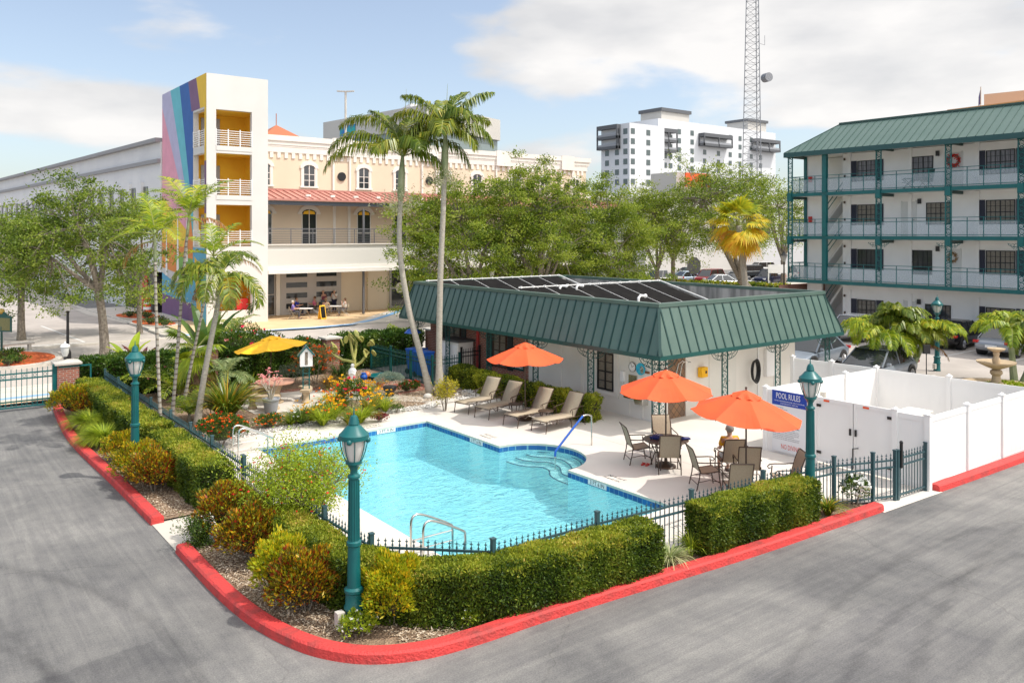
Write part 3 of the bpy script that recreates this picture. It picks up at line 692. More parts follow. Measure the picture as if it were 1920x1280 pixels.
# streets beyond the boundary hedge
sheet('street', rect(-300,300,37.6,49.6), .004, M['street'])
sheet('side_street', [(-2,49.6),(12.9,49.6),(13.0,66),(8,400),(-60,400)], .0045, M['street'])
sheet('sidewalk_near', rect(-300,300,33.9,37.4), .09, M['walk'])
sheet('sidewalk_far', [(13.2,49.8),(200,49.8),(200,58.5),(13.2,58.5)], .09, M['walk'])
sheet('plaza_paving', [(14.5,50.3)]+[(16.5,50.35),(21.9,49.5),(24.6,49.9),(26.4,51.6),(28.4,53.8),(31.5,56.6),(36,57.6),(60,57.9),(60,58.6),(14.5,58.6)], .098, M['tanwalk'])
wave = [(14.0,50.2),(16.5,50.1),(21.9,49.1),(24.6,49.35),(27.2,51.0),(29.4,53.0),(32.6,56.2),(36,57.2),(60,57.5)]
wave2 = [(p[0]-.25, p[1]+.42) for p in wave[::-1]]
sheet('blue_wave_stripe', wave+wave2, .104, M['bluepave'])
sheet('blue_wave_stripe', [(-20,34.6),(6,35.0),(12,35.5),(20,35.0),(20,35.3),(12,35.8),(6,35.3),(-20,34.9)], .096, M['bluepave'])
sheet('plaza_paving', rect(-20,6.5,33.95,34.5), .097, M['tanwalk'])
sheet('garage_drive', [(12.0,68),(12.9,60),(22,60),(22,74),(12,74)], .02, M['walk'])
mk = MB()
for q in ([(-10,51.2),(8.9,51.2),(8.9,51.45),(-10,51.45)], [(-10,49.75),(12.5,49.75),(12.5,49.95),(-10,49.95)], [(8.8,51.5),(8.95,51.5),(8.2,62),(8.05,62)]):
    mk.quad(*[(x,y,.009) for x,y in q])
tag(mk.build('road_markings', M['paint']), kind='structure')
def curbline(name, pts, w, h, mat, side=1):
    "low kerb swept along a line of outer-edge points, rounded top edges; side = inward direction"
    P = [Vector((p[0], p[1], 0)) for p in pts]; n = len(P); prof = [(0,-.02),(.015,h*.8),(.05,h),(w-.03,h),(w,h*.85),(w,-.02)]; vs = []; fs = []
    for i, p in enumerate(P):
        d = (P[min(i+1,n-1)]-P[max(i-1,0)]).normalized(); q = Vector((-d.y, d.x, 0))*side
        for a, z in prof: vs.append(p+q*a+Vector((0,0,z)))
    k = len(prof)
    for i in range(n-1):
        for j in range(k-1): fs.append((i*k+j, i*k+j+1, (i+1)*k+j+1, (i+1)*k+j) if side > 0 else (i*k+j, (i+1)*k+j, (i+1)*k+j+1, i*k+j+1))
    fs += [tuple(range(k)), tuple(reversed([(n-1)*k+j for j in range(k)]))]
    b = MB(); b.add(vs, fs); return tag(b.build(name, mat), kind='structure')
def smoothline(pts, k=6):
    out_ = []
    for i in range(len(pts)-1):
        p0 = pts[max(0,i-1)]; p1 = pts[i]; p2 = pts[i+1]; p3 = pts[min(len(pts)-1,i+2)]
        for j in range(k):
            u = j/k
            out_.append(tuple(.5*((2*p1[c])+(-p0[c]+p2[c])*u+(2*p0[c]-5*p1[c]+4*p2[c]-p3[c])*u*u+(-p0[c]+3*p1[c]-3*p2[c]+p3[c])*u**3) for c in (0,1)))
    return out_+[tuple(pts[-1])]
C1 = smoothline([(4.42,16.45),(4.42,14.5),(4.47,13.3),(4.58,12.4),(4.78,11.6),(5.05,11.0),(5.5,10.48),(6.2,10.12),(7.1,9.98),(8.2,9.93),(9.8,9.80),(11.8,9.6),(13.6,9.45),(15.6,9.35),(17.6,9.25)])
curbline('red_curb', C1, .27, .16, M['redcurb'])
curbline('red_curb', smoothline([(4.6,32.4),(4.4,30),(4.25,26.7),(4.36,22),(4.42,18.3)]), .27, .16, M['redcurb'])
curbline('red_curb', smoothline([(19.95,9.12),(22,9.02),(26,8.88),(32,8.7)]), .27, .16, M['redcurb'])
curbline('street_curb', [(-40,37.4),(60,37.4)], .18, .13, M['walk'], -1)
curbline('street_curb', smoothline([(150,49.75),(16,49.75),(14.0,50.1),(13.1,51.2),(13.0,54),(12.85,66),(9,150)]), .18, .13, M['walk'], -1)
sheet('mulch_bed', [(4.55,16.4),(4.6,13.3),(4.9,11.7),(5.4,10.75),(6.2,10.35),(8.2,10.15),(11.8,9.82),(15.6,9.58),(17.5,9.45),(17.5,9.9),(16.8,10.25),(14.6,10.5),(7.95,10.9),(6.42,12.2),(6.42,16.4)], .055, M['mulch'])
sheet('mulch_bed', [(4.55,18.35),(6.42,18.35),(6.42,33.0),(4.8,33.0),(4.5,30),(4.4,26.7),(4.5,22)], .055, M['mulch'])
sheet('concrete_path', [(4.45,16.35),(6.45,16.35),(6.45,18.4),(4.45,18.4)], .012, M['walk'])
sheet('concrete_path', [(17.5,9.20),(20.0,9.08),(20.0,9.5),(17.85,9.8)], .012, M['deck'])
DECK = [(6.42,24.6),(6.42,12.2),(7.95,10.87),(12.5,10.57),(14.7,10.47),(16.85,10.2),(17.9,9.72),(19.9,9.42),(26.0,9.42),(26.0,16.9),(28.6,16.9),(28.6,18.2),(20.2,18.2),(20.2,27.9),(17.4,27.9),(18.0,26.6),(17.6,25.6),(16.4,25.0),(15.0,24.75)]
POOLIN = POOL
sheet('pool_deck', DECK, .03, M['deck'], [POOL])
# deck joints
jb = MB()
for x in (6.9, 17.0, 18.6): jb.box(x-.006, x+.006, 11.2, 24.4, .0301, .0325)
for y in (11.6, 23.6): jb.box(6.5, 17, y-.006, y+.006, .0301, .0325)
tag(jb.build('deck_joints', M['concrete']), kind='structure')
# garden behind the pool
sheet('garden_bed', [(6.42,24.7),(15.0,24.7),(16.4,25.0),(17.6,25.6),(18.0,26.6),(17.4,27.9),(17.3,33.1),(6.42,33.1)], .04, M['mulch'])
sheet('garden_path', [(9.9,27.2),(11.6,26.6),(13.6,27.3),(14.4,26.6),(15.6,25.2),(14.6,24.75),(16.4,24.75),(16.9,25.3),(15.7,26.4),(15.2,27.5),(14.7,28.7),(12.9,30.1),(11.4,30.3),(9.9,29.3)], .052, M['walk'])
eb = MB()
for p, q in zip([(14.6,28.9),(13.0,30.2),(11.4,30.45),(9.8,29.45)][:-1], [(14.6,28.9),(13.0,30.2),(11.4,30.45),(9.8,29.45)][1:]):
    eb.bar((p[0],p[1],.07), (q[0],q[1],.07), .11, .07)
eb.bar((15.4,27.1,.07),(17.0,27.3,.07),.11,.07); eb.bar((17.0,27.3,.07),(17.2,29.5,.07),.11,.07)
tag(eb.build('brick_edging', M['brick']), 'line of red bricks edging the patio and garden beds', 'garden edging')
sheet('brick_paving', [(15.4,28.2),(17.2,27.5),(17.2,31.0),(16.2,31.2)], .05, M['brick'])
# mulch chips and white pebbles: nobody could count them
def inpoly(P, poly):
    x, y = P[:,0], P[:,1]; c = np.zeros(len(P), bool); n = len(poly)
    for i in range(n):
        x0,y0 = poly[i]; x1,y1 = poly[(i+1)%n]; k = ((y0 > y) != (y1 > y)) & (x < (x1-x0)*(y-y0)/((y1-y0) or 1e-9)+x0); c ^= k
    return c
def chips(name, polys, n, mat, L, Wd, seed, z=.06, label=None, cat=None):
    rs = np.random.RandomState(seed); P = []
    for (x0, x1, y0, y1, k) in polys: P.append(np.stack([rs.uniform(x0,x1,k), rs.uniform(y0,y1,k), rs.uniform(z,z+.03,k)], 1))
    P = np.concatenate(P); P = P[(P[:,1] > 16.5) | inpoly(P, [(4.75,16.5),(4.8,13.3),(5.05,12.0),(5.55,11.0),(6.4,10.5),(8.6,10.3),(8.6,11.3),(6.4,12.3),(6.4,16.5)])]; n = len(P); D = unit(rs, n); D[:,2] *= .25; N_ = unit(rs, n)*.5+np.array([0,0,1])
    return tag(leaf_obj(name, P, D, N_, L*rs.uniform(.5,1.5,n), Wd*rs.uniform(.6,1.4,n), rs.uniform(0,1,n), mat), label, cat, kind='stuff')
chips('mulch_chips', [(4.72,6.1,11.2,16.3,9000),(4.72,5.7,18.5,27,6000),(6.1,8.5,10.35,11.2,2500),(6.6,15.2,24.9,26.6,12000),(15.2,17.6,25.3,27.6,5000),(13.2,17.0,28.9,32.6,6000)], 0, CHIP, .06, .02, 3, label='brown wood chips spread over the planting beds', cat='mulch')
PEB = leafmat('white_pebble', [(.45,.43,.40),(.66,.63,.58),(.80,.78,.74)], 0, .8)
rs = np.random.RandomState(8)
n = 9000; t_ = rs.uniform(0,1,n); px_ = 6.6+t_*9.0; P = np.stack([px_, 24.72+.05*np.sin(px_*2)+rs.normal(0,.13,n), np.full(n,.05)],1)
P2 = np.stack([rs.uniform(16.8,18.1,1500), rs.uniform(24.7,26.3,1500), np.full(1500,.05)],1); P2 = P2[(P2[:,0]-16.6)*.9+24.65 < P2[:,1]+.35]; P2 = P2[(P2[:,0]-16.6)*1.1+25.2 > P2[:,1]]
P = np.concatenate([P, P2]); n = len(P); D = unit(rs,n); D[:,2] = rs.uniform(-.2,.5,n)
tag(leaf_obj('pebbles', P, D, unit(rs,n)*.6+np.array([0,0,1]), .07*rs.uniform(.5,1.4,n), .06, rs.uniform(0,1,n), PEB), 'strip of white pebbles between deck and flower bed', 'pebbles', kind='stuff')
# ================================================================ pool
PLASTER = pmat('pool_plaster', (0.56,0.84,0.86), (0.51,0.81,0.84), .7, .7)
COPING = pmat('coping_edge', (0.42,0.50,0.43), (0.50,0.56,0.49), 3, .6)
def ringwall(b, loop, z0, z1, mi=0, off=0):
    n = len(loop)
    for i in range(n):
        p, q = loop[i], loop[(i+1)%n]
        b.quad((p[0],p[1],z0),(p[0],p[1],z1),(q[0],q[1],z1),(q[0],q[1],z0), mi=mi)
b = MB(); ringwall(b, POOL, -.03, .03, 0); ringwall(b, POOL, -.16, -.03, 1); ringwall(b, POOL, -1.1, -.16, 2)
tag(b.build('pool_basin', [COPING, M['tileband'], PLASTER]), kind='structure')
sheet('pool_floor', POOL, -1.1, PLASTER)
NOSE = pmat('step_nosing', (0.01,0.03,0.05), rough=.6); STEP = pmat('step_plaster', (0.62,0.80,0.76), (0.55,0.75,0.72), 2, .7)
NOS = [(-.22,[(996.5,842.7),(1010,847),(1041,849),(1062,852.5),(1078,859),(1088,866),(1091.5,874)]),
 (-.30,[(976.5,848),(996.5,855),(1012,857),(1030.6,857.6),(1054,862),(1069,872.5),(1074.5,884)]),
 (-.38,[(959,854),(972,860),(986,863.5),(1010,866),(1030.6,867),(1048.5,875.4),(1053,887),(1064,892),(1077,897)]),
 (-.46,[(941,860.9),(955,867),(971,871.7),(990,874.5),(1012.8,875.4),(1029,881.3),(1032,891.7),(1048.5,901.4),(1071,909.6)])]
for z, pts in NOS:
    ln = smoothline([G(px,py,z) for px,py in pts], 4); p0, p1 = ln[0], ln[-1]
    out_ = ln+[(p1[0]+.25, p1[1]-.45), (15.75, 15.4), (15.75, 19.3), (p0[0]+.25, p0[1]+.45)] if False else ln+[(15.7, p1[1]-.02), (15.7, p0[1]+.02)]
    b = MB(); b.prism(out_, -1.099, z); tag(b.build('pool_step', STEP), kind='structure')
    b = MB()
    for p, q in zip(ln[:-1], ln[1:]): b.bar((p[0]+.0,p[1],z+.003),(q[0]+.0,q[1],z+.003),.040,.014)
    tag(b.build('step_nosing', NOSE), kind='structure')
def watermat():
    m, t, b = newmat('pool_water'); t.nodes.remove(b)
    g = nn(t, 'ShaderNodeNewGeometry')
    mp_ = nn(t, 'ShaderNodeMapping'); mp_.inputs['Scale'].default_value = (1, 1.9, 1); mp_.inputs['Rotation'].default_value = (0,0,.62); t.links.new(g.outputs['Position'], mp_.inputs[0])
    n1_ = nn(t, 'ShaderNodeTexNoise'); n1_.inputs['Scale'].default_value = 2.1; n1_.inputs['Detail'].default_value = 4; n1_.inputs['Distortion'].default_value = .9; t.links.new(mp_.outputs[0], n1_.inputs['Vector'])
    n2_ = nn(t, 'ShaderNodeTexNoise'); n2_.inputs['Scale'].default_value = 7.5; n2_.inputs['Detail'].default_value = 3; n2_.inputs['Distortion'].default_value = .6; t.links.new(mp_.outputs[0], n2_.inputs['Vector'])
    ad = nn(t, 'ShaderNodeMath', operation='MULTIPLY_ADD'); ad.inputs[1].default_value = .35; t.links.new(n2_.outputs[0], ad.inputs[0]); t.links.new(n1_.outputs[0], ad.inputs[2])
    bp = nn(t, 'ShaderNodeBump'); bp.inputs['Strength'].default_value = 1.0; bp.inputs['Distance'].default_value = .12; t.links.new(ad.outputs[0], bp.inputs['Height'])
    gl = nn(t, 'ShaderNodeBsdfGlossy'); gl.inputs['Roughness'].default_value = .06; gl.inputs[0].default_value = (.95,1,1,1); t.links.new(bp.outputs[0], gl.inputs['Normal'])
    tr = nn(t, 'ShaderNodeBsdfTransparent'); tr.inputs[0].default_value = (.69,.91,.94,1)
    df = nn(t, 'ShaderNodeBsdfDiffuse'); df.inputs[0].default_value = (.27,.64,.70,1); t.links.new(bp.outputs[0], df.inputs['Normal'])
    fr = nn(t, 'ShaderNodeFresnel'); fr.inputs[0].default_value = 1.33; t.links.new(bp.outputs[0], fr.inputs['Normal'])
    m1 = nn(t, 'ShaderNodeMixShader'); m1.inputs[0].default_value = .16; t.links.new(tr.outputs[0], m1.inputs[1]); t.links.new(df.outputs[0], m1.inputs[2])
    m2 = nn(t, 'ShaderNodeMixShader'); t.links.new(fr.outputs[0], m2.inputs[0]); t.links.new(m1.outputs[0], m2.inputs[1]); t.links.new(gl.outputs[0], m2.inputs[2])
    t.links.new(m2.outputs[0], t.nodes['Material Output'].inputs[0])
    return m
sheet('water', POOL, -.140, watermat())
PLATE = pmat('marker_tile', (0.74,0.77,0.76), rough=.5)
def marker(txt, loc, rot, label, w=.66):
    t = thing('depth_marker', label, 'depth marker', loc); t.rotation_euler = rot
    b = MB(); b.box(-w/2,w/2,-.062,.062,-.004,.004); b.build('plate', PLATE, t); text_mesh(txt, .14, M['black'], 'lettering', t, (0,-.0,.006), ext=.001, sx=.95)
marker('3 FT 9 IN', (12.55,22.843,-.075), (R(90),0,0), 'white tile marker reading 3 FT 9 IN on the back pool wall')
marker('3 FT 6 IN', (14.043,20.0,-.075), (R(90),0,R(-90)), 'white tile marker reading 3 FT 6 IN beyond the curved pool steps')
marker('3 FT 6 IN', (14.043,14.75,-.075), (R(90),0,R(-90)), 'white tile marker reading 3 FT 6 IN between curved pool steps and fence')
def deckmark(x, y, rz, label):
    t = thing('deck_marker', label, 'depth marker', (x,y,.031), rz)
    text_mesh('3 FT 6 IN', .15, M['black'], 'lettering', t, (0,-.1,.002), ext=.0005); text_mesh('NO DIVING', .11, M['black'], 'small_lettering', t, (0,.1,.002), ext=.0005)
deckmark(14.45,19.95,R(90),'black NO DIVING lettering on the deck in front of the loungers'); deckmark(14.5,14.6,R(90),'black NO DIVING lettering on the deck near the round table')
deckmark(12.3,23.25,R(180),'black NO DIVING lettering on the deck by the pebble strip'); deckmark(13.3,11.5,R(0),'black lettering on the deck seen through the front fence'); deckmark(7.6,13.0,R(-90),'black lettering on the deck by the near ladder')
def railtube(name, pts, mat, parent, r=.024): b = MB(); b.tube(smoothline3(pts), r, 8); return b.build(name, mat, parent, world=True, smooth='full')
def smoothline3(pts, k=5):
    out_ = []
    for i in range(len(pts)-1):
        p0 = pts[max(0,i-1)]; p1 = pts[i]; p2 = pts[i+1]; p3 = pts[min(len(pts)-1,i+2)]
        for j in range(k):
            u = j/k; out_.append(tuple(.5*((2*p1[c])+(-p0[c]+p2[c])*u+(2*p0[c]-5*p1[c]+4*p2[c]-p3[c])*u*u+(-p0[c]+3*p1[c]-3*p2[c]+p3[c])*u**3) for c in (0,1,2)))
    return out_+[tuple(pts[-1])]
def ladder(label, x, y, w=.45, group=None, top=.80, ln=1.0):
    t = thing('pool_ladder', label, 'pool ladder', (x, y, 0), 0)
    for s in (0, w):
        railtube('handrail', [(x,y-s,.0),(x,y-s,top*.5),(x+.01,y-s,top*.88),(x+.10,y-s,top),(x+.28,y-s,top-.04),(x+.65,y-s,top*.72),(x+ln*.93,y-s,top*.55),(x+ln,y-s,top*.42),(x+ln,y-s,-.2),(x+ln,y-s,-1.0)], M['steel'], t)
    b = MB()
    for z in (-.35,-.65,-.95): b.bar((x+ln,y,z),(x+ln,y-w,z),.09,.03)
    b.build('step', M['steel'], t, world=True); b = MB()
    for z in (.10,.30): b.tube([(x+.02,y-.0,z),(x+ln,y-.0,z)],.016,6)
    b.build('side_bar', M['steel'], t, world=True)
ladder('stainless pool ladder at the far left corner of the pool', 7.65, 22.75); ladder('stainless pool ladder behind the front hedge and fence', 7.95, 13.5, top=.78, ln=.95)
t = thing('pool_handrail', 'steel handrail with a blue sleeve over the curved pool steps', 'handrail', (16.2,17.3,0))
railtube('upright', [(16.25,17.3,.03),(16.25,17.3,.8),(16.2,17.3,.9),(16.05,17.3,.94),(15.9,17.3,.92)], M['steel'], t, .022)
railtube('blue_sleeve', [(15.9,17.3,.92),(15.85,17.3,.88),(15.4,17.3,.52),(14.92,17.3,.12),(14.86,17.3,.04),(14.85,17.3,-.06)], M['blue'], t, .032)
railtube('foot', [(14.85,17.3,-.06),(14.85,17.3,-.42)], M['steel'], t, .022)
# ================================================================ wrought iron lattice
def lattice(w=.28, h=2.42, cell=.24, nx=1, th=.011, br=.017):
    "flat scrollwork panel in the x-z plane, centred on x"
    b = MB()
    for s in (-1,1): b.box(s*w/2-br, s*w/2+br, -br, br, 0, h)
    k = int(h/cell)
    for i in range(k):
        z0 = i*h/k; c = h/k; f = 1 if i % 2 else -1
        pts = [(-w*.42*f,0,z0),(-w*.10*f,0,z0+c*.25),(w*.33*f,0,z0+c*.45),(w*.22*f,0,z0+c*.72),(-w*.05*f,0,z0+c*.62)]
        b.tube(pts, th, 4, cap=False); b.tube([(w*.42*f,0,z0+c*.1),(w*.15*f,0,z0+c*.2),(-w*.30*f,0,z0+c*.55),(-w*.36*f,0,z0+c*.85),(-w*.12*f,0,z0+c*.95)], th, 4, cap=False)
        for (lx, lz) in ((.20*f,.30),(-.22*f,.68),(.05*f,.86),(-.1*f,.12)):
            x = lx*w; z = z0+lz*c; r_ = .030; b.add([(x-r_,-.004,z),(x,-.004,z-r_*.6),(x+r_,-.004,z),(x,-.004,z+r_*.9),(x-r_,.004,z),(x,.004,z-r_*.6),(x+r_,.004,z),(x,.004,z+r_*.9)], [(0,1,2,3),(7,6,5,4),(0,4,5,1),(1,5,6,2),(2,6,7,3),(3,7,4,0)])
    return b
def bracket(w=.55, h=.34, s=1):
    b = MB()
    if True:
        arc_ = [(s*(.15+w*math.sin(a)),0,-h*(1-math.sin(a))*0-h*math.cos(a)) for a in [PI/2*i/8 for i in range(9)]]
        b.tube(arc_, .012, 4, cap=False)
        for (cx, cz, r_) in ((.25,-.10,.09),(.42,-.09,.075),(.57,-.06,.05),(.28,-.24,.065),(.44,-.20,.05)):
            b.tube([(s*(cx+r_*math.cos(a)),0,cz+r_*math.sin(a)) for a in [5.2*i/8 for i in range(9)]], .010, 4, cap=False)
        for (cx, cz) in ((.33,-.17),(.50,-.13),(.20,-.20),(.36,-.28),(.62,-.04)):
            r_ = .034; b.add([(s*(cx-r_),.003,cz),(s*cx,.003,cz-r_*.7),(s*(cx+r_),.003,cz),(s*cx,.003,cz+r_)], [(0,1,2,3)])
    return b
def child(name, me, parent, loc, rz=0, sc=None):
    o = bpy.data.objects.new(name, me); COL.objects.link(o); o.parent = parent; o.location = loc; o.rotation_euler = (0,0,rz)
    if sc: o.scale = sc
    return o
# ================================================================ pool house
PHX0, PHX1, PHY0, PHY1 = 19.8, 27.7, 18.1, 31.8
ph = thing('pool_house', 'low white and brick pool house under a green metal mansard roof', 'building', (19.8,18.1,0))
b = MB(); b.box(PHX0,PHX0+.2,PHY0,24.65,0,2.6); b.box(PHX0+.2,20.45,PHY0,PHY0+.2,0,2.6); b.box(21.35,PHX1,PHY0,PHY0+.2,0,2.6); b.box(PHX1-.2,PHX1,PHY0+.2,PHY1,0,2.6); b.box(20.45,21.35,PHY0+.0,PHY0+.2,2.45,2.6)
b.build('wall', M['creamwall'], ph, world=True)
b = MB(); b.box(PHX0-.04,PHX0+.2,24.65,PHY1,0,2.6); b.box(PHX0+.2,PHX1-.2,PHY1-.2,PHY1,0,2.6); b.build('brick_wall', M['brick'], ph, world=True)
TILE = brickmat('slate_tile', (0.30,0.17,0.09), (0.20,0.13,0.09), (0.10,0.07,0.05), axis='x', bw=.2, bh=.2)
for n_ in TILE.node_tree.nodes:
    if n_.type == 'TEX_BRICK':
        n_.offset = 0; mp_ = nn(TILE.node_tree, 'ShaderNodeMapping'); mp_.inputs['Rotation'].default_value = (0,0,R(45)); l = n_.inputs[0].links[0].from_socket; TILE.node_tree.links.new(l, mp_.inputs[0]); TILE.node_tree.links.new(mp_.outputs[0], n_.inputs[0])
b = MB(); b.box(20.45,21.35,PHY0+.04,PHY0+.2,0,2.45); b.build('tiled_panel', TILE, ph, world=True)
b = MB()
for x in (20.8,21.0): b.tube([(x,18.1,1.2),(x,18.05,1.5),(x+.03,17.98,1.85),(x+.14,17.9,1.95),(x+.24,17.86,1.9)], .014, 6)
b.lathe([(.005,0),(.05,.01),(.05,.03),(.01,.05)], (21.25,17.86,1.87), 10); b.build('shower_head', M['steel'], ph, world=True)
# mansard
GREEN = pmat('green_standing_seam', (0.088,0.145,0.120), (0.072,0.125,0.103), 1.3, .34, metal=.0, spec=.5, coord='Object')
GREEND = pmat('green_seam_edge', (0.012,0.052,0.045), rough=.4)
bx0,bx1,by0,by1 = 18.37,28.5,16.57,32.2; ins=.5; z0,z1 = 2.49,3.93
tx0,tx1,ty0,ty1 = bx0+ins,bx1-ins,by0+ins,by1-ins
b = MB()
for (p,q,r_,s_) in (((bx0,by0),(bx1,by0),(tx1,ty0),(tx0,ty0)),((bx1,by0),(bx1,by1),(tx1,ty1),(tx1,ty0)),((bx1,by1),(bx0,by1),(tx0,ty1),(tx1,ty1)),((bx0,by1),(bx0,by0),(tx0,ty0),(tx0,ty1))):
    b.quad((*p,z0),(*q,z0),(*r_,z1),(*s_,z1))
b.build('mansard', GREEN, ph, world=True)
b = MB(); k = int((by1-by0)/.42)
for i in range(k+1):
    y = by0+.1+i*(by1-by0-.2)/k; yt = min(max(y,ty0),ty1); zt = z1 if ty0 <= y <= ty1 else z0+(z1-z0)*min(y-by0,by1-y)/ins
    xb = bx0-.012; f = (zt-z0)/(z1-z0)
    b.bar((bx0,y,z0),(bx0+ins*f,y,zt),.05,.045,up=(-1,0,.3)); b.bar((bx1,y,z0),(bx1-ins*f,y,zt),.05,.045,up=(1,0,.3))
k = int((bx1-bx0)/.43)
for i in range(k+1):
    x = bx0+.1+i*(bx1-bx0-.2)/k; zt = z1 if tx0 <= x <= tx1 else z0+(z1-z0)*min(x-bx0,bx1-x)/ins; f = (zt-z0)/(z1-z0)
    b.bar((x,by0,z0),(x,by0+ins*f,zt),.05,.045,up=(0,-1,.3)); b.bar((x,by1,z0),(x,by1-ins*f,zt),.05,.045,up=(0,1,.3))
for (p,q) in (((bx0,by0),(tx0,ty0)),((bx1,by0),(tx1,ty0)),((bx0,by1),(tx0,ty1))): b.bar((*p,z0),(*q,z1),.09,.05)
b.build('seam', GREEND, ph, world=True)
def frame4(b, x0,x1,y0,y1,w,za,zb):
    b.box(x0,x1,y0,y0+w,za,zb); b.box(x0,x1,y1-w,y1,za,zb); b.box(x0,x0+w,y0+w,y1-w,za,zb); b.box(x1-w,x1,y0+w,y1-w,za,zb)
b = MB(); frame4(b, bx0-.02,bx1+.02,by0-.02,by1+.02,.14,z0-.13,z0+.002); b.build('fascia', M['dkgreen'], ph, world=True)
b = MB(); frame4(b, tx0-.05,tx1+.05,ty0-.05,ty1+.05,.22,z1-.03,z1+.09); b.build('coping', GREEN, ph, world=True)
WEATH = pmat('weathered_parapet', (0.20,0.195,0.185), (0.46,0.44,0.41), 1.1, .9, .15, 20, stretch=(3,3,.5), pos=(.35,.62))
b = MB(); frame4(b, tx0+.02,tx1-.02,ty0+.02,ty1-.02,.14,2.62,z1-.032); b.box(tx0+.16,tx1-.16,ty0+.16,ty1-.16,2.62,2.72); b.build('roof_deck', WEATH, ph, world=True)
CEIL = pmat('white_soffit', (0.74,0.72,0.66), (0.70,0.68,0.62), 1, .7)
b = MB(); b.box(bx0+.14,bx1-.14,by0+.14,by1-.14,2.40,2.44); b.build('soffit', CEIL, ph, world=True)
SOLAR = pmat('solar_collector', (0.007,0.006,0.006), (0.012,0.011,0.010), 3, .9, spec=.12)
for (ya,za,yb,zb,lab) in ((31.4,3.99,27.6,2.98,'far'),(24.6,4.04,20.5,2.96,'near')):
    npan = 6
    for i in range(npan):
        xa = 19.35+i*(27.2-19.35)/npan; xb = xa+(27.2-19.35)/npan-.05; b = MB()
        b.add([(xa,ya,za),(xb,ya,za),(xb,yb,zb),(xa,yb,zb),(xa,ya,za-.05),(xb,ya,za-.05),(xb,yb,zb-.05),(xa,yb,zb-.05)], [(3,2,1,0),(4,5,6,7),(0,1,5,4),(1,2,6,5),(2,3,7,6),(3,0,4,7)]); b.build('solar_panel', SOLAR, ph, world=True)
    b = MB(); b.tube([(19.3,ya+.05,za+.05),(27.35,ya+.05,za+.05)],.022,8); b.tube([(27.32,ya+.05,za+.05),(27.32,yb-.1,zb+.04)],.028,8)
    for i in range(14): b.box(19.4+i*.6,19.45+i*.6,ya-.0,ya+.10,za+.02,za+.10)
    for i in range(1,npan): b.bar((19.33+i*(27.2-19.35)/npan,ya,za+.012),(19.33+i*(27.2-19.35)/npan,yb,zb+.012),.018,.012)
    b.build('pipe', M['vinyl'], ph, world=True)
b = MB()
for (x,y) in ((21.2,24.4),(21.9,24.2),(20.0,19.0)):
    b = MB(); b.tube([(x,y,3.5),(x,y,4.02),(x+.10,y,4.10),(x+.28,y-.05,4.08)],.045,8); b.ball((x+.28,y-.05,4.08),.07,8); b.build('roof_valve', M['vinyl'], ph, world=True)
# columns: one flat iron lattice each, corner has two
latm = lattice(h=2.38); lat0 = latm.build('tmp', M['dkgreen']); LM = lat0.data; bpy.data.objects.remove(lat0)
BM_ = []
for s_ in (-1,1): br0 = bracket(s=s_).build('tmp', M['dkgreen']); BM_.append(br0.data); bpy.data.objects.remove(br0)
for y in (17.07,19.97,22.9,25.8,28.75,31.3):
    c = child('column', LM, ph, (18.72-19.8,y-18.1,0), PI/2); child('bracket', BM_[0], c, (0,0,2.36)); child('bracket', BM_[1], c, (0,0,2.36))
for x in (18.87,21.9,24.85,28.0):
    c = child('column', LM, ph, (x-19.8,16.92-18.1,0), 0); child('bracket', BM_[0], c, (0,0,2.36)); child('bracket', BM_[1], c, (0,0,2.36))
def window(parent, x, y0, y1, z0, z1, n, face=-1, mat=None, pane=None, nx=4, nz=4, depth=.05, frame=.06, name='window', mid=True):
    "window in an x = const wall facing -x; frame and glazing bars, pane as sub-part"
    b = MB(); s = face; d = depth
    xa, xb = (x+s*d, x) if s < 0 else (x, x+s*d)
    b.box(xa,xb,y0,y0+frame,z0,z1); b.box(xa,xb,y1-frame,y1,z0,z1); b.box(xa,xb,y0+frame,y1-frame,z0,z0+frame); b.box(xa,xb,y0+frame,y1-frame,z1-frame,z1)
    xm = x+s*d*.55; t_=.012
    for i in range(1,nx): yy = y0+(y1-y0)*i/nx; wd = .03 if (mid and i == nx//2) else t_; b.box(min(xm,xm+s*.02),max(xm,xm+s*.02),yy-wd,yy+wd,z0+frame,z1-frame)
    for i in range(1,nz): zz = z0+(z1-z0)*i/nz; wd = .024 if i == nz//2 else t_; b.box(min(xm,xm+s*.024),max(xm,xm+s*.024),y0+frame,y1-frame,zz-wd,zz+wd)
    o = b.build(name, mat or M['black'], parent, world=True)
    b = MB(); xp = x+s*.01; b.box(min(xp,x+s*.018),max(xp,x+s*.018),y0+frame*.5,y1-frame*.5,z0+frame*.5,z1-frame*.5); b.build('pane', pane or M['glass'], o, world=True)
    return o
BLIND = pmat('window_blind', (0.28,0.24,0.19), (0.16,0.13,0.10), 8, .4, spec=.6, stretch=(1,1,6))
window(ph, PHX0-.002, 19.95,20.75,.75,2.05,2+0,nx=2,nz=4,pane=BLIND,name='window')
b = MB(); frame4
b.box(PHX0-.03,PHX0,19.75,19.95,.6,2.2); b.box(PHX0-.03,PHX0,20.75,20.92,.6,2.2); b.box(PHX0-.05,PHX0,19.7,20.97,.58,.72)
b.build('window_surround', M['creamwall'], ph, world=True)
for y in (18.6,19.2,21.5,21.62,22.7,24.3): b = MB(); b.box(PHX0-.018,PHX0,y,y+.05,.1,2.35); b.build('wall_batten', M['creamwall'], ph, world=True)
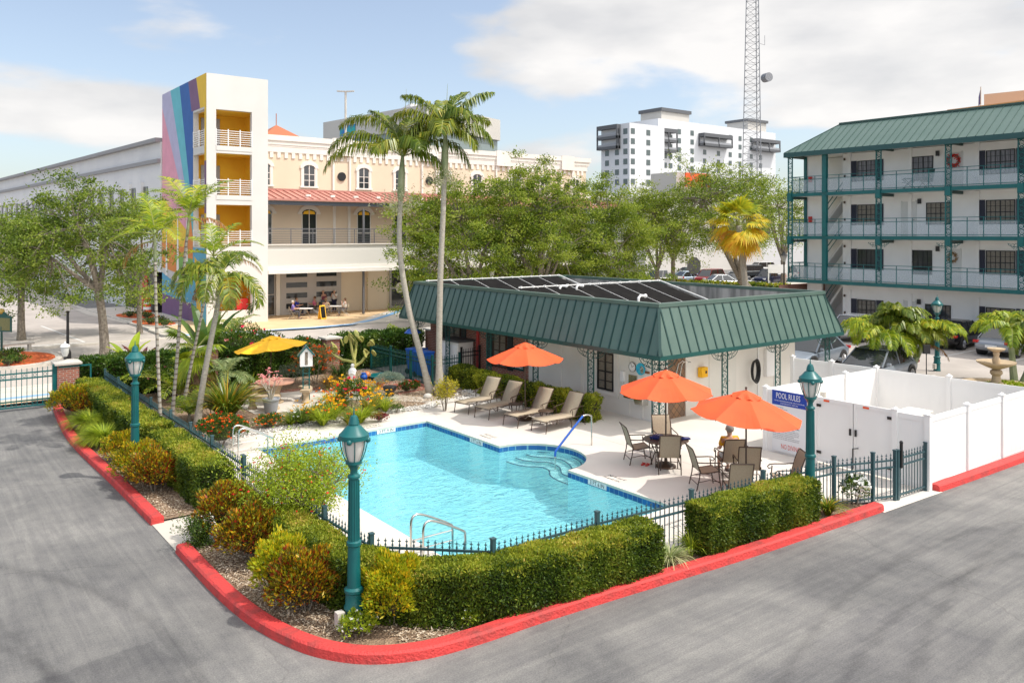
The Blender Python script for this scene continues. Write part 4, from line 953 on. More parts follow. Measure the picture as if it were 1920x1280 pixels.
for (ya,yb,sh) in ((26.0,26.9,1),(29.3,30.3,1)):
    w_ = window(ph, PHX0-.042, ya,yb,.75,2.1,2,nx=2,nz=4,pane=BLIND,mat=M['bronze'])
    for yy in (ya-.42,yb+.06):
        b = MB(); b.box(PHX0-.075,PHX0-.042,yy,yy+.36,.7,2.15)
        for k in range(12): b.box(PHX0-.085,PHX0-.075,yy+.05,yy+.31,.78+k*.11,.82+k*.11)
        b.build('shutter', pmat('black_shutter',(0.015,0.02,0.022),rough=.5), ph, world=True)
b = MB(); b.box(PHX0-.12,PHX0-.045,27.9,28.02,0,2.4); b.build('downpipe', M['redcurb'], ph, world=True)
# door and fittings on the right wall
b = MB(); b.box(23.3,24.05,PHY0-.02,PHY0,0,2.05); b.box(22.55,23.25,PHY0-.016,PHY0,0,2.12); d = b.build('door', CEIL, ph, world=True, bevel=.005)
b = MB(); b.tube([(23.4,18.06,1.0),(23.4,17.99,1.0),(23.55,17.98,1.0)],.015,6); b.ball((23.4,18.07,1.0),.035,8); b.build('handle', M['steel'], d, world=True)
b = MB(); b.box(25.7,26.2,PHY0-.14,PHY0,.9,1.9); b.box(25.3,25.36,PHY0-.05,PHY0,.2,2.2); b.box(26.3,26.36,PHY0-.05,PHY0,.2,2.3); b.build('electric_box', M['white'], ph, world=True, bevel=.01)
t = thing('hose', 'coiled black garden hose hanging on the white wall', 'hose', (24.95,18.0,1.2))
b = MB()
for k in range(5): b.tube([((.17+.012*k)*math.cos(a), -.03*k-.02, (.36+.02*k)*math.sin(a)) for a in [2*PI*i/20 for i in range(21)]], .016, 6)
b.build('coil', M['black'], t, smooth='full')
t = thing('first_aid_box', 'small yellow emergency phone box on the pool house wall', 'phone box', (22.1,18.0,1.45))
b = MB(); b.box(-.16,.16,-.1,.08,-.17,.17); b.build('case', M['yellow'], t, bevel=.012); b = MB(); b.box(.02,.10,-.106,-.1,-.04,.05); b.build('sticker', M['black'], t)
# wall fittings on the left wall (x = 19.8, facing -x)
t = thing('wall_clock', 'round white wall clock on the pool house wall', 'clock', (19.77,19.05,1.72)); t.rotation_euler = (R(90),0,R(-90))
b = MB(); b.lathe([(.001,0),(.15,0),(.15,.025),(.001,.025)],n=24); b.build('case', M['white'], t); b = MB(); b.lathe([(.15,0),(.163,0),(.163,.03),(.15,.03)],n=24,cap=False); b.build('rim', M['bronze'], t)
b = MB(); b.bar((0,0,.03),(.08,.05,.03),.012,.004); b.bar((0,0,.03),(-.05,.10,.03),.012,.004)
for k in range(12): a = k*PI/6; b.bar((.11*math.cos(a),.11*math.sin(a),.028),(.135*math.cos(a),.135*math.sin(a),.028),.01,.004)
b.build('hand', M['black'], t)
t = thing('wall_plaque', 'round blue and white painted plaque beside the wall clock', 'plaque', (19.77,18.68,1.70)); t.rotation_euler = (R(90),0,R(-90))
b = MB(); b.lathe([(.001,0),(.20,0),(.20,.02),(.001,.02)],n=28); b.build('disc', pmat('plaque_paint',(0.01,0.30,0.55),(0.05,0.60,0.75),5,.5), t)
b = MB(); b.add([(.02,-.15,.022),(.13,-.12,.022),(.15,.05,.022),(.05,.12,.022),(-.02,.02,.022)],[(0,1,2,3,4)]); b.build('painted_scene', pmat('plaque_white',(0.7,0.7,0.66),(0.10,0.12,0.05),18,.6), t)
t = thing('wall_sign', 'small brown wooden sign on the white wall', 'sign', (19.78,18.40,1.62)); b = MB(); b.box(-.015,.02,-.09,.09,-.035,.035); b.build('board', pmat('brown_wood',(0.26,0.09,0.03),rough=.6), t)
t = thing('drinking_fountain', 'stainless steel double drinking fountain on the white wall', 'drinking fountain', (19.78,18.9,.9))
for (y,z) in ((.15,.02),(-.35,-.12)):
    b = MB(); b.add([(-.30,y-.2,z),(-.30,y+.2,z),(.02,y+.2,z),(.02,y-.2,z),(-.26,y-.17,z-.22),(-.26,y+.17,z-.22),(.02,y+.17,z-.24),(.02,y-.17,z-.24)],[(0,1,2,3),(7,6,5,4),(0,4,5,1),(1,5,6,2),(2,6,7,3),(3,7,4,0)]); b.build('basin', M['steel'], t, bevel=.01)
b = MB(); b.box(-.02,.02,-.05,.33,.05,.55); b.build('back_plate', M['steel'], t)
t = thing('outdoor_phone', 'white wall phone box beside the window', 'phone box', (19.76,19.5,1.2)); b = MB(); b.box(-.06,.04,-.08,.08,-.02,.32); b.build('case', M['white'], t, bevel=.01); b = MB(); b.tube([(0,0,-.02),(0,0,-.55)],.012,5); b.build('cable', M['white'], t)
t = thing('no_diving_sign', 'green sign reading NO DIVING on the brick wall behind an umbrella', 'sign', (19.70,25.25,.92)); t.rotation_euler = (R(90),0,R(-90))
b = MB(); b.box(-.42,.42,-.12,.12,0,.02); b.build('board', M['dkgreen'], t, bevel=.004); text_mesh('NO DIVING', .15, M['white'], 'lettering', t, (0,0,.022))
# ================================================================ steel picket fences
def fence(name, label, runs, mat, h=1.12, sp=.115, posth=None, cat='fence', gate=None, finial=True):
    p0 = runs[0][0]; t = thing(name, label, cat, (p0[0],p0[1],0)); posts = set(); ph_ = posth or h+.04
    for pts in runs:
        for a, c in zip(pts[:-1], pts[1:]):
            A = Vector((a[0],a[1],0)); Cc = Vector((c[0],c[1],0)); d = Cc-A; ln = d.length; d.normalize(); b = MB()
            for z in (h-.17,h-.33,.12): b.bar(A+Vector((0,0,z)),Cc+Vector((0,0,z)),.036,.036)
            k = max(1,int(ln/sp))
            for i in range(1,k):
                p = A+d*(ln*i/k); x,y = p.x,p.y; s=.008
                b.box(x-s,x+s,y-s,y+s,.06,h-.10)
                if finial:
                    b.box(x-.013,x+.013,y-.013,y+.013,h-.135,h-.11); b.lathe([(.014,0),(.006,.02),(.016,.04),(.001,.10)],(x,y,h-.10),4)
                    q = d*.026; b.bar(p+Vector((0,0,h-.055))-q,p+Vector((0,0,h-.055))+q,.008,.014)
            b.build('panel', mat, t, world=True)
            for q in (a,c): posts.add(q)
    for (x,y) in sorted(posts):
        b = MB(); s=.036; b.box(x-s,x+s,y-s,y+s,0,ph_); b.box(x-s-.008,x+s+.008,y-s-.008,y+s+.008,ph_,ph_+.025); b.build('post', mat, t, world=True)
    return t
yl = [33.0-2.1*i for i in range(8)]
pf = fence('pool_fence', 'blue grey steel picket fence running round the front and left of the pool', [[(6.38,y) for y in (33.0,30.8,28.6,26.4,24.2,22.3,20.5,18.3)],[(6.38,16.6),(6.38,13.95),(6.42,12.2),(7.9,10.77),(10.16,10.67),(12.5,10.46),(14.7,10.36),(16.9,10.05),(17.9,9.68),(18.5,9.47)]], M['fence'], sp=.115)
g1 = fence('pool_gate', 'narrow steel picket gate beside the white enclosure corner', [[(18.58,9.45),(19.78,9.38)]], M['fence'], h=1.13, posth=1.16, cat='gate')
b = MB(); b.box(18.63,18.69,9.38,9.43,.75,1.32); b.ball((18.66,9.405,1.34),.045,8); b.build('latch', M['black'], g1, world=True)
g2 = fence('pool_gate', 'picket gate across the pale path between the two side hedges', [[(6.38,18.2),(6.38,16.7)]], M['fence'], cat='gate')
sf = fence('garden_fence', 'dark green picket fence behind the two tall palms', [[(17.3,32.9),(17.3,31.1),(17.3,29.4),(17.3,27.7),(18.6,27.7)]], M['dkgreen'], h=1.25)
t = fence('garden_gate', 'black picket gate between tall palms and brick wall', [[(18.7,27.7),(19.65,27.75)]], M['black'], h=1.45, cat='gate')
# brick pillars and the boundary
def pillar(x, y, label, h=1.55, s=.62):
    t = thing('brick_pillar', label, 'pillar', (x,y,0), 0, 'brick pillars along the boundary hedge')
    b = MB(); b.box(-s/2,s/2,-s/2,s/2,0,h); b.build('shaft', M['brick'], t)
    b = MB(); b.box(-s/2-.09,s/2+.09,-s/2-.09,s/2+.09,h,h+.07); b.add([(-s/2-.05,-s/2-.05,h+.07),(s/2+.05,-s/2-.05,h+.07),(s/2+.05,s/2+.05,h+.07),(-s/2-.05,s/2+.05,h+.07),(0,0,h+.16)],[(0,1,4),(1,2,4),(2,3,4),(3,0,4)]); b.build('cap', M['concrete'], t)
    return t
pillar(5.15,33.2,'brick gate pillar carrying a white lantern',1.47,.7); pillar(10.2,33.3,'brick pillar half hidden behind the palm clump'); pillar(15.5,33.3,'brick pillar between the yellow umbrella and the cactus'); pillar(20.9,33.3,'brick pillar beside the pool house brick wall')
t = thing('pillar_lantern', 'white globe lantern on the brick gate pillar', 'lantern', (5.1,33.2,1.63))
b = MB(); b.lathe([(.05,0),(.03,.06),(.05,.1)],n=10); b.build('base', M['black'], t); b = MB(); b.lathe([(.07,.1),(.12,.22),(.14,.40),(.13,.45)],n=10); b.build('globe', pmat('frosted_glass',(0.62,0.62,0.60),rough=.25), t, smooth=True); b = MB(); b.lathe([(.17,.45),(.14,.52),(.04,.56),(.015,.64)],n=10); b.build('lid', M['white'], t)
# sliding vehicle gate
vg = thing('driveway_gate', 'teal metal driveway gate at the end of the lane', 'gate', (4.75,33.0,0))
b = MB(); b.box(4.66,4.84,32.9,33.08,0,1.5); b.build('post', M['teal'], vg, world=True)
b = MB()
for z in (.1,.30,1.08,1.27): b.box(-3,4.66,32.97,33.03,z,z+.045)
for i in range(48): x = -3+i*.16; b.box(x-.011,x+.011,32.99,33.01,.1,1.45)
for i in range(24): b.tube([(-2.92+i*.32+.05*math.cos(a),33.0,1.195+.055*math.sin(a)) for a in [2*PI*k/8 for k in range(9)]],.008,4); b.tube([(-2.92+i*.32+.05*math.cos(a),33.0,.22+.055*math.sin(a)) for a in [2*PI*k/8 for k in range(9)]],.008,4)
b.build('leaf', M['teal'], vg, world=True)
b = MB(); b.box(4.84,5.9,32.84,32.88,1.38,1.43); b.box(5.85,5.9,32.84,32.88,0,1.38); b.build('side_frame', M['teal'], vg, world=True)
b = MB(); b.box(5.55,5.85,32.35,32.75,0,.75); tag(b.build('gate_motor', M['concrete'], bevel=.02), 'grey gate motor cabinet beside the brick gate pillar', 'cabinet')
# ================================================================ white vinyl enclosure
ve = thing('vinyl_fence', 'tall white vinyl fence enclosing the equipment yard', 'fence', (19.85,9.35,0))
def vrun(pts, hh=1.78):
    for a, c in zip(pts[:-1], pts[1:]):
        A = Vector((a[0],a[1],0)); C_ = Vector((c[0],c[1],0)); b = MB(); d = (C_-A); ln = d.length; d.normalize()
        b.bar(A+Vector((0,0,hh/2)),C_+Vector((0,0,hh/2)),.03,hh-.18); b.bar(A+Vector((0,0,hh-.07)),C_+Vector((0,0,hh-.07)),.055,.13); b.bar(A+Vector((0,0,.09)),C_+Vector((0,0,.09)),.055,.13)
        q = Vector((-d.y,d.x,0)); k = int(ln/.28)
        for i in range(1,k): p = A+d*(ln*i/k); b.bar(p+Vector((0,0,.15)),p+Vector((0,0,hh-.13)),.010,.034,up=tuple(q))
        b.build('panel', M['vinyl'], ve, world=True)
    for (x,y) in pts:
        if (x,y) in seen: continue
        seen.add((x,y)); b = MB(); b.box(x-.065,x+.065,y-.065,y+.065,0,hh+.03); b.box(x-.08,x+.08,y-.08,y+.08,hh+.03,hh+.06); b.lathe([(.09,0),(.02,.05)],(x,y,hh+.06),4); b.build('post', M['vinyl'], ve, world=True)
seen = set()
vrun([(19.85,9.35),(21.88,9.33),(23.9,9.3),(25.9,9.27)]); vrun([(25.9,9.27),(25.75,11.5),(25.65,13.75)]); vrun([(19.85,13.9),(21.9,13.85),(23.85,13.8),(25.65,13.75)]); vrun([(25.65,13.75),(25.6,15.3),(25.5,16.75)])
vrun([(25.9,9.27),(28.2,9.2),(30.5,9.1)])
vrun([(19.85,9.35),(19.85,10.15)]); vrun([(19.85,12.35),(19.85,13.9)])
# double gate leaves between, with black hinges
for (y0_,y1_,lab) in ((10.22,11.24,1),(11.26,12.28,2)):
    b = MB(); b.box(19.835,19.865,y0_,y1_,.12,1.78); b.box(19.82,19.88,y0_,y1_,1.70,1.80); b.box(19.82,19.88,y0_,y1_,.08,.18); b.box(19.82,19.88,y0_,y0_+.07,.18,1.70); b.box(19.82,19.88,y1_-.07,y1_,.18,1.70); g = b.build('gate_leaf', M['vinyl'], ve, world=True)
    b = MB(); yh = y0_ if lab == 1 else y1_
    for z in (.3,1.55): b.box(19.80,19.82,yh-.12,yh+.12,z,z+.07); b.build('hinge', M['black'], g, world=True); b = MB()
    b.box(19.79,19.82,11.15 if lab == 1 else 11.30,11.20 if lab == 1 else 11.35,.95,1.12); b.build('latch', M['black'], g, world=True)
b = MB(); b.tube([(19.8,11.25,0.05),(19.8,11.25,.62),(19.8,11.1,.66)],.014,6); b.build('drop_bolt', M['black'], ve, world=True)
for y in (10.9,12.9-.9): b = MB(); b.box(19.81,19.818,y-.08,y+.08,1.71,1.76); b.build('sticker', M['orange'], ve, world=True)
sg = thing('pool_rules_sign', 'large white POOL RULES board with blue header on the vinyl fence', 'sign', (19.79,13.1,.95)); sg.scale = (.70,1.06,1); sg.rotation_euler = (R(90),0,R(-90))
b = MB(); b.box(-.78,.78,-.80,.80,-.01,.012); b.build('board', pmat('sign_white',(0.74,0.75,0.77),rough=.4), sg)
b = MB(); b.box(-.78,.78,.42,.80,.012,.018); b.build('header', pmat('sign_blue',(0.01,0.05,0.36),rough=.4), sg)
text_mesh('POOL RULES', .215, M['vinyl'], 'title', sg, (-.05,.66,.019), ext=.001, sx=.9)
INK = pmat('sign_ink',(0.16,0.17,0.20),rough=.6)
for k, (s_, yy) in enumerate((('THE POOL IS OPEN FROM DAWN TO DUSK  SWIM AT YOUR OWN RISK', .53),('NO LIFEGUARD ON DUTY  GUESTS ONLY', .47))): text_mesh(s_, .042, M['vinyl'], 'fine_print', sg, (0,yy,.019), ext=.0005)
rd = random.Random(4); LN = ['SHOWER BEFORE ENTERING','NO FOOD OR DRINK IN POOL','NO GLASS OR ANIMALS IN POOL AREA','BATHING LOAD: 25 PERSONS','DO NOT SWALLOW THE POOL WATER','CHILDREN MUST BE WITH AN ADULT','NO RUNNING OR ROUGH PLAY','PLEASE RETURN CHAIRS AND TOWELS']
b_ = []
for k in range(19):
    if k in (3,8): continue
    b_.append((-.74, .36-k*.046, '  '.join(rd.sample(LN, 1 if k < 8 else 2))[:58]))
for k, (x, y, s_) in enumerate(b_): text_mesh(s_, .036, INK, 'fine_print', sg, (x,y,.013), ext=.0005, align='LEFT')
text_mesh('NO DIVING', .18, pmat('sign_red',(0.65,0.06,0.03),rough=.5), 'warning', sg, (.05,-.66,.013), ext=.001, sx=.9)
# equipment inside the enclosure
t = thing('equipment_box', 'beige electrical cabinet standing inside the white enclosure', 'cabinet', (22.3,10.9,0)); b = MB(); b.box(-.4,.4,-.3,.3,0,1.28); b.build('case', pmat('beige_case',(0.50,0.47,0.38),(0.44,0.41,0.33),3,.5), t, bevel=.02); b = MB(); b.box(-.43,.43,-.33,.33,1.28,1.33); b.build('lid', M['creamwall'], t)
t = thing('yard_pipe', 'grey vertical pipe standing against the inner vinyl wall', 'pipe', (22.2,13.55,0)); b = MB(); b.tube([(0,0,0),(0,0,1.45)],.09,10); b.build('pipe', M['concrete'], t, smooth=True); b = MB(); b.tube([(0,0,1.3),(-.35,0,1.35)],.03,6); b.build('arm', M['vinyl'], t)
# ================================================================ lamp posts
LG = pmat('lamp_glass', (0.55,0.54,0.50), (0.62,0.61,0.57), 3, .12, spec=.8)
def lamp_post(label, loc, h=3.4, mat=None, group=None):
    m_ = mat or M['teal']; t = thing('lamp_post', label, 'lamp post', loc, 0, group)
    b = MB(); b.lathe([(.15,0),(.155,.04),(.14,.06),(.135,.32),(.155,.34),(.155,.37),(.135,.40),(.13,.58),(.15,.60),(.15,.64),(.105,.67),(.095,1.30),(.115,1.32),(.115,1.37),(.085,1.39),(.075,h-.78),(.10,h-.76),(.10,h-.73),(.06,h-.70),(.055,h-.64),(.10,h-.56),(.13,h-.54),(.13,h-.50)], n=20); b.build('pole', m_, t, smooth=True)
    b = MB()
    for i in range(14): a = 2*PI*i/14; b.bar((.088*math.cos(a),.088*math.sin(a),1.4),(.079*math.cos(a),.079*math.sin(a),h-.8),.010,.012)
    b.build('flute', m_, t)
    b = MB(); b.lathe([(.10,h-.50),(.16,h-.36),(.185,h-.22),(.185,h-.16)], n=20); b.build('globe', LG, t, smooth=True)
    b = MB()
    for i in range(8):
        a = 2*PI*(i+.5)/8; b.tube([(r_*math.cos(a),r_*math.sin(a),z) for r_,z in ((.12,h-.51),(.175,h-.37),(.205,h-.24),(.215,h-.14))],.009,5)
    b.build('cage', m_, t)
    b = MB(); b.lathe([(.20,h-.17),(.235,h-.16),(.235,h-.09),(.20,h-.06),(.12,h+.03),(.075,h+.06),(.085,h+.07),(.07,h+.14),(.05,h+.19),(.015,h+.21),(.008,h+.30),(.002,h+.34)], n=20)
    for i in range(4): a = 2*PI*(i+.5)/4; b.ball((.225*math.cos(a),.225*math.sin(a),h-.17),.045,8)
    b.build('hood', m_, t, smooth=True)
    return t
lamp = lamp_post('teal lamp post nearest the camera at the red curb bend', (5.74,11.48,.05), 3.12, group='teal lamp posts')
b = MB(); b.box(-.30,-.18,-.06,.06,.12,.34); b.build('junction_box', M['concrete'], lamp)
dup(lamp, (4.92,21.9,.05), 0, 'teal lamp post standing beside the left lane'); dup(lamp, (15.8,9.95,.05), 0, 'teal lamp post in front of the POOL RULES board'); 
dup(lamp, (*GD(1757,36.5),0), 0, 'teal lamp post behind the bushy palm near the motel')
st = thing('street_lamp', 'tall black street lamp on the sidewalk by the left oak', 'street lamp', (*G(127,672),0))
hh = zAt(552,*G(127,672))
b = MB(); b.lathe([(.16,0),(.16,.3),(.10,.45),(.07,.6),(.06,hh-.9),(.10,hh-.85),(.05,hh-.8)],n=12); b.build('pole', M['black'], st, smooth=True); b = MB(); b.lathe([(.12,hh-.8),(.22,hh-.25)],n=8); b.build('globe', LG, st); b = MB(); b.lathe([(.27,hh-.25),(.25,hh-.18),(.06,hh-.02),(.02,hh+.1)],n=8); b.build('hood', M['black'], st)
# ================================================================ pool furniture
def sling_chair(label, loc, rz, group='beige sling chairs around the pool tables'):
    "faces local +x"
    t = thing('patio_chair', label, 'chair', loc, rz, group)
    prof = [(.28,.43),(.24,.45),(.05,.425),(-.16,.41),(-.22,.46),(-.27,.62),(-.33,.82),(-.40,.99),(-.44,1.03)]
    b = MB(); w = .25
    pr = smoothline(prof, 4); n = len(pr)
    vs = [(x,-w,z) for x,z in pr]+[(x,w,z) for x,z in pr]; vs += [(x+.006,y,z-.012) for x,y,z in vs]
    fs = []
    for i in range(n-1): fs += [(i,i+1,n+i+1,n+i),(2*n+i,3*n+i,3*n+i+1,2*n+i+1)]
    b.add(vs, fs); b.build('sling', M['sling'], t, smooth='full')
    b = MB()
    for s in (-1,1): b.tube([(x,s*(w+.012),z-.004) for x,z in pr], .015, 6)
    b.tube([(-.44,-w,1.03),(-.44,w,1.03)],.015,6); b.tube([(.28,-w,.43),(.28,w,.43)],.015,6); b.build('frame', M['bronze'], t, smooth=True)
    for s in (-1,1):
        y = s*(w+.035)
        b = MB(); b.tube([(-.30,y,.68),(-.1,y,.66),(.15,y,.66),(.28,y,.65),(.33,y,.60),(.30,y,.55),(.25,y,.57)],.014,6); b.build('armrest', M['bronze'], t, smooth=True)
        b = MB(); b.tube([(.22,y,.62),(.24,y,.42),(.27,y,.2),(.30,y,0)],.015,6); b.build('leg', M['bronze'], t, smooth=True)
        b = MB(); b.tube([(-.22,y,.50),(-.24,y,.30),(-.31,y,0)],.015,6); b.build('leg', M['bronze'], t, smooth=True)
    b = MB(); b.tube([(.29,-w-.03,.16),(.2,-w*.5,.2),(.2,w*.5,.2),(.29,w+.03,.16)],.010,5); b.tube([(-.29,-w-.03,.16),(-.29,w+.03,.16)],.010,5)
    for s in (-1,1): b.tube([(.28,s*(w+.035),.2),(0,s*(w+.035),.25),(-.28,s*(w+.035),.2)],.010,5)
    b.build('stretcher', M['bronze'], t); return t
def lounger(label, loc, rz, back=60):
    "foot end at origin, head towards +x"
    t = thing('sun_lounger', label, 'lounger', loc, rz, 'beige sun loungers beside the pool')
    w = .30; L_ = 1.28; a = R(back)
    pr = [(0,.36),(.04,.385),(.2,.39),(.7,.37),(L_,.35)]+[(L_+.06+math.cos(a)*u,.36+math.sin(a)*u) for u in (.05,.25,.5,.72)]
    pr += [(pr[-1][0]+.07, pr[-1][1]+.03)]
    pr = smoothline(pr, 3); n = len(pr); b = MB()
    vs = [(x,-w,z) for x,z in pr]+[(x,w,z) for x,z in pr]; vs += [(x+.004,y,z-.02) for x,y,z in vs]; fs = []
    for i in range(n-1): fs += [(i,i+1,n+i+1,n+i),(2*n+i,3*n+i,3*n+i+1,2*n+i+1),(i,2*n+i,2*n+i+1,i+1),(n+i,n+i+1,3*n+i+1,3*n+i)]
    fs += [(0,n,3*n,2*n),(n-1,3*n-1,4*n-1,2*n-1)]
    b.add(vs, fs); b.build('sling', M['sling'], t, smooth='full')
    b = MB()
    for s in (-1,1):
        y = s*(w+.015); b.tube([(.0,y,.345),(.3,y,.34),(.6,y,.33),(L_+.35,y,.32),(L_+.55,y,.33)],.016,6); b.tube([(L_+.05,y,.36),(pr[-2][0],y,pr[-2][1])],.014,6)
        b.tube([(.25,y,.33),(.35,y,.24),(.5,y,.30),(.6,y,.26),(.75,y,.31)],.010,5)
    b.tube([(0,-w,.345),(0,w,.345)],.016,6); b.tube([(L_+.5,-w,.33),(L_+.5,w,.33)],.014,6); b.tube([(.65,-w,.30),(.65,w,.30)],.012,6)
    b.tube([(pr[-1][0],-w,pr[-1][1]),(pr[-1][0],w,pr[-1][1])],.014,6); b.build('frame', M['bronze'], t, smooth=True)
    for s in (-1,1):
        y = s*(w+.02)
        for x in (.05,L_+.45): b = MB(); b.tube([(x,y,.34),(x-.02 if x < 1 else x+.03,y,.18),(x-.06 if x < 1 else x+.08,y,0)],.015,6); b.build('leg', M['bronze'], t, smooth=True)
        b = MB(); b.tube([(L_-.1,y,.33),(L_-.12,y,0)],.014,6); b.build('leg', M['bronze'], t, smooth=True)
        b = MB(); y2 = s*(w+.06); b.tube([(L_-.10,y2,.33),(L_-.12,y2,.52),(L_-.16,y2,.58),(L_-.22,y2,.56),(L_-.20,y2,.50)],.013,6); b.tube([(L_-.16,y2,.585),(L_+.05,y2,.60),(L_+.30,y2,.64),(L_+.42,y2,.62)],.013,6); b.build('armrest', M['bronze'], t, smooth=True)
        b = MB(); b.tube([(L_+.28,y,.66),(L_+.42,y,.5),(L_+.5,y,.33)],.010,5); b.build('back_strut', M['bronze'], t)
    return t
def umbrella(label, loc, rz, mat, r=1.28, zr=2.0, zt=2.50, tilt=(0,0), base=True, ptop=None, sag=.10, group='orange canvas umbrellas by the pool'):
    t = thing('patio_umbrella', label, 'umbrella', loc, rz, group); n = 8; K = 5; S = 6
    cx, cy = tilt
    def P_(i, u):     # i fraction round, u 0..1 outwards
        k = int(i) % n; f = i-int(i); a0 = 2*PI*k/n; a1 = 2*PI*(k+1)/n
        x = (1-f)*math.cos(a0)+f*math.cos(a1); y = (1-f)*math.sin(a0)+f*math.sin(a1); z = zt-(zt-zr)*(u**1.12)-sag*4*f*(1-f)*u*u*.7
        X, Y = r*u*x, r*u*y; return (X, Y, z-(X*cx+Y*cy))
    b = MB(); vs = []; fs = []; m_ = n*S
    for j in range(K+1):
        for i in range(m_): vs.append(P_(i/S, .06+.94*j/K))
    for j in range(K):
        for i in range(m_): fs.append((j*m_+i, j*m_+(i+1)%m_, (j+1)*m_+(i+1)%m_, (j+1)*m_+i))
    b.add(vs, fs); ca = b.build('canopy', mat, t); so = ca.modifiers.new('thick','SOLIDIFY'); so.thickness = .006
    b = MB(); vs = []; fs = []
    for j in range(3):
        for i in range(m_):
            x,y,z = P_(i/S, .001+.27*j/2); f = i/S-int(i/S); vs.append((x*1.02,y*1.02,z+.055-.012*j-.05*(j == 2)*math.sin(PI*f)**2*1.0))
    for j in range(2):
        for i in range(m_): fs.append((j*m_+i, j*m_+(i+1)%m_, (j+1)*m_+(i+1)%m_, (j+1)*m_+i))
    b.add(vs, fs); v = b.build('vent_flap', mat, ca); so = v.modifiers.new('thick','SOLIDIFY'); so.thickness = .006
    for k in range(n):
        b = MB(); p = P_(k,1); q = P_(k,.05); b.bar((q[0],q[1],q[2]-.02),(p[0],p[1],p[2]-.014),.014,.018); m2 = P_(k,.52); b.bar((0,0,zt-.55),(m2[0],m2[1],m2[2]-.02),.010,.012); b.build('rib', M['bronze'], t)
    b = MB(); b.tube([(0,0,.05),(0,0,zt+.08)],.021,10); b.ball((0,0,zt+.11),.03,8); b.box(-.03,.03,-.03,.03,zt-.6,zt-.5); b.build('pole', M['bronze'], t, smooth=True)
    b = MB(); b.tube([(.025,0,1.15),(.09,0,1.15)],.010,5); b.build('crank', M['black'], t)
    if base: b = MB(); b.lathe([(.27,0),(.27,.03),(.24,.06),(.12,.10),(.05,.13),(.03,.30)],n=20); b.build('base', M['bronze'], t, smooth=True)
    return t
Z0 = .032
for i,(px,py,a,lab) in enumerate(((865,776.7,14,'farthest of the four beige loungers, nearest the yellow leaved shrub'),(903,786.5,12,'second beige lounger from the yellow leaved shrub'),(957,801.5,9,'second beige lounger from the pool handrail'),(1010,812,6,'beige lounger nearest the blue pool handrail'))):
    x, y = G(px, py); lounger(lab, (x,y,Z0), R(a), 58)
umbrella('orange umbrella shading the beige loungers', (16.72,21.0,Z0), .2, M['orange'])
umbrella('orange umbrella over the round bronze table', (16.3,14.5,Z0), .35, M['orange'], base=True)
umbrella('orange umbrella nearest the POOL RULES board, tilted over the chairs', (16.0,11.75,Z0), .1, M['orange'], r=1.30, tilt=(.06,-.085), zr=1.90, zt=2.42)
umbrella('yellow umbrella over the stone garden table', (12.0,31.2,.05), .3, M['yellow'], r=1.40, zr=1.66, zt=2.04, tilt=(-.07,.09), group='yellow garden umbrella')
def side_table(label, loc):
    t = thing('side_table', label, 'side table', loc, 0, 'small bronze side tables between the loungers')
    b = MB(); b.lathe([(.001,.44),(.24,.44),(.25,.455),(.24,.47),(.001,.47)],n=20); b.build('top', M['bronze'], t)
    for k in range(3): a = 2*PI*k/3; b = MB(); b.tube([(.18*math.cos(a),.18*math.sin(a),.44),(.12*math.cos(a),.12*math.sin(a),.2),(.2*math.cos(a),.2*math.sin(a),0)],.012,5); b.build('leg', M['bronze'], t)
side_table('small round bronze table left of the lounger umbrella pole', (*G(967,758,.47),Z0)); side_table('small round bronze table between the two loungers nearer the handrail', (*G(1023,771,.47),Z0))
t = thing('patio_table', 'round bronze pool table around an orange umbrella pole', 'table', (16.3,14.5,Z0))
b = MB(); b.lathe([(.03,.70),(.58,.70),(.60,.715),(.58,.73),(.03,.73)],n=32); b.build('top', pmat('bronze_top',(0.09,0.06,0.04),(0.13,0.09,0.065),14,.25), t)
for k in range(4): a = 2*PI*k/4+.4; b = MB(); b.tube([(.46*math.cos(a),.46*math.sin(a),.70),(.30*math.cos(a),.30*math.sin(a),.35),(.42*math.cos(a),.42*math.sin(a),0)],.016,6); b.build('leg', M['bronze'], t)
TOWEL = pmat('blue_towel',(0.012,0.02,0.14),(0.45,0.47,0.60),3,.95,.4,60,stretch=(1,6,1),pos=(.55,.62))
t = thing('towel', 'folded dark blue and white towel on the round table', 'towel', (16.18,14.72,Z0+.732), .3); rs = np.random.RandomState(2)
b = MB(); b.box(-.2,.2,-.12,.12,0,.07); b.build('cloth', TOWEL, t, bevel=.03)
t = thing('towel', 'crumpled blue patterned towel at the right edge of the round table', 'towel', (16.65,14.18,Z0+.732), -.5); b = MB(); b.box(-.16,.16,-.09,.09,0,.05); b.build('cloth', TOWEL, t, bevel=.024)
t = thing('sandal', 'red sandals on the deck under the left chair of the round table', 'sandals', (16.0,14.95,Z0), .4)
for s in (-1,1): b = MB(); b.prism([(.13*math.cos(a),s*.06+.045*math.sin(a)) for a in [2*PI*i/12 for i in range(12)]],0,.02); b.bar((.03,s*.06-.04,.02),(.03,s*.06+.04,.05),.02,.01); b.build('shoe', M['red'], t)
rzR = math.atan2(-SN, CS); rzF = math.atan2(CS, SN)
sling_chair('beige sling chair at the left side of the round table', (*G(1196,868),Z0), rzR+.15)
sling_chair('beige sling chair behind the round table, facing the camera', (17.1,15.25,Z0), rzF+PI+.1)
sling_chair('beige sling chair in front of the round table, back to the camera', (*G(1253,886),Z0), rzF-.05)
sling_chair('beige sling chair to the left of the tilted umbrella pole', (15.75,12.75,Z0), rzR+.1)
chair_man = sling_chair('beige sling chair that the person in yellow sits in', (16.95,12.95,Z0), rzF+.1)
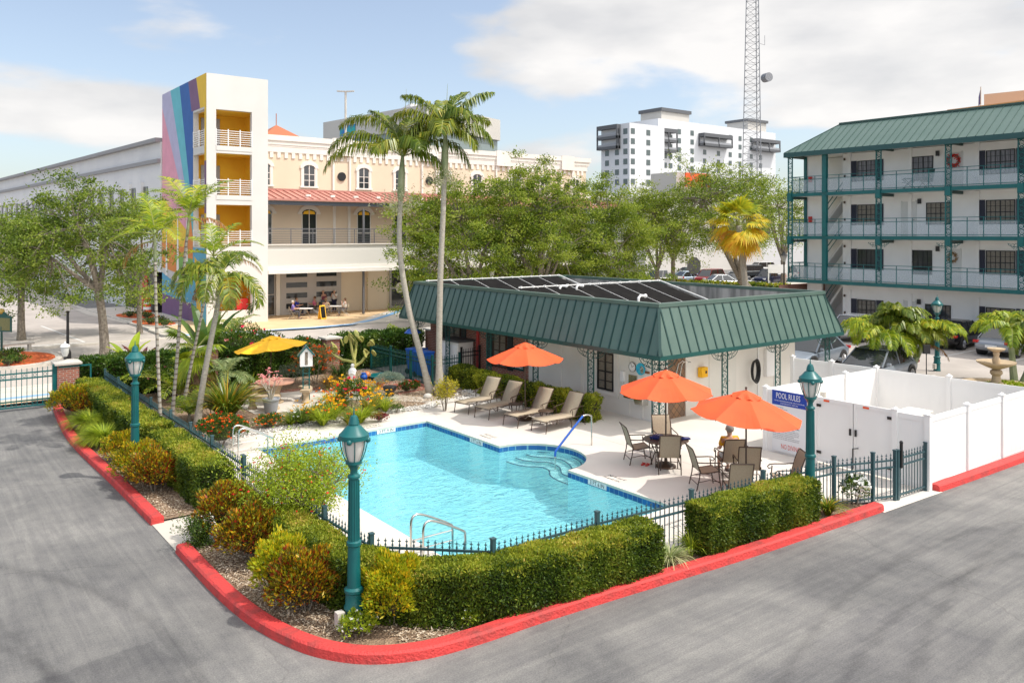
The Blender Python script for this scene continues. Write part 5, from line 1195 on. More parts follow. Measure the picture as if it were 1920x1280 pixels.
sling_chair('beige sling chair right behind the tilted umbrella pole', (16.72,12.25,Z0), rzF-.1)
sling_chair('nearest beige sling chair, seen through the front fence', (15.35,11.5,Z0), rzF-.03)
sling_chair('beige sling chair facing left, just above the front hedge', (16.75,11.2,Z0), rzR+PI)
# ================================================================ people
def skinned(name, joints, edges, mat, parent, sub=2, root=0):
    me = bpy.data.meshes.new(name); me.from_pydata([j[0] for j in joints], edges, []); me.update()
    me.materials.append(mat); o = bpy.data.objects.new(name, me); COL.objects.link(o); o.parent = parent
    md = o.modifiers.new('skin', 'SKIN'); md.use_smooth_shade = True
    sv = me.skin_vertices[0].data
    for i, j in enumerate(joints):
        r_ = j[1]; sv[i].radius = (r_, r_) if not isinstance(r_, tuple) else r_; sv[i].use_root = (i == root)
    s = o.modifiers.new('sub', 'SUBSURF'); s.levels = sub-1; s.render_levels = sub
    return o
CLOTH = {}
def cloth(c, rough=.85):
    if c not in CLOTH: CLOTH[c] = pmat('cloth', c, tuple(x*.8 for x in c), 8, rough, .2, 30)
    return CLOTH[c]
HAIR = {'grey': (0.32,0.29,0.26), 'white': (0.62,0.58,0.52), 'brown': (0.13,0.07,0.035), 'dark': (0.05,0.03,0.02)}
def person(label, loc, rz, pose, shirt, legs, hair, arms='rest', seat=.46, long_hair=False, shorts=False, scale=1.0):
    "faces local +x"
    t = thing('person', label, 'person', loc, rz); t.scale = (scale,)*3
    sit = pose == 'sit'; pz = seat+.07 if sit else .93
    J = {'pelvis':((0,0,pz),.13),'spine':((0,0,pz+.17),.12),'chest':((.0,0,pz+.36),.14),'neck':((.0,0,pz+.52),.05),'head0':((.02,0,pz+.60),.072),'head1':((.02,0,pz+.68),.095),'head2':((.01,0,pz+.765),.075)}
    E = [('pelvis','spine'),('spine','chest'),('chest','neck'),('neck','head0'),('head0','head1'),('head1','head2')]
    for s, sd in ((-1,'r'),(1,'l')):
        sh = (0,s*.185,pz+.45)
        if arms == 'rest': el, wr = (.02,s*.25,pz+.20), (.24,s*.20,pz+.15)
        elif arms == 'table': el, wr = (.12,s*.26,pz+.20), (.36,s*.14,pz+.24)
        elif arms == 'up': el, wr = (.14,s*.22,pz+.22), (.22,s*.10,pz+.46)
        else: el, wr = (-.02,s*.24,pz+.16), (.04,s*.24,pz-.08)
        h_ = Vector(wr)+(Vector(wr)-Vector(el)).normalized()*.07
        J['sh'+sd] = (sh,.062); J['el'+sd] = (el,.043); J['wr'+sd] = (wr,.028); J['ha'+sd] = (tuple(h_),.032)
        E += [('chest','sh'+sd),('sh'+sd,'el'+sd),('el'+sd,'wr'+sd),('wr'+sd,'ha'+sd)]
        d = (h_-Vector(wr)).normalized(); q = d.cross(Vector((0,0,1))).normalized() if abs(d.z) < .9 else Vector((0,1,0))
        for f in range(4): k = 'f%s%d' % (sd,f); J[k] = (tuple(h_+d*(.075+.012*(1-abs(f-1.5)))+q*(f-1.5)*.02+Vector((0,0,-.015))),.009); E.append(('ha'+sd,k))
        J['t'+sd] = (tuple(Vector(wr)+d*.05+q*(.045*s)+Vector((0,0,.01))),.010); E.append(('wr'+sd,'t'+sd))
        hp = (.0,s*.09,pz-.03); kn = (.42,s*.12,pz+.0) if sit else (.02,s*.10,.50); an = (.44,s*.12,.09) if sit else (-.01,s*.11,.09)
        J['hi'+sd] = (hp,.088); J['kn'+sd] = (kn,.058); J['an'+sd] = (an,.038); J['to'+sd] = ((an[0]+.16,an[1]*1.1,.035),.035)
        E += [('pelvis','hi'+sd),('hi'+sd,'kn'+sd),('kn'+sd,'an'+sd),('an'+sd,'to'+sd)]
    nm = list(J); ix = {k:i for i,k in enumerate(nm)}
    skinned('body', [J[k] for k in nm], [(ix[a],ix[b_]) for a,b_ in E], M['skin'], t, 2)
    def grow(keys, edges, dr, mat, name, cut=None):
        js = []; 
        for k in keys:
            p, r_ = (J[k] if k in J else cut[k]); js.append((p, r_+dr))
        i2 = {k:i for i,k in enumerate(keys)}; return skinned(name, js, [(i2[a],i2[b_]) for a,b_ in edges], mat, t, 2)
    cut = {}
    for sd in 'rl':
        cut['ml'+sd] = (tuple(Vector(J['sh'+sd][0]).lerp(Vector(J['el'+sd][0]),.8)), .048)
        cut['mk'+sd] = (tuple(Vector(J['hi'+sd][0]).lerp(Vector(J['kn'+sd][0]),.85)), .066)
        cut['ma'+sd] = (tuple(Vector(J['kn'+sd][0]).lerp(Vector(J['an'+sd][0]),.92)), .045)
    cut['nk'] = ((0,0,pz+.47), .062)
    grow(['pelvis','spine','chest','nk','shr','shl','mlr','mll'], [('pelvis','spine'),('spine','chest'),('chest','nk'),('chest','shr'),('chest','shl'),('shr','mlr'),('shl','mll')], .018, cloth(shirt), 'shirt', cut)
    if shorts: grow(['pelvis','hir','hil','mkr','mkl'], [('pelvis','hir'),('pelvis','hil'),('hir','mkr'),('hil','mkl')], .018, cloth(legs), 'shorts', cut)
    else: grow(['pelvis','hir','hil','knr','knl','mar','mal'], [('pelvis','hir'),('pelvis','hil'),('hir','knr'),('hil','knl'),('knr','mar'),('knl','mal')], .016, cloth(legs), 'trousers', cut)
    hm = cloth(HAIR[hair]); b = MB(); b.ball((-.012,0,pz+.70),.108,12,sz=1.02); vs = b.v; 
    b.v = [(x,y,z) if not (x > .05 and z < pz+.745) else (.05,y,z) for x,y,z in vs]
    if long_hair: b.ball((-.06,0,pz+.60),.085,10,sz=1.3)
    b.build('hair', hm, t, smooth='full')
    b = MB(); b.add([(.105,-.012,pz+.655),(.105,.012,pz+.655),(.13,0,pz+.652),(.10,0,pz+.695)],[(0,1,2),(0,2,3),(1,3,2)]); b.build('nose', M['skin'], t)
    for s in (-1,1): b = MB(); b.ball((.098,s*.033,pz+.693),.011,6); b.build('eye', M['black'], t); b = MB(); b.ball((.015,s*.095,pz+.68),.02,6,sz=1.4); b.build('ear', M['skin'], t)
    b = MB(); b.box(.09,.104,-.022,.022,pz+.625,pz+.633); b.build('mouth', cloth((0.40,0.12,0.10)), t)
    for s in (-1,1): a_ = J['anl' if s > 0 else 'anr'][0]; b = MB(); b.prism([(a_[0]+.06+.14*math.cos(u),a_[1]*1.05+.05*math.sin(u)) for u in [2*PI*i/12 for i in range(12)]],0,.075); b.build('shoe', cloth((0.12,0.10,0.09)), t, bevel=.015)
    return t
person('person with short grey hair in a yellow shirt sitting with back to the camera', (16.93,12.93,Z0), rzF+.1, 'sit', (0.80,0.40,0.015), (0.70,0.66,0.60), 'grey', 'rest', .45, shorts=True)
# ================================================================ cars
GLASSC = pmat('car_glass', (0.02,0.025,0.03), rough=.04, spec=1.0)
TYRE = pmat('tyre', (0.02,0.02,0.02), rough=.85); RIM = pmat('alloy_rim', (0.55,0.55,0.56), rough=.3, metal=.8)
TAIL = pmat('tail_lamp', (0.50,0.01,0.01), rough=.15); HEADL = pmat('head_lamp', (0.70,0.72,0.74), rough=.1)
def carpaint(c, metal=.35): return pmat('car_paint', c, rough=.22, metal=metal, spec=.7)
def car(label, cat, loc, rz, c, L_=4.7, w=1.82, h=1.46, style='sedan', group='cars parked in the lots', metal=.35):
    "front towards local +x, origin at centre on the ground"
    t = thing({'sedan':'parked_car','suv':'parked_suv','pickup':'pickup_truck'}[style], label, cat, loc, rz, group); pm = carpaint(c, metal); hw = w/2; X = L_/2
    bl = .62*h if style == 'sedan' else .58*h    # belt line
    gc = .19 if style == 'sedan' else .28
    st_ = {'sedan':[(-X,.52,.66,.80),(-X+.08,.30,bl-.04,.92),(-X+.75,.22,bl+.04,.98),(-X+1.4,gc,bl,1.0),(0,gc,bl-.02,1.0),(X-1.45,gc,bl-.03,1.0),(X-.6,.22,bl-.14,.97),(X-.12,.28,bl-.28,.88),(X,.42,.60,.74)],
           'suv':[(-X,.50,.80,.84),(-X+.06,.36,bl+.02,.95),(-X+.8,gc,bl+.03,1.0),(0,gc,bl,1.0),(X-1.4,gc,bl,1.0),(X-.5,.30,bl-.06,.97),(X-.08,.34,bl-.16,.90),(X,.46,.74,.80)],
           'pickup':[(-X,.50,bl,.92),(-X+.06,.42,bl+.06,.97),(-X+.8,.36,bl+.06,1.0),(0,.34,bl,1.0),(X-1.4,.34,bl,1.0),(X-.5,.36,bl-.04,.98),(X-.06,.38,bl-.12,.92),(X,.5,.8,.84)]}[style]
    vs = []; fs = []; sec = 10
    for x, zl, zh, f in st_:
        m_ = (zl+zh)/2; q = hw*f
        vs += [(x,-q*.80,zl),(x,-q*.97,zl+.06),(x,-q,m_),(x,-q*.97,zh-.08),(x,-q*.86,zh),(x,q*.86,zh),(x,q*.97,zh-.08),(x,q,m_),(x,q*.97,zl+.06),(x,q*.80,zl)]
    for i in range(len(st_)-1):
        for j in range(sec): fs.append((i*sec+j,i*sec+(j+1)%sec,(i+1)*sec+(j+1)%sec,(i+1)*sec+j))
    fs += [tuple(range(sec-1,-1,-1)), tuple((len(st_)-1)*sec+j for j in range(sec))]
    b = MB(); b.add(vs, fs); bo = b.build('body', pm, t, smooth=True); m3 = bo.modifiers.new('sub','SUBSURF'); m3.levels = 1; m3.render_levels = 2
    if style == 'sedan': rr, fr, rt, ft = -X+.55, X-1.25, -X+1.35, X-2.15
    elif style == 'suv': rr, fr, rt, ft = -X+.10, X-1.15, -X+.55, X-1.95
    else: rr, fr, rt, ft = -.65, X-1.35, -.5, X-2.05
    zb = bl-.06; zt_ = h
    g = MB(); g.add([(rr,-hw*.90,zb),(fr,-hw*.90,zb),(ft,-hw*.72,zt_-.03),(rt,-hw*.72,zt_-.03),(rr,hw*.90,zb),(fr,hw*.90,zb),(ft,hw*.72,zt_-.03),(rt,hw*.72,zt_-.03)],[(0,1,2,3),(7,6,5,4),(1,5,6,2),(4,0,3,7),(3,2,6,7)]); gl = g.build('window_glass', GLASSC, t, bevel=.03)
    b = MB(); b.add([(rt-.06,-hw*.73,zt_-.045),(ft+.06,-hw*.73,zt_-.045),(ft+.06,hw*.73,zt_-.045),(rt-.06,hw*.73,zt_-.045),(rt+.12,-hw*.62,zt_+.015),(ft-.15,-hw*.62,zt_+.015),(ft-.15,hw*.62,zt_+.015),(rt+.12,hw*.62,zt_+.015)],[(3,2,1,0),(4,5,6,7),(0,1,5,4),(1,2,6,5),(2,3,7,6),(3,0,4,7)]); b.build('roof', pm, t, bevel=.03)
    for s in (-1,1):
        for (xa,za,xb,zb2,wd) in ((fr,zb,ft,zt_-.03,.07),(rr,zb,rt,zt_-.03,.10),((fr+rr)/2-.1,zb,(ft+rt)/2-.05,zt_-.03,.07)):
            b = MB(); b.bar((xa,s*hw*.905,za),(xb,s*hw*.725,zb2),.03,wd,up=(1,0,0)); b.build('pillar', pm, t)
    wr = .33 if style == 'sedan' else .38
    for x in (-X+.95, X-.92):
        for s in (-1,1): b = MB(); b.tube([(x,s*(hw-.30),wr+.02),(x,s*(hw+.012),wr+.02)],wr+.055,18); b.build('wheel_arch', M['black'], t)
    for x in (-X+.95, X-.92):
        for s in (-1,1):
            b = MB(); b.tube([(x,s*(hw-.22),wr),(x,s*(hw-.01),wr),(x,s*(hw+.018),wr)],[wr,wr,wr*.93],20); wl = b.build('wheel', TYRE, t, smooth=True)
            b = MB(); y = s*(hw+.020); b.tube([(x,y-s*.01,wr),(x,y,wr)],wr*.64,18)
            for k in range(5): a = 2*PI*k/5; b.bar((x,y+s*.008,wr),(x+wr*.6*math.cos(a),y+s*.008,wr+wr*.6*math.sin(a)),.03,.07,up=(0,1,0))
            b.build('rim', RIM, wl)
    for s in (-1,1):
        b = MB(); b.box(-X-.01,-X+.16,s*hw*.84-.16,s*hw*.84+.08 if s > 0 else s*hw*.84+.16,bl-.20,bl-.07) if style == 'sedan' else b.box(-X-.01,-X+.12,s*hw*.86-.10,s*hw*.86+.10,bl-.25,bl+.0); b.build('tail_light', TAIL, t, bevel=.02)
        b = MB(); b.box(X-.26,X-.02,s*hw*.74-.16,s*hw*.74+.14,bl-.38 if style == 'sedan' else bl-.36,bl-.25 if style == 'sedan' else bl-.18); b.build('headlight', HEADL, t, bevel=.02)
        b = MB(); b.box(fr-.28,fr-.14,s*(hw+.10)-.09,s*(hw+.10)+.07,bl-.02,bl+.12); b.build('mirror', pm, t, bevel=.03)
    b = MB(); b.box(-X-.03,-X+.02,-.26,.26,.50,.62) ; b.build('number_plate', M['vinyl'], t)
    b = MB(); b.box(X-.04,X+.01,-.5,.5,.42,.62); b.build('grille', M['black'], t, bevel=.01)
    if style == 'pickup': b = MB(); b.box(-X+.1,-.75,-hw*.8,hw*.8,bl+.0,bl+.075); b.build('bed_liner', M['black'], t)
    return t
# near motel, rears towards the camera (fronts to +x)
car('silver white sedan parked by the motel left of the bushy palm', 'car', (*GD(1612,47.6),0), R(4), (0.62,0.63,0.66), 4.8)
car('black sedan parked nose in between the palms', 'car', (*GD(1795,44.6),0), R(2), (0.012,0.011,0.012), 4.8, metal=.1)
car('silver sedan behind the fountain palm', 'car', (*GD(1893,41.8),0), R(1), (0.33,0.35,0.38), 4.7)
car('grey blue sedan behind the pool house corner column', 'car', (*GD(1520,37.8),0), R(186), (0.24,0.28,0.33), 4.8)
car('dark silver sedan close behind the white vinyl fence', 'car', (*GD(1640,33.6),0), R(184), (0.28,0.31,0.35), 4.8)
# far lot
far = [('silver pickup truck parked beyond the oak trees','truck',1238,95,2.95,(0.45,0.44,0.42),'pickup',5.6,1.9),('pale blue sedan beside the silver pickup truck','car',1283,100,2.9,(0.45,0.55,0.65),'sedan',4.6,1.5),('dark green small car in the far lot','car',1285,112,2.7,(0.05,0.10,0.10),'sedan',4.4,1.5),('dark red SUV behind the low hedge','suv',1330,98,3.3,(0.30,0.012,0.018),'suv',5.0,1.85),('white silver sedan nosed up to the low hedge','car',1357,92,-.5,(0.60,0.62,0.63),'sedan',4.7,1.5),('black sedan beside the white sedan at the low hedge','car',1385,93,-.5,(0.03,0.035,0.04),'sedan',4.7,1.5),('dark blue pickup truck right of the leaning oak','truck',1442,97,3.3,(0.015,0.025,0.07),'pickup',5.5,1.9),('white van at the far right of the far lot','van',1467,104,3.2,(0.65,0.65,0.64),'suv',5.0,2.0),('dark SUV in the row behind the fan palm','suv',1400,112,2.8,(0.04,0.05,0.06),'suv',4.9,1.8),('white SUV in the back row of the far lot','suv',1425,124,2.8,(0.6,0.6,0.6),'suv',4.9,1.8),('maroon sedan half hidden at the left of the red SUV','car',1312,103,3.2,(0.15,0.01,0.012),'sedan',4.6,1.5),('black car under the right of the middle oaks','car',1188,93,3.0,(0.02,0.02,0.022),'sedan',4.6,1.5)]
for lab,cat,px,D,rz,c,stl,L_,h_ in far: car(lab,cat,(*GD(px,D),0),rz,c,L_,1.85,h_,stl)
car('silver car on the street behind the yellow umbrella','car',(*GD(462,38.6),0),R(182),(0.50,0.52,0.55),4.7)
# ================================================================ motel
mo = thing('motel', 'white four storey motel with teal galleries and green roof', 'building', (48.9,31.2,0))
MX, GX = 48.95, 47.15      # wall plane, gallery edge
YN, YE = -6.0, 30.05        # near (right) end, far end
FL = [(3.18),(6.0),(8.78)]; ROOFZ = 11.45
b = MB(); b.box(MX,62,YN,28.5,0,11.3); b.box(MX+1.9,62,28.5,30.9,0,11.3); b.box(MX,MX+.2,30.0,31.05,0,11.3)
b.build('wall', M['white'], mo, world=True)
b = MB()
for y in (27.9,24.0,20.2,16.4):
    for z in [0]+FL: b = MB(); b.box(MX-.10,MX-.002,y,y+.22,z+.0,z+2.55); b.build('wall_pier', M['white'], mo, world=True)
SLAB = pmat('gallery_soffit', (0.70,0.69,0.66), rough=.7)
for z in FL:
    b = MB(); b.box(GX+.06,MX-.004,YN,YE+1.2,z-.17,z-.02); b.box(MX-.004,MX+4,28.504,YE+1.2,z-.17,z-.02); b.build('gallery_floor', SLAB, mo, world=True)
    b = MB(); b.box(GX-.06,GX+.06,YN,YE+1.3,z-.20,z+.02); b.box(GX+.06,MX+4,YE+1.2,YE+1.3,z-.20,z+.02); b.build('gallery_edge', M['teal'], mo, world=True)
SCREEN, t_, b_ = newmat('gallery_screen')
tr_ = nn(t_, 'ShaderNodeBsdfTransparent'); mx_ = nn(t_, 'ShaderNodeMixShader'); mx_.inputs[0].default_value = .3; b_.inputs['Base Color'].default_value = (.42,.50,.54,1); t_.links.new(tr_.outputs[0], mx_.inputs[1]); t_.links.new(b_.outputs[0], mx_.inputs[2]); t_.links.new(mx_.outputs[0], t_.nodes['Material Output'].inputs[0])
COLY = [31.15,28.66,25.14,21.1,17.4,13.6,9.8,6.0,2.2]
mlat = lattice(w=.30,h=2.5,cell=.28,th=.020,br=.03).build('tmp', M['teal']); ML = mlat.data; bpy.data.objects.remove(mlat)
MBR = []
for s_ in (-1,1): mbr = bracket(.5,.2,s_).build('tmp', M['teal']); MBR.append(mbr.data); bpy.data.objects.remove(mbr)
for k, y in enumerate(COLY[:6]):
    for j, z in enumerate(FL):
        if k in (1,): 
            b = MB(); b.box(GX-.13,GX+.13,y-.14,y+.14,z+.02,z+2.62); b.build('column', M['teal'], mo, world=True); continue
        c = child('column', ML, mo, (GX-48.9, y-31.2, z+.02), PI/2)
        b = MB(); b.box(GX-.15,GX+.15,y-.15,y+.15,z+2.30 if j < 2 else z+2.35,z+2.82 if j < 2 else z+2.66); b.build('column_head', M['teal'], mo, world=True)
        if j == 0: child('bracket', MBR[0], c, (0,0,2.45)); child('bracket', MBR[1], c, (0,0,2.45))
        b = MB(); b.box(GX+.16,MX-.11,y-.07,y+.07,z+2.42,z+2.60); b.build('beam', GREEND, mo, world=True)
for z in FL:
    b = MB(); b.box(MX-.1,MX+.1,YE+1.0,YE+1.2,z+.02,z+2.62); b.build('column', M['teal'], mo, world=True)
    for (ya,yb) in [(COLY[i+1],COLY[i]) for i in range(5)]:
        b = MB()
        for zz in (.08,.86,1.06): b.box(GX-.02,GX+.02,ya+.13,yb-.13,z+zz,z+zz+.035)
        k = 4
        for i in range(k+1): y = ya+.15+(yb-ya-.3)*i/k; b.box(GX-.018,GX+.018,y-.018,y+.018,z+.02,z+1.08)
        rl = b.build('railing', M['teal'], mo, world=True); b = MB(); b.box(GX-.008,GX+.008,ya+.16,yb-.16,z+.11,z+.86); b.build('screen_panel', SCREEN, rl, world=True)
    b = MB()
    for zz in (.08,1.06): b.box(GX+.1,MX-.1,YE+1.08,YE+1.12,z+zz,z+zz+.04)
    for i in range(14): x = GX+.15+i*.12; b.tube([(x,YE+1.1,z+.1),(x+.06,YE+1.1,z+.4),(x-.03,YE+1.1,z+.7),(x+.02,YE+1.1,z+1.06)],.014,4)
    b.build('railing', M['teal'], mo, world=True)
# stairs in the end bay
for k, z in enumerate([0]+FL[:2]):
    z2 = ([0]+FL)[k+1]; b = MB(); b.add([(MX+.5,30.8,z),(MX+.5,28.7,z2-.1),(MX+.5,28.7,z2-.35),(MX+.5,30.8,z-.2),(MX+1.5,30.8,z),(MX+1.5,28.7,z2-.1),(MX+1.5,28.7,z2-.35),(MX+1.5,30.8,z-.2)],[(0,1,2,3),(7,6,5,4),(0,4,5,1),(3,2,6,7)]); b.build('stair', SLAB, mo, world=True)
    b = MB(); b.bar((MX+.45,30.8,z+.9),(MX+.45,28.7,z2+.8),.05,.05); b.bar((MX+.45,30.8,z+.5),(MX+.45,28.7,z2+.4),.04,.04); b.build('stair_rail', M['teal'], mo, world=True)
b = MB(); b.box(MX-.2,MX-.05,YE+.6,YE+.8,9.6,9.95); b.box(MX-.2,MX-.05,YE+.6,YE+.8,6.9,7.3); b.build('fire_extinguisher', M['red'], mo, world=True)
# roof
RG = pmat('green_metal_roof', (0.095,0.155,0.135), (0.08,0.14,0.12), .8, .4)
rx0, rx1, rr_, ry1 = 46.75, 64.0, 49.35, 31.35
b = MB(); zt2 = 13.3
b.add([(rx0,YN,ROOFZ),(rx0,ry1,ROOFZ),(rr_,ry1-2.4,zt2),(rr_,YN,zt2),(rx1,ry1,ROOFZ),(rx1-2.6,ry1-2.4,zt2),(rx1-2.6,YN,zt2),(rx1,YN,ROOFZ)],[(1,0,3,2),(4,1,2,5),(2,3,6,5),(7,4,5,6)]); b.build('roof', RG, mo, world=True)
b = MB(); k = int((ry1-YN)/.46)
for i in range(k):
    y = YN+.2+i*.46; f = min(1,(ry1-y)/2.4)
    b.bar((rx0,y,ROOFZ+.01),(rx0+(rr_-rx0)*f,y,ROOFZ+(zt2-ROOFZ)*f+.01),.035,.05,up=(-.5,0,1))
b.bar((rx0,ry1,ROOFZ),(rr_,ry1-2.4,zt2),.1,.06); b.box(rr_-.08,rr_+.25,YN,ry1-2.4,zt2-.02,zt2+.10); b.build('seam', pmat('roof_seam',(0.04,0.09,0.075),rough=.5), mo, world=True)
b = MB(); b.box(rx0-.03,rx0+.14,YN,ry1+.03,ROOFZ-.30,ROOFZ+.0); b.box(rx0+.14,rx1,ry1-.14,ry1+.03,ROOFZ-.30,ROOFZ); b.build('fascia', pmat('fascia_green',(0.02,0.075,0.075),rough=.45), mo, world=True)
b = MB(); b.box(rx0+.14,rx1-.2,YN,ry1-.14,ROOFZ-.12,ROOFZ-.06); b.build('soffit', SLAB, mo, world=True)
SHUT = pmat('navy_shutter', (0.012,0.014,0.035), rough=.5)
PANES = [BLIND, M['glass'], pmat('curtain_glass', (0.22,0.20,0.22), (0.10,0.09,0.11), 3, .15, stretch=(1,5,.3))]
def mwin(px0, px1, fz, za, zb, sh, nx=6, nz=4, pane=0):
    ya, yb = sorted((yAt(px0,MX), yAt(px1,MX)))
    w_ = window(mo, MX-.002, ya, yb, fz+za, fz+zb, 0, nx=nx, nz=nz, frame=.05, pane=PANES[pane])
    for s in sh:
        yy = (yb+.05,yb+.50) if s == 'l' else (ya-.50,ya-.05); b = MB(); b.box(MX-.04,MX-.002,yy[0],yy[1],fz+za-.02,fz+zb+.02); b.build('shutter', SHUT, mo, world=True)
def mdoor(px0, px1, fz):
    ya, yb = sorted((yAt(px0,MX), yAt(px1,MX))); b = MB(); b.box(MX-.03,MX-.002,ya,yb,fz,fz+2.1); b.box(MX-.05,MX-.03,ya,ya+.07,fz,fz+2.15); b.box(MX-.05,MX-.03,yb-.07,yb,fz,fz+2.15)
    d = b.build('door', pmat('door_white',(0.66,0.66,0.64),rough=.4), mo, world=True); b = MB(); b.ball((MX-.06,ya+.15,fz+1.0),.03,6); b.build('handle', M['black'], d, world=True)
def mlight(px, fz):
    y = yAt(px,MX); b = MB(); b.box(MX-.16,MX-.002,y-.08,y+.08,fz+1.95,fz+2.25); b.build('wall_light', M['black'], mo, world=True)
for k, fz in enumerate([0]+FL):
    mwin(1608,1642,fz,.72,2.0,'lr',4,4,[1,1,0,2][k]); mwin(1849,1904,fz,.70,2.05,'lr',6,4,[0,0,0,2][k]); mwin(1965,2010,fz,.7,2.05,'lr')
    if k == 0: mwin(1735,1783,fz,.7,2.0,'',5,4,1); mdoor(1694,1719,fz); mlight(1724,fz)
    if k == 1: mwin(1704,1748,fz,.55,2.0,'',5,4,1); mdoor(1771,1803,fz); mlight(1759,fz)
    if k == 2: mwin(1737,1783,fz,.7,2.0,'',5,4,0); mdoor(1690,1719,fz); mlight(1725,fz)
    if k == 3: mwin(1704,1750,fz,.55,2.0,'',5,4,2); mdoor(1771,1806,fz); mlight(1759,fz)
    y = yAt(1584,MX); b = MB(); b.box(MX-.08,MX-.002,y-.05,y+.05,fz+2.1,fz+2.25); b.box(MX-.03,MX-.002,y-.06,y+.06,fz+1.0,fz+1.16); b.build('corridor_light', M['bronze'], mo, world=True)
t = thing('door_wreath', 'red and brown wreath on a top floor motel door', 'wreath', (MX-.06,yAt(1789,MX),FL[2]+1.62))
b = MB(); b.tube([(0,.30*math.cos(a),.30*math.sin(a)) for a in [2*PI*i/20 for i in range(21)]],.06,6); b.build('ring', DRYM if 'DRYM' in globals() else M['bark'], t); rs = np.random.RandomState(3); n = 260; a = rs.uniform(0,2*PI,n); leaf_obj('blossoms', np.stack([rs.normal(-.03,.03,n),np.cos(a)*.30+rs.normal(0,.05,n),np.sin(a)*.30+rs.normal(0,.05,n)],1), unit(rs,n), unit(rs,n), .12, .08, rs.uniform(0,1,n), PRED, t)
t = thing('door_wreath', 'small pale wreath on a second level motel door', 'wreath', (MX-.06,yAt(1787,MX),FL[0]+1.6)); rs = np.random.RandomState(4); a = rs.uniform(0,2*PI,n)
leaf_obj('leaves', np.stack([rs.normal(-.02,.02,n),np.cos(a)*.2+rs.normal(0,.04,n),np.sin(a)*.26+rs.normal(0,.04,n)],1), unit(rs,n), unit(rs,n), .12, .04, rs.uniform(0,1,n), DRY, t)
def folding_chair(label, loc, rz):
    t = thing('folding_chair', label, 'chair', loc, rz, 'green chairs on the motel top gallery'); b = MB(); b.add([(-.05,-.27,.40),(-.05,.27,.40),(.42,.27,.42),(.42,-.27,.42)],[(0,1,2,3)]); b.build('seat', M['dkgreen'], t)
    b = MB(); b.box(-.10,-.07,-.27,.27,.42,1.18); o = b.build('backrest', M['dkgreen'], t); o.rotation_euler = (0,-.2,0)
    for s in (-1,1):
        b = MB(); b.tube([(-.30,s*.29,0),(.35,s*.29,.62)],.018,5); b.build('leg', M['dkgreen'], t); b = MB(); b.tube([(.40,s*.29,0),(-.15,s*.29,.62)],.018,5); b.build('leg', M['dkgreen'], t); b = MB(); b.tube([(-.2,s*.29,.64),(.38,s*.29,.64)],.022,5); b.build('armrest', M['dkgreen'], t)
folding_chair('left green folding chair on the motel top gallery', (47.75,yAt(1706,47.75),FL[2]-.02), 2.2); folding_chair('right green folding chair on the motel top gallery', (47.75,yAt(1738,47.75),FL[2]-.02), 2.6)
b = MB(); b.box(47.4,60,31.0,31.3,0,2.9); 
t = thing('garden_wall', 'low red brick wall at the end of the motel', 'wall', (47.4,32.6,0)); b = MB(); b.box(46.9,56,31.6,31.85,0,2.75); b.build('wall', M['brick'], t, world=True)
# parking markings by the motel
mk = MB()
for i in range(9): y = 8+i*2.75; mk.quad((42.0,y,.008),(47.0,y,.008),(47.0,y+.11,.008),(42.0,y+.11,.008))
for i in range(7): y = 8.5+i*2.75; mk.quad((31.5,y,.008),(36.3,y,.008),(36.3,y+.11,.008),(31.5,y+.11,.008))
tag(mk.build('parking_lines', M['paint']), kind='structure')
sheet('parking_lot', [(28.0,-10),(48.9,-10),(48.9,37),(28.0,37)], .004, M['street'])
# fountain
fx, fy = G(1868,727); fx, fy = GD(1868,31.0)
t = thing('fountain', 'three tiered tan stone fountain behind the white fence', 'fountain', (fx,fy,0))
b = MB(); b.lathe([(1.05,0),(1.1,.30),(1.28,.36),(1.30,.44),(1.10,.44),(1.05,.36)],n=28); b.build('basin', M['stone'], t, smooth=True); b = MB(); b.lathe([(.34,.30),(.30,.42),(.17,.55),(.14,.75),(.22,.85),(.20,.95),(.13,1.0)],n=16); b.build('pedestal', M['stone'], t, smooth=True)
b = MB(); b.lathe([(.13,1.0),(.42,1.12),(.66,1.24),(.68,1.30),(.60,1.27),(.2,1.2)],n=24); b.build('bowl', M['stone'], t, smooth=True); b = MB(); b.lathe([(.12,1.2),(.15,1.36),(.09,1.5),(.12,1.6),(.10,1.68)],n=14); b.build('stem', M['stone'], t, smooth=True); b = MB(); b.lathe([(.10,1.66),(.28,1.74),(.31,1.80),(.12,1.78),(.02,1.84)],n=20); b.build('top_bowl', M['stone'], t, smooth=True)
# ================================================================ tower and shopping building
CREAM = pmat('cream_stucco', (0.72,0.60,0.45), (0.68,0.56,0.42), .5, .85, .05, 30)
CREAM2 = pmat('warm_stucco', (0.74,0.64,0.50), (0.70,0.60,0.47), .5, .85, .05, 30)
TRIM = pmat('ivory_trim', (0.78,0.74,0.68), (0.74,0.70,0.64), .7, .7)
GARW = pmat('garage_wall', (0.72,0.72,0.72), (0.66,0.66,0.67), .4, .8)
OCHRE = pmat('ochre_paint', (0.95,0.56,0.035), (0.92,0.50,0.03), .8, .7)
GREYW = pmat('grey_paint', (0.40,0.40,0.42), rough=.7)
tw = thing('stair_tower', 'tall white stair tower with a colourful striped mural', 'building', (16.7,54.8,0))
TX0,TX1,TY0,TY1,TZ = 16.7,20.87,54.8,65.7,16.8
ox0, ox1 = 17.33, 19.74
OP = [(.95,3.25),(5.3,8.1),(8.75,11.55),(12.05,14.46)]   # front openings floor..head
TWH = pmat('tower_white', (0.68,0.66,0.63), (0.63,0.61,0.58), .4, .75)
b = MB()
b.box(TX0,ox0,TY0,TY0+.35,0,TZ); b.box(ox1,TX1,TY0,TY0+.35,0,TZ); zz = 0
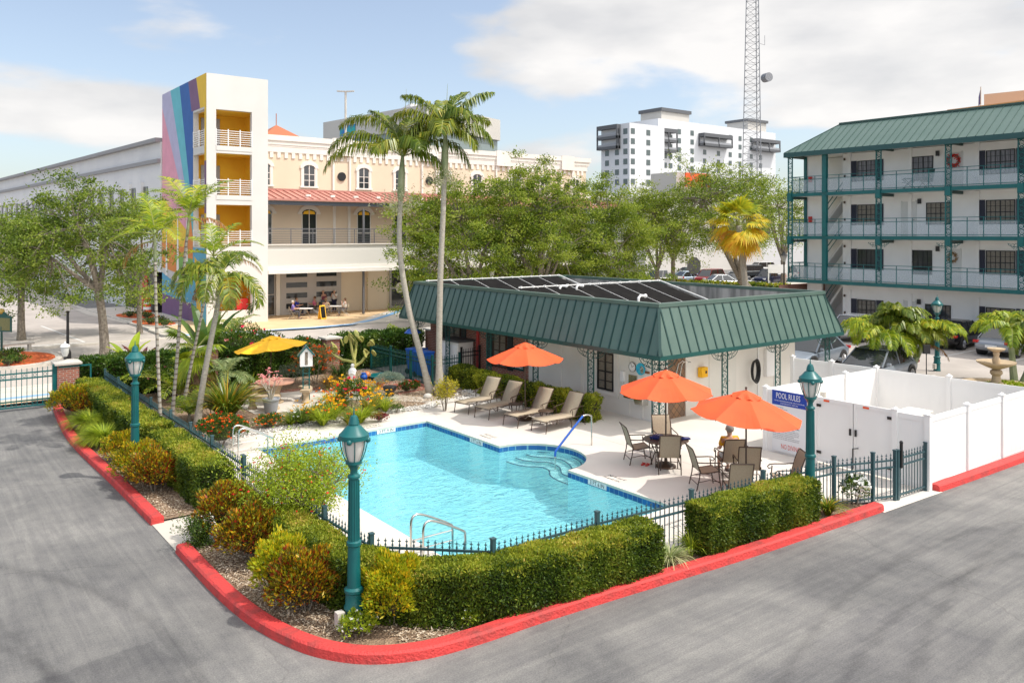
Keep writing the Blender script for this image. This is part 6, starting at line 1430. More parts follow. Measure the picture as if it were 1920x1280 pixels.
for (a,c) in OP: b.box(ox0,ox1,TY0,TY0+.35,zz,a); zz = c
b.box(ox0,ox1,TY0,TY0+.35,zz,TZ)
sy0, sy1 = 55.2, 57.7
SO = [(5.3,8.1),(8.75,11.55),(12.05,14.46)]
b.box(TX0,TX0+.35,TY0+.35,sy0,0,TZ); b.box(TX0,TX0+.35,sy1,TY1,0,TZ); zz = 0
for (a,c) in SO: b.box(TX0,TX0+.35,sy0,sy1,zz,a); zz = c
b.box(TX0,TX0+.35,sy0,sy1,zz,TZ); b.box(TX1-.35,TX1,TY0+.35,TY1,0,TZ); b.box(TX0+.35,TX1-.35,TY1-.35,TY1,0,TZ); b.box(TX0+.35,TX1-.35,TY0+.35,TY1-.35,TZ-.6,TZ-.3)
b.build('wall', TWH, tw, world=True)
b = MB()
for (a,c) in OP:
    b.box(TX0+.36,TX1-.36,58.2,58.35,a-.3,c+.25); b.box(TX1-.42,TX1-.36,TY0+.36,58.2,a-.3,c+.25); b.box(TX0+.36,TX1-.42,TY0+.36,58.2,c+.02,c+.2)
b.build('inner_wall', OCHRE, tw, world=True)
for (a,c) in OP[1:]:
    b = MB(); b.box(ox0+.003,ox1-.003,TY0-.03,TY0+.5,a-.32,a+.0); b.box(TX0+.36,TX1-.42,TY0+.36,58.2,a-.2,a); b.build('landing', TWH, tw, world=True)
    b = MB(); b.box(ox0+.02,ox0+1.3,58.1,58.19,a+.2,a+2.2); b.build('stair_opening', GREYW, tw, world=True)
    b = MB()
    for k in range(7): b.box(ox0,ox1,TY0+.0,TY0+.05,a+.12+k*.145,a+.16+k*.145)
    for k in range(4): x = ox0+(ox1-ox0)*k/3; b.box(x-.03,x+.03,TY0-.02,TY0+.06,a,a+1.12)
    for k in range(7): b.box(TX0,TX0+.05,sy0,sy1,a+.12+k*.145,a+.16+k*.145)
    for k in range(3): y = sy0+(sy1-sy0)*k/2; b.box(TX0-.02,TX0+.06,y-.03,y+.03,a,a+1.12)
    b.build('railing', M['vinyl'], tw, world=True)
b = MB(); b.box(18.9,19.7,55.4,56.2,.1,1.7); b.build('utility_box', M['red'], tw, world=True)
# mural on the x = 16.7 face: flat painted stripes, a couple of mm of paint
cols = {'pink':(0.80,0.36,0.46),'lilac':(0.50,0.48,0.66),'aqua':(0.15,0.52,0.60),'navy':(0.04,0.14,0.42),'plum':(0.22,0.12,0.22),'gold':(0.85,0.55,0.05),'orange':(0.78,0.27,0.06),'green':(0.22,0.45,0.10),'violet':(0.22,0.12,0.25),'sky':(0.12,0.42,0.62)}
mm = [pmat('mural_'+k, v, tuple(x*.9 for x in v), 1.2, .75) for k, v in cols.items()]; mi = {k:i for i,k in enumerate(cols)}
b = MB()
def mp4(col, *pts):     # (u, z): u = 0 near edge .. 10.9 far edge
    layer = .004+.0012*len(b.f)
    # cut around the openings column: pieces left of it and above
    b.add([(TX0-layer, TY0+.02+u, z) for u,z in pts][::-1], [tuple(range(len(pts)))], mi[col])
U = 10.86; VP = (3.3, 9.4)
uo = sy1-TY0+.02   # opening far edge in u
mp4('pink',(U,TZ-.0),(U,9.0),(uo,4.5),(uo,TZ)); mp4('lilac',(U,TZ),(U,15.8),(uo,5.6),(uo,TZ)); mp4('aqua',(8.6,TZ),(uo,5.8),(uo,TZ)); mp4('navy',(6.2,TZ),(3.3,8.2),(uo,8.2),(uo,TZ))
mp4('plum',(4.05,TZ),(uo+.35,14.6),(1.3,14.6),(2.2,TZ)); mp4('gold',(2.2,TZ),(1.3,14.6),(.40,14.6),(0,14.6),(0,TZ))
mp4('gold',(U,9.0),(U,5.0),(uo,2.4),(uo,4.5),(4.5,6.4)); mp4('orange',(U,5.6),(U,3.6),(uo,3.0),(uo,5.9),(3.6,7.6),(5.2,5.2)); mp4('green',(7.5,4.6),(6.0,2.4),(uo,2.0),(uo,4.4)); mp4('sky',(U,3.2),(U,1.6),(uo,1.2),(uo,2.6),(7.5,2.6)); mp4('violet',(U,1.6),(U,.1),(uo,.1),(uo,1.3))
mp4('gold',(.36,14.6),(.36,11.0),(0,11.0),(0,14.6)); mp4('plum',(.36,11),(.36,7.5),(0,7.5),(0,11)); mp4('gold',(.36,7.5),(.36,3),(0,3),(0,7.5)); mp4('sky',(uo,5.2),(uo,.1),(0,.1),(0,5.2))
mp4('gold',(2.6,4.6),(2.0,.6),(1.0,.4),(1.6,4.2))
b.build('mural', mm, tw, world=True)
b = MB()
for (u,z0_,z1_) in ((9.6,3.0,7.0),(6.6,3.2,8.6),(4.4,4.2,7.6)): b.add([(TX0-.03,TY0+u-.32,z0_),(TX0-.03,TY0+u+.32,z0_),(TX0-.03,TY0+u,z1_)],[(0,1,2)])
b.build('mural_spike', M['vinyl'], tw, world=True)
# ---- arcade building
ab = thing('arcade_building', 'cream two storey arcade building with red metal awning roof', 'building', (20.9,58.3,0))
WY = 58.3; AX0, AX1 = 20.9, 54.0; TOPZ = 13.45
b = MB(); b.box(AX0,AX1,WY,80,5.35,12.2); b.build('wall', CREAM, ab, world=True)
b = MB(); b.box(AX0-.02,AX1+.35,WY-.14,80.2,12.75,13.05); b.box(AX0-.02,AX1+.5,WY-.22,80.3,13.05,TOPZ); b.box(AX0-.02,AX1+.1,WY-.08,80.05,12.2,12.75); b.box(AX0,AX1+.22,WY-.1,80.1,12.62,12.752); b.build('cornice', TRIM, ab, world=True)
b = MB(); k = 58
b.box(0,.26,-.07,-.002,-.42,0); dn = b.build('tmp', TRIM); dm = dn.data; bpy.data.objects.remove(dn)
for i in range(k): child('dentil', dm, ab, (.3+i*(AX1-AX0-.4)/k, 0, 12.2))
PIL = [27.4,35.4,43.1,50.8]
for x in PIL:
    b = MB(); b.box(x-.1,x+.05,WY-.12,WY-.003,9.3,12.2); b.box(x+1.3,x+1.45,WY-.12,WY-.003,9.3,12.2); b.box(x-.1,x+1.45,WY-.26,WY-.003,12.2,13.55); b.build('pilaster', TRIM, ab, world=True)
    for xx in (x-.05,x+1.2): b = MB(); b.box(xx,xx+.2,WY-.12,WY-.003,5.4,8.4); b.build('lower_pilaster', TRIM, ab, world=True)
def archwin(px_, z0_, z1_, w=.82, door=False, x=None):
    x = x or xAt(px_, WY); hw_ = w/2; N_ = 8; zs = z1_-hw_*.55
    def arcp(r_, rz_): return [(x+r_*math.cos(PI*i/N_), zs+rz_*math.sin(PI*i/N_)) for i in range(N_+1)]
    # surround
    b = MB(); o_ = arcp(hw_+.30,hw_*.55+.35); n_ = arcp(hw_+.03,hw_*.55+.02)
    for i in range(N_): b.add([(n_[i][0],WY-.10,n_[i][1]),(o_[i][0],WY-.10,o_[i][1]),(o_[i+1][0],WY-.10,o_[i+1][1]),(n_[i+1][0],WY-.10,n_[i+1][1]),(n_[i][0],WY,n_[i][1]),(o_[i][0],WY,o_[i][1]),(o_[i+1][0],WY,o_[i+1][1]),(n_[i+1][0],WY,n_[i+1][1])],[(0,1,2,3),(1,5,6,2),(4,0,3,7)])
    if not door:
        for s in (-1,1): b.box(x+s*(hw_+.03) if s > 0 else x-hw_-.20, x+hw_+.20 if s > 0 else x-hw_-.03, WY-.08, WY-.003, z0_, zs)
        b.box(x-hw_-.28,x+hw_+.28,WY-.12,WY-.003,z0_-.12,z0_)
    else:
        b.box(x-hw_-.34,x-hw_-.02,WY-.09,WY-.003,zs-.05,zs+.1); b.box(x+hw_+.02,x+hw_+.34,WY-.09,WY-.003,zs-.05,zs+.1)
    sr = b.build('window' if not door else 'balcony_door', TRIM, ab, world=True)
    b = MB(); p = [(x-hw_,z0_),(x+hw_,z0_)]+arcp(hw_,hw_*.55); b.add([(q[0],WY-.02,q[1]) for q in p],[tuple(range(len(p)))]); b.build('pane', M['glass'], sr, world=True)
    b = MB()
    b.box(x-.03,x+.03,WY-.055,WY-.021,z0_,z1_-.02)
    for f in ((.33,.66) if not door else (.35,)): b.box(x-hw_,x-.03,WY-.055,WY-.021,z0_+(zs-z0_)*f-.02,z0_+(zs-z0_)*f+.02); b.box(x+.03,x+hw_,WY-.055,WY-.021,z0_+(zs-z0_)*f-.02,z0_+(zs-z0_)*f+.02)
    for s in (-1,1): b.box(x+s*hw_-.03,x+s*hw_+.03,WY-.06,WY-.019,z0_,zs)
    b.build('glazing_bar', TRIM, sr, world=True)
    if door: b = MB(); b.add([(x-hw_+.08,WY-.045,zs-.05),(x+hw_-.08,WY-.045,zs-.05),(x+hw_*.7,WY-.045,zs+.16),(x,WY-.045,zs+.24),(x-hw_*.7,WY-.045,zs+.16)],[(0,1,2,3,4)]); b.build('amber_light', OCHRE, sr, world=True)
for x in (21.9,25.4,30.0,33.3,37.6,41.0,45.3,48.7,52.6): archwin(0,9.75,11.35,.9,False,x)
for x in (21.9,25.4,30.0,33.3,37.6,41.0,45.3,48.7): archwin(0,5.4,8.0,1.15,True,x)
b = MB()
for x in PIL: b.lathe([(.001,0),(.36,0),(.36,.12),(.001,.12)],(0,0,0),20)
for x in PIL: b2 = MB(); b2.tube([(x+.68,WY-.003,10.6),(x+.68,WY-.12,10.6)],.34,20); b2.build('round_vent', M['black'], ab, world=True)
# red metal awning roof
AW = pmat('red_metal_roof', (0.48,0.22,0.18), (0.44,0.19,0.155), .6, .45); b = MB(); ay0 = 55.2
b.add([(AX0,ay0,8.62),(AX1+3,ay0,8.62),(AX1+3,WY-.15,9.35),(AX0,WY-.15,9.35)],[(0,1,2,3)]); k = 66
for i in range(k): x = AX0+.2+i*.55; b.bar((x,ay0,8.66),(x,WY-.15,9.39),.05,.07,up=(0,-.3,1))
b.box(AX0,AX1+3,ay0-.06,ay0+.04,8.50,8.63); b.box(AX0,AX1,WY-.15,WY-.13,9.3,9.5); b.build('awning_roof', AW, ab, world=True)
b = MB(); b.box(AX0,AX1+3,ay0+.1,ay0+.3,8.2,8.47); b.build('awning_beam', GREYW if False else pmat('dark_steel',(0.07,0.08,0.10),rough=.5), ab, world=True)
DST = pmat('grey_steel',(0.13,0.13,0.14),rough=.5)
for x in (28.5,36.3,44.1): b = MB(); b.box(x-.07,x+.07,55.35,55.49,0.1,8.0); b.build('awning_post', DST, ab, world=True)
for i in range(16): b = MB(); x = 24.2+i*2.9*.66; b.box(x,x+.35,56.0,56.2,8.86,9.02); b.build('roof_vent', TRIM, ab, world=True)
# balcony
b = MB(); b.box(AX0,AX1+3,55.05,WY,5.0,5.35); b.box(AX0,AX1+3,55.0,55.4,3.85,5.0); b.build('balcony', pmat('fascia_grey',(0.62,0.60,0.55),rough=.8), ab, world=True)
b = MB(); b.box(AX0,AX1+3,54.8,55.5,3.35,3.62); b.box(AX0,AX1+3,54.9,55.46,3.62,3.85); b.box(AX0,AX1+3,54.93,55.2,5.352,5.42); b.box(AX0,AX1+3,55.5,WY,3.5,3.6); b.build('balcony_moulding', TRIM, ab, world=True)
b = MB()
for k in range(8): b.box(AX0,AX1+3,55.08,55.11,5.52+k*.125,5.545+k*.125)
for i in range(22): x = AX0+.1+i*1.65; b.box(x-.025,x+.025,55.07,55.12,5.4,6.52)
b.box(AX0,AX1+3,55.06,55.13,6.48,6.54); b.build('balcony_railing', DST, ab, world=True)
# shops
b = MB(); b.box(AX0,AX1,WY+.0,WY+.3,0.09,3.5); b.build('shop_wall', CREAM2, ab, world=True)
for x in (30.2,36.5,42.5): b = MB(); b.box(x,x+1.7,WY-.35,WY-.003,.09,3.5); b.build('shop_pier', CREAM2, ab, world=True)
FR = pmat('shop_frame',(0.44,0.42,0.41),rough=.5)
def shopwin(x0,x1,z0_,z1_,cols_,rows,name='shop_window',bar=.06,fr=FR):
    b = MB(); b.box(x0,x1,WY-.10,WY-.002,z0_,z0_+bar); b.box(x0,x1,WY-.10,WY-.002,z1_-bar,z1_)
    for i in range(cols_+1): x = x0+(x1-x0-bar)*i/cols_; b.box(x,x+bar,WY-.101,WY-.001,z0_+bar,z1_-bar)
    for j in range(1,rows): z = z0_+(z1_-z0_)*j/rows; b.box(x0+bar,x1-bar,WY-.099,WY-.003,z-bar/2,z+bar/2)
    o = b.build(name, fr, ab, world=True); b = MB(); b.box(x0+.01,x1-.01,WY-.05,WY-.02,z0_+.02,z1_-.02); b.build('pane', M['glass'], o, world=True); return o
# panelled roller door: grey with eight slot windows
dx0,dx1 = 23.1,28.0
b = MB(); b.box(dx0,dx1,WY-.12,WY-.004,.1,3.4); dr = b.build('panelled_door', FR, ab, world=True)
for i in range(2):
    for j in range(4): b = MB(); x = dx0+.45+i*2.4; z = .55+j*.78; b.box(x,x+1.65,WY-.14,WY-.121,z,z+.38); b.box(x+.4,x+1.2,WY-.142,WY-.140,z+.12,z+.26); b.build('slot_window', M['glass'], dr, world=True)
shopwin(21.2,22.7,.12,3.2,1,2,'shop_door'); b = MB(); b.box(23.0-.25,23.0+.05,WY-.2,WY-.002,.1,3.4); b.build('door_post', TRIM, ab, world=True)
shopwin(32.3,34.2,.12,3.35,1,2,'shop_door',.16); text_mesh('355', .5, M['vinyl'], 'house_number', ab, (33.3-20.9,WY-.13-58.3,2.55), (R(90),0,0))
b = MB(); b.lathe([(.001,0),(.42,0),(.42,.02),(.001,.02)],n=20); o = b.build('round_decal', TRIM, ab); o.location = (33.25-20.9,-.12,1.75); o.rotation_euler = (R(90),0,0)
shopwin(34.3,36.4,2.45,3.35,2,1,'transom',.18); b = MB(); b.box(34.4,36.4,WY-.1,WY-.003,.12,2.44); b.build('dark_shopfront', M['glass'], ab, world=True)
shopwin(38.4,42.2,.5,3.2,4,3); shopwin(44.6,48.2,.5,3.2,4,3); shopwin(48.8,52.5,.5,3.2,4,3)
mn = thing('mannequin', 'white mannequin in an orange top and white skirt outside the shop', 'mannequin', (34.75,WY-.45,.1))
b = MB(); b.lathe([(.03,0),(.10,.02),(.22,.10),(.20,.5),(.15,.9),(.13,1.05)],n=12); b.build('skirt', PLATE, mn, smooth=True); b = MB(); b.lathe([(.13,1.05),(.12,1.15),(.17,1.35),(.15,1.45),(.05,1.5)],n=12,sy=.7); b.build('top', M['orange'], mn, smooth=True); b = MB(); b.tube([(0,0,1.48),(0,0,1.58)],.04,8); b.ball((0,0,1.66),.09,10,sz=1.2); b.build('head', M['white'], mn, smooth=True)
mn2 = thing('shop_sign', 'black shop board standing beside the mannequin', 'sign', (35.1,WY-.7,.1)); b = MB(); b.box(-.28,.28,-.03,.03,.5,1.15); b.bar((-.25,.15,0),(-.2,0,.6),.03,.03); b.bar((.25,.15,0),(.2,0,.6),.03,.03); b.build('board', M['black'], mn2); b = MB(); frame4; b.box(-.24,.24,-.034,-.031,.55,.57); b.box(-.24,.24,-.034,-.031,1.08,1.10); b.build('border', PLATE, mn2)
tc_ = thing('toy_cart', 'small yellow wooden cart on the paving outside the shop', 'cart', (36.0,57.4,.1)); b = MB(); b.box(-.5,.5,-.2,.2,.12,.24); b.build('bed', M['yellow'], tc_)
for s in (-.35,.35): b = MB(); b.tube([(s,-.22,.1),(s,.22,.1)],.1,10); b.build('wheel', M['black'], tc_)
# folding tables, chairs and people on the plaza
def fold_table(label, loc, rz, lx=1.2, ly=.7):
    t = thing('folding_table', label, 'table', loc, rz, 'white folding tables on the plaza'); b = MB(); b.box(-lx/2,lx/2,-ly/2,ly/2,.70,.74); b.build('top', M['vinyl'], t, bevel=.01)
    for s in (-1,1): b = MB(); b.tube([(s*lx*.4,-ly*.4,0),(s*lx*.1,ly*.4,.7)],.014,5); b.build('leg', M['steel'], t); b = MB(); b.tube([(s*lx*.4,ly*.4,0),(s*lx*.1,-ly*.4,.7)],.014,5); b.build('leg', M['steel'], t)
def fold_chair(label, loc, rz):
    t = thing('folding_chair', label, 'chair', loc, rz, 'folding chairs on the plaza'); b = MB(); b.box(-.2,.2,-.21,.21,.43,.45); b.build('seat', M['sling'], t); b = MB(); b.box(-.26,-.24,-.21,.21,.62,.88); b.build('backrest', M['sling'], t)
    for s in (-1,1): b = MB(); b.tube([(-.26,s*.22,.88),(.22,s*.22,0)],.013,5); b.build('leg', M['steel'], t); b = MB(); b.tube([(.15,s*.22,.45),(-.3,s*.22,0)],.013,5); b.build('leg', M['steel'], t)
def GP(px, py, z=.1): x, y = G(px,py,z); return (x,y,z)
fold_table('left white folding table on the plaza', GP(570,597), rzR+.1); fold_table('right white folding table on the plaza', GP(627,592), rzR)
fold_table('white folding table against the panelled grey door', GP(567,587), rzR, .9)
cz_ = [('chair under the person in lavender',(549,598),rzR+.2),('chair under the person in blue',(556,591),rzR-.1),('chair under the person in pink',(590,588),rzR+PI),('chair under the brown haired person',(611,593),rzF),('chair under the person at the right end of the plaza tables',(647,592),rzR+PI)]
for lab,(px,py),rz in cz_: fold_chair(lab, GP(px,py), rz)
person('person with white hair in a lavender shirt sitting at the left plaza table', GP(549,598), rzR+.2, 'sit', (0.22,0.17,0.52), (0.08,0.08,0.10), 'white', 'table')
person('person with brown hair in a bright blue shirt at the left plaza table', GP(556,591), rzR-.1, 'sit', (0.02,0.04,0.42), (0.05,0.05,0.08), 'brown', 'table')
person('person in a pink shirt sitting facing left at the plaza tables', GP(590,588), rzR+PI, 'sit', (0.62,0.14,0.28), (0.03,0.03,0.04), 'brown', 'table')
person('person with long brown hair seen from behind at the right plaza table', GP(611,593), rzF, 'sit', (0.40,0.28,0.17), (0.05,0.05,0.06), 'brown', 'table', long_hair=True)
person('person in a white shirt with raised hands at the right plaza table', GP(647,592), rzR+PI, 'sit', (0.72,0.70,0.66), (0.20,0.20,0.22), 'brown', 'up')
person('person standing in a dark maroon polo shirt beside the grey door', GP(606,586), rzF+PI, 'stand', (0.20,0.05,0.08), (0.10,0.12,0.16), 'grey', 'hang')
person('person standing in a white shirt and navy trousers by the cream pier', GP(627,585), rzF+PI-.3, 'stand', (0.75,0.74,0.72), (0.015,0.02,0.06), 'white', 'up')
t = thing('sandwich_board', 'wooden sandwich board with black panel on the plaza', 'sign', GP(604,598), rzF+PI/2+.9); t.scale = (.8,.8,.85)
for s in (-1,1): b = MB(); b.add([(-.3,s*.25,0),(.3,s*.25,0),(.3,s*.02,1.15),(-.3,s*.02,1.15),(-.3,s*.22,0),(.3,s*.22,0),(.3,0,1.15),(-.3,0,1.15)],[(0,1,2,3),(7,6,5,4),(0,4,5,1),(1,5,6,2),(3,2,6,7),(0,3,7,4)]); o = b.build('panel', OCHRE, t); b = MB(); b.add([(-.23,s*.245,.12),(.23,s*.245,.12),(.23,s*.045,1.05),(-.23,s*.045,1.05)],[(0,1,2,3)]); b.build('chalkboard', M['black'], o)
t = thing('chalkboard', 'dark chalkboard propped on the table by the panelled door', 'sign', (*GP(563,586)[:2],.84), rzR); b = MB(); b.box(-.5,.5,-.02,.02,0,.55); b.build('board', M['black'], t)
# ---- parking garage along the side street
ga = thing('parking_garage', 'long pale grey parking garage behind the left oaks', 'building', (16.6,65.7,0), R(4))
b = MB(); b.box(0,30,.05,160,3.2,13.2); b.box(0,30,9,160,0,3.2); b.box(2,4,.05,9,0,3.2); b.build('wall', GARW, ga)
b = MB(); b.box(-.25,.0,.05,160,11.6,11.9); b.box(-.4,30,.05,160,13.2,13.5); b.build('cornice', pmat('garage_cornice',(0.30,0.30,0.31),rough=.8), ga)
for i in range(34): b = MB(); y = 3.0+i*3.1; b.box(-.04,.0,y,y+1.0,6.6,9.9); b.build('window', M['glass'], ga); b = MB(); b.box(-.22,-.002,y+1.0,y+1.9,3.4,10.3); b.build('wall_pier', GARW, ga)
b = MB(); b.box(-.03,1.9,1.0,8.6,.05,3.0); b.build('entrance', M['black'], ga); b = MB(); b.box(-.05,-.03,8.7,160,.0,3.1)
b.build('base_band', GARW, ga)
b = MB(); b.box(-.12,-.06,2.9,4.6,.05,2.9); b.build('red_door', M['red'], ga)
# construction barrel
t = thing('traffic_barrel', 'orange and white striped traffic barrel by the garage entrance', 'barrel', (*G(276,586),.02))
for k in range(5): b = MB(); r_ = .33-.02*k; b.lathe([(r_,.22*k),(r_-.02,.22*k+.22)],n=16); b.build('band', M['orange'] if k % 2 == 0 else M['vinyl'], t)
# planting islands with red mulch
def island(label, poly, seed):
    t = thing('planting_bed', label, 'planting bed', (poly[0][0],poly[0][1],0)); b = MB(); b.prism(poly, .0, .16); b.build('kerb', M['walk'], t, world=True)
    cx = sum(p[0] for p in poly)/len(poly); cy = sum(p[1] for p in poly)/len(poly); q = [(cx+(p[0]-cx)*.88, cy+(p[1]-cy)*.88) for p in poly]; b = MB(); b.prism(q, .10, .19); b.build('mulch', M['redmulch'], t, world=True); return t
def ell(px, py, rx, ry, rot=0, n=20):
    cx, cy = G(px,py); return [(cx+rx*math.cos(a)*math.cos(rot)-ry*math.sin(a)*math.sin(rot), cy+rx*math.cos(a)*math.sin(rot)+ry*math.sin(a)*math.cos(rot)) for a in [2*PI*i/n for i in range(n)]]
island('red mulched kerb island with green signpost at the left', ell(5,679,2.4,3.0,.3), 1)
island('red mulch bed by the garage drive', ell(258,596,1.4,2.6,.2), 2); island('red mulch bed at the foot of the mural tower', ell(288,609,1.2,2.6,.2), 3)
for i,(px,py) in enumerate(((243,594),(262,592),(275,596),(282,607),(300,604),(309,611),(5,672),(25,668),(32,680),(15,684))):
    bush('ground_plant', 'low green plant in the red mulch, number %s from the left' % ['one','two','three','four','five','six','seven','eight','nine','ten'][i] if False else ['small plant at the left tip of the drive bed','tuft of white flowers in the drive bed','green clump behind the drive bed','low plant at the left of the tower bed','dark clump under the mural','plant at the right of the tower bed','tiny shrub behind the green signpost','tiny shrub at the far edge of the left island','small shrub at the right edge of the left island','small yellowish shrub in the middle of the left island'][i], 'plant', (*G(px,py,.2),.17), .45, .45, .4, HEDGEB, 260, .12, .05, 40+i, [(PWHI,14,.06)] if i in (1,4) else None, group='plants in the red mulch beds')
t = thing('historic_marker', 'dark green cast marker sign on a post at the left edge', 'sign', (*G(3,678),.1), rzR-.3); zt_ = zAt(625,*G(3,678))
b = MB(); b.tube([(0,0,0),(0,0,1.6)],.05,8); b.build('post', M['dkgreen'], t); b = MB(); pts = [(-.55,1.35),(.62,1.35),(.62,2.1),(.35,2.15),(.2,2.3),(-.2,2.3),(-.35,2.15),(-.55,2.1)]
b.add([(x,-.03,z) for x,z in pts]+[(x,.03,z) for x,z in pts],[tuple(range(8)),tuple(range(15,7,-1))]+[(i,(i+1)%8,8+(i+1)%8,8+i) for i in range(8)]); b.build('plate', M['dkgreen'], t); b = MB(); b.box(-.48,.55,-.036,-.031,1.42,2.02); b.build('inscription', pmat('marker_field',(0.10,0.13,0.05),(0.22,0.20,0.08),30,.6,stretch=(.4,1,3)), t); b = MB(); b.ball((.0,0,2.33),.14,10); b.build('seal', pmat('gold_seal',(0.40,0.28,0.06),rough=.4), t)
t = thing('street_bench', 'low grey bench beside the left red mulch island', 'bench', (*G(30,664),.1), .1); b = MB(); b.box(-.8,.8,-.2,.2,.38,.46); b.build('seat', M['concrete'], t)
for s in (-.6,.6): b = MB(); b.box(s-.06,s+.06,-.18,.18,0,.38); b.build('leg', M['concrete'], t)
# ================================================================ farther buildings
def facade_box(name, label, x0,x1,y0,y1,z1,mat, cat='building', z0=0): t = thing(name,label,cat,(x0,y0,0)); b = MB(); b.box(x0,x1,y0,y1,z0,z1); b.build('wall', mat, t, world=True); return t
OFW = pmat('office_panel',(0.52,0.50,0.46),(0.48,0.46,0.43),.1,.7); OFG = pmat('office_glass',(0.20,0.25,0.25),rough=.2,spec=.7)
p1, p2, p3 = GD(606,138), GD(800,118), GD(938,135); p4 = GD(760,190)
t = thing('office_building', 'grey beige office building with long roof slab behind the palms', 'building', (*p2,0))
b = MB(); b.prism([p1,p2,p3,p4],0,18.6); b.build('wall', OFW, t, world=True); b = MB(); b.prism([p1,p2,p3,p4],21.6,25.0); b.build('roof_slab', OFW, t, world=True)
def shrink(P_,f): cx=sum(p[0] for p in P_)/4; cy=sum(p[1] for p in P_)/4; return [(cx+(p[0]-cx)*f,cy+(p[1]-cy)*f) for p in P_]
b = MB(); b.prism(shrink([p1,p2,p3,p4],.97),18.6,21.6); b.build('window_band', OFG, t, world=True)
q1,q2,q3,q4 = GD(740,150),GD(770,140),GD(860,150),GD(800,165); b = MB(); b.prism([q1,q2,q3,q4],25.0,28.6); b.build('plant_room', GARW, t, world=True)
lp = Vector((p2[0]-p1[0],p2[1]-p1[1],0)).normalized(); nm_ = Vector((lp.y,-lp.x,0)); c_ = Vector((*p1,0)).lerp(Vector((*p2,0)),.27)+nm_*.1; b = MB()
b.bar(c_+Vector((0,0,23.0))-lp*2.2,c_+Vector((0,0,23.0))+lp*2.2,.1,1.6); b.build('blue_logo', pmat('logo_blue',(0.01,0.08,0.45),(0.01,0.35,0.35),.5,.5), t, world=True)
t = thing('parking_light', 'tall twin armed roof light behind the arcade building', 'street lamp', (*GD(648,95),0)); zt_ = H+(437-172)*95/FPX
b = MB(); b.tube([(0,0,0),(0,0,zt_)],.13,8); b.build('pole', M['concrete'], t)
for s in (-1,1): b = MB(); b.bar((0,0,zt_),(s*.8,-s*.6,zt_+.05),.35,.12); b.build('lamp_head', M['concrete'], t)
t = thing('pyramid_roof_building', 'small building with terracotta pyramid roof behind the white tower', 'building', (*GD(518,92),0)); zz = H+(437-256)*92/FPX; s = 3.0
b = MB(); b.box(-s,s,-s,s,0,zz-1.0); b.build('wall', CREAM, t); b = MB(); b.add([(-s-.3,-s-.3,zz-1),(s+.3,-s-.3,zz-1),(s+.3,s+.3,zz-1),(-s-.3,s+.3,zz-1),(0,0,zz+1.3)],[(0,1,4),(1,2,4),(2,3,4),(3,0,4),(3,2,1,0)]); b.tube([(0,0,zz+1.2),(0,0,zz+2.6)],.05,5); b.build('roof', M['terra'], t)
# apartment block
AW1 = pmat('apartment_white',(0.70,0.71,0.73),(0.66,0.67,0.69),.05,.8); AGR = pmat('apartment_grey',(0.11,0.115,0.125),rough=.7)
ap = thing('apartment_block', 'tall white apartment block with dark grey boxed balconies', 'building', (188.5,183,0))
b = MB(); b.box(188.5,205,183,196,0,41.6); b.box(205,213,187,200,0,40.4); b.box(213,262,193,215,0,46.2); b.box(262,282,193,215,0,46.2); b.build('wall', AW1, ap, world=True)
b = MB(); b.box(218,233,196,206,46.2,49.6); b.build('penthouse', OFW, ap, world=True); b = MB(); b.box(268,280,196,206,46.2,50.2); b.build('penthouse', OFW, ap, world=True); b = MB(); b.box(217.4,233.6,195.4,206.6,49.6,50.8); b.build('penthouse_roof', AGR, ap, world=True); b = MB(); b.box(267.4,280.6,195.4,206.6,50.2,51.2); b.build('penthouse_roof', AGR, ap, world=True)
APG = pmat('apartment_glass',(0.09,0.12,0.12),rough=.2,spec=.7); ws = None
def apwin(x,y,z,face):
    global ws
    if ws is None:
        b = MB(); b.box(-.9,.9,-.04,0,-.9,.9); ws = {}; o = b.build('window', APG, ap); ws['y'] = o.data; bpy.data.objects.remove(o); b = MB(); b.box(-.04,0,-.9,.9,-.9,.9); o = b.build('window', APG, ap); ws['x'] = o.data; bpy.data.objects.remove(o)
        b = MB()
    child('window', ws[face], ap, (x-188.5, y-183, z))
for k in range(6):
    z = 39.0-k*3.25
    for y in (184.8,): apwin(188.45,y,z,'x')
    if k > 1:
        for y in (188.6,193.2): apwin(188.45,y,z,'x')
    for x in (190.0,197.2): apwin(x,182.95,z,'y')
    if k > 1:
        for x in (206.2,209.8): apwin(x,186.95,z,'y')
    apwin(212.6,186.95,z,'y')
    for x in (224,231,238,246,253,259,266,272): 
        if not (k < 2 and x in (238,246,272)): apwin(x,192.95,z+3.4,'y')
def apbal(x0,x1,y0,y1,z0_,floors,nm):
    b = MB(); hgt = floors*3.3
    b.box(x0,x1,y0,y1,z0_+hgt,z0_+hgt+1.3)
    for k in range(floors): b.box(x0,x1,y0,y1,z0_+k*3.3,z0_+k*3.3+.9)
    for (x,y) in ((x0,y0),(x1-.4,y0),(x0,y1-.4),((x0+x1)/2,y0)): b.box(x,x+.4,y,y+.4,z0_,z0_+hgt)
    b.build('balcony', AGR, ap, world=True)
    b = MB()
    for k in range(floors): b.box(x0+.1,x1-.1,y0+.15,y0+.2,z0_+k*3.3+.9,z0_+k*3.3+1.6); b.box(x0+.15,x0+.2,y0+.2,y1-.1,z0_+k*3.3+.9,z0_+k*3.3+1.6)
    b.build('balcony_rail', pmat('rail_grey',(0.30,0.31,0.33),rough=.6), ap, world=True)
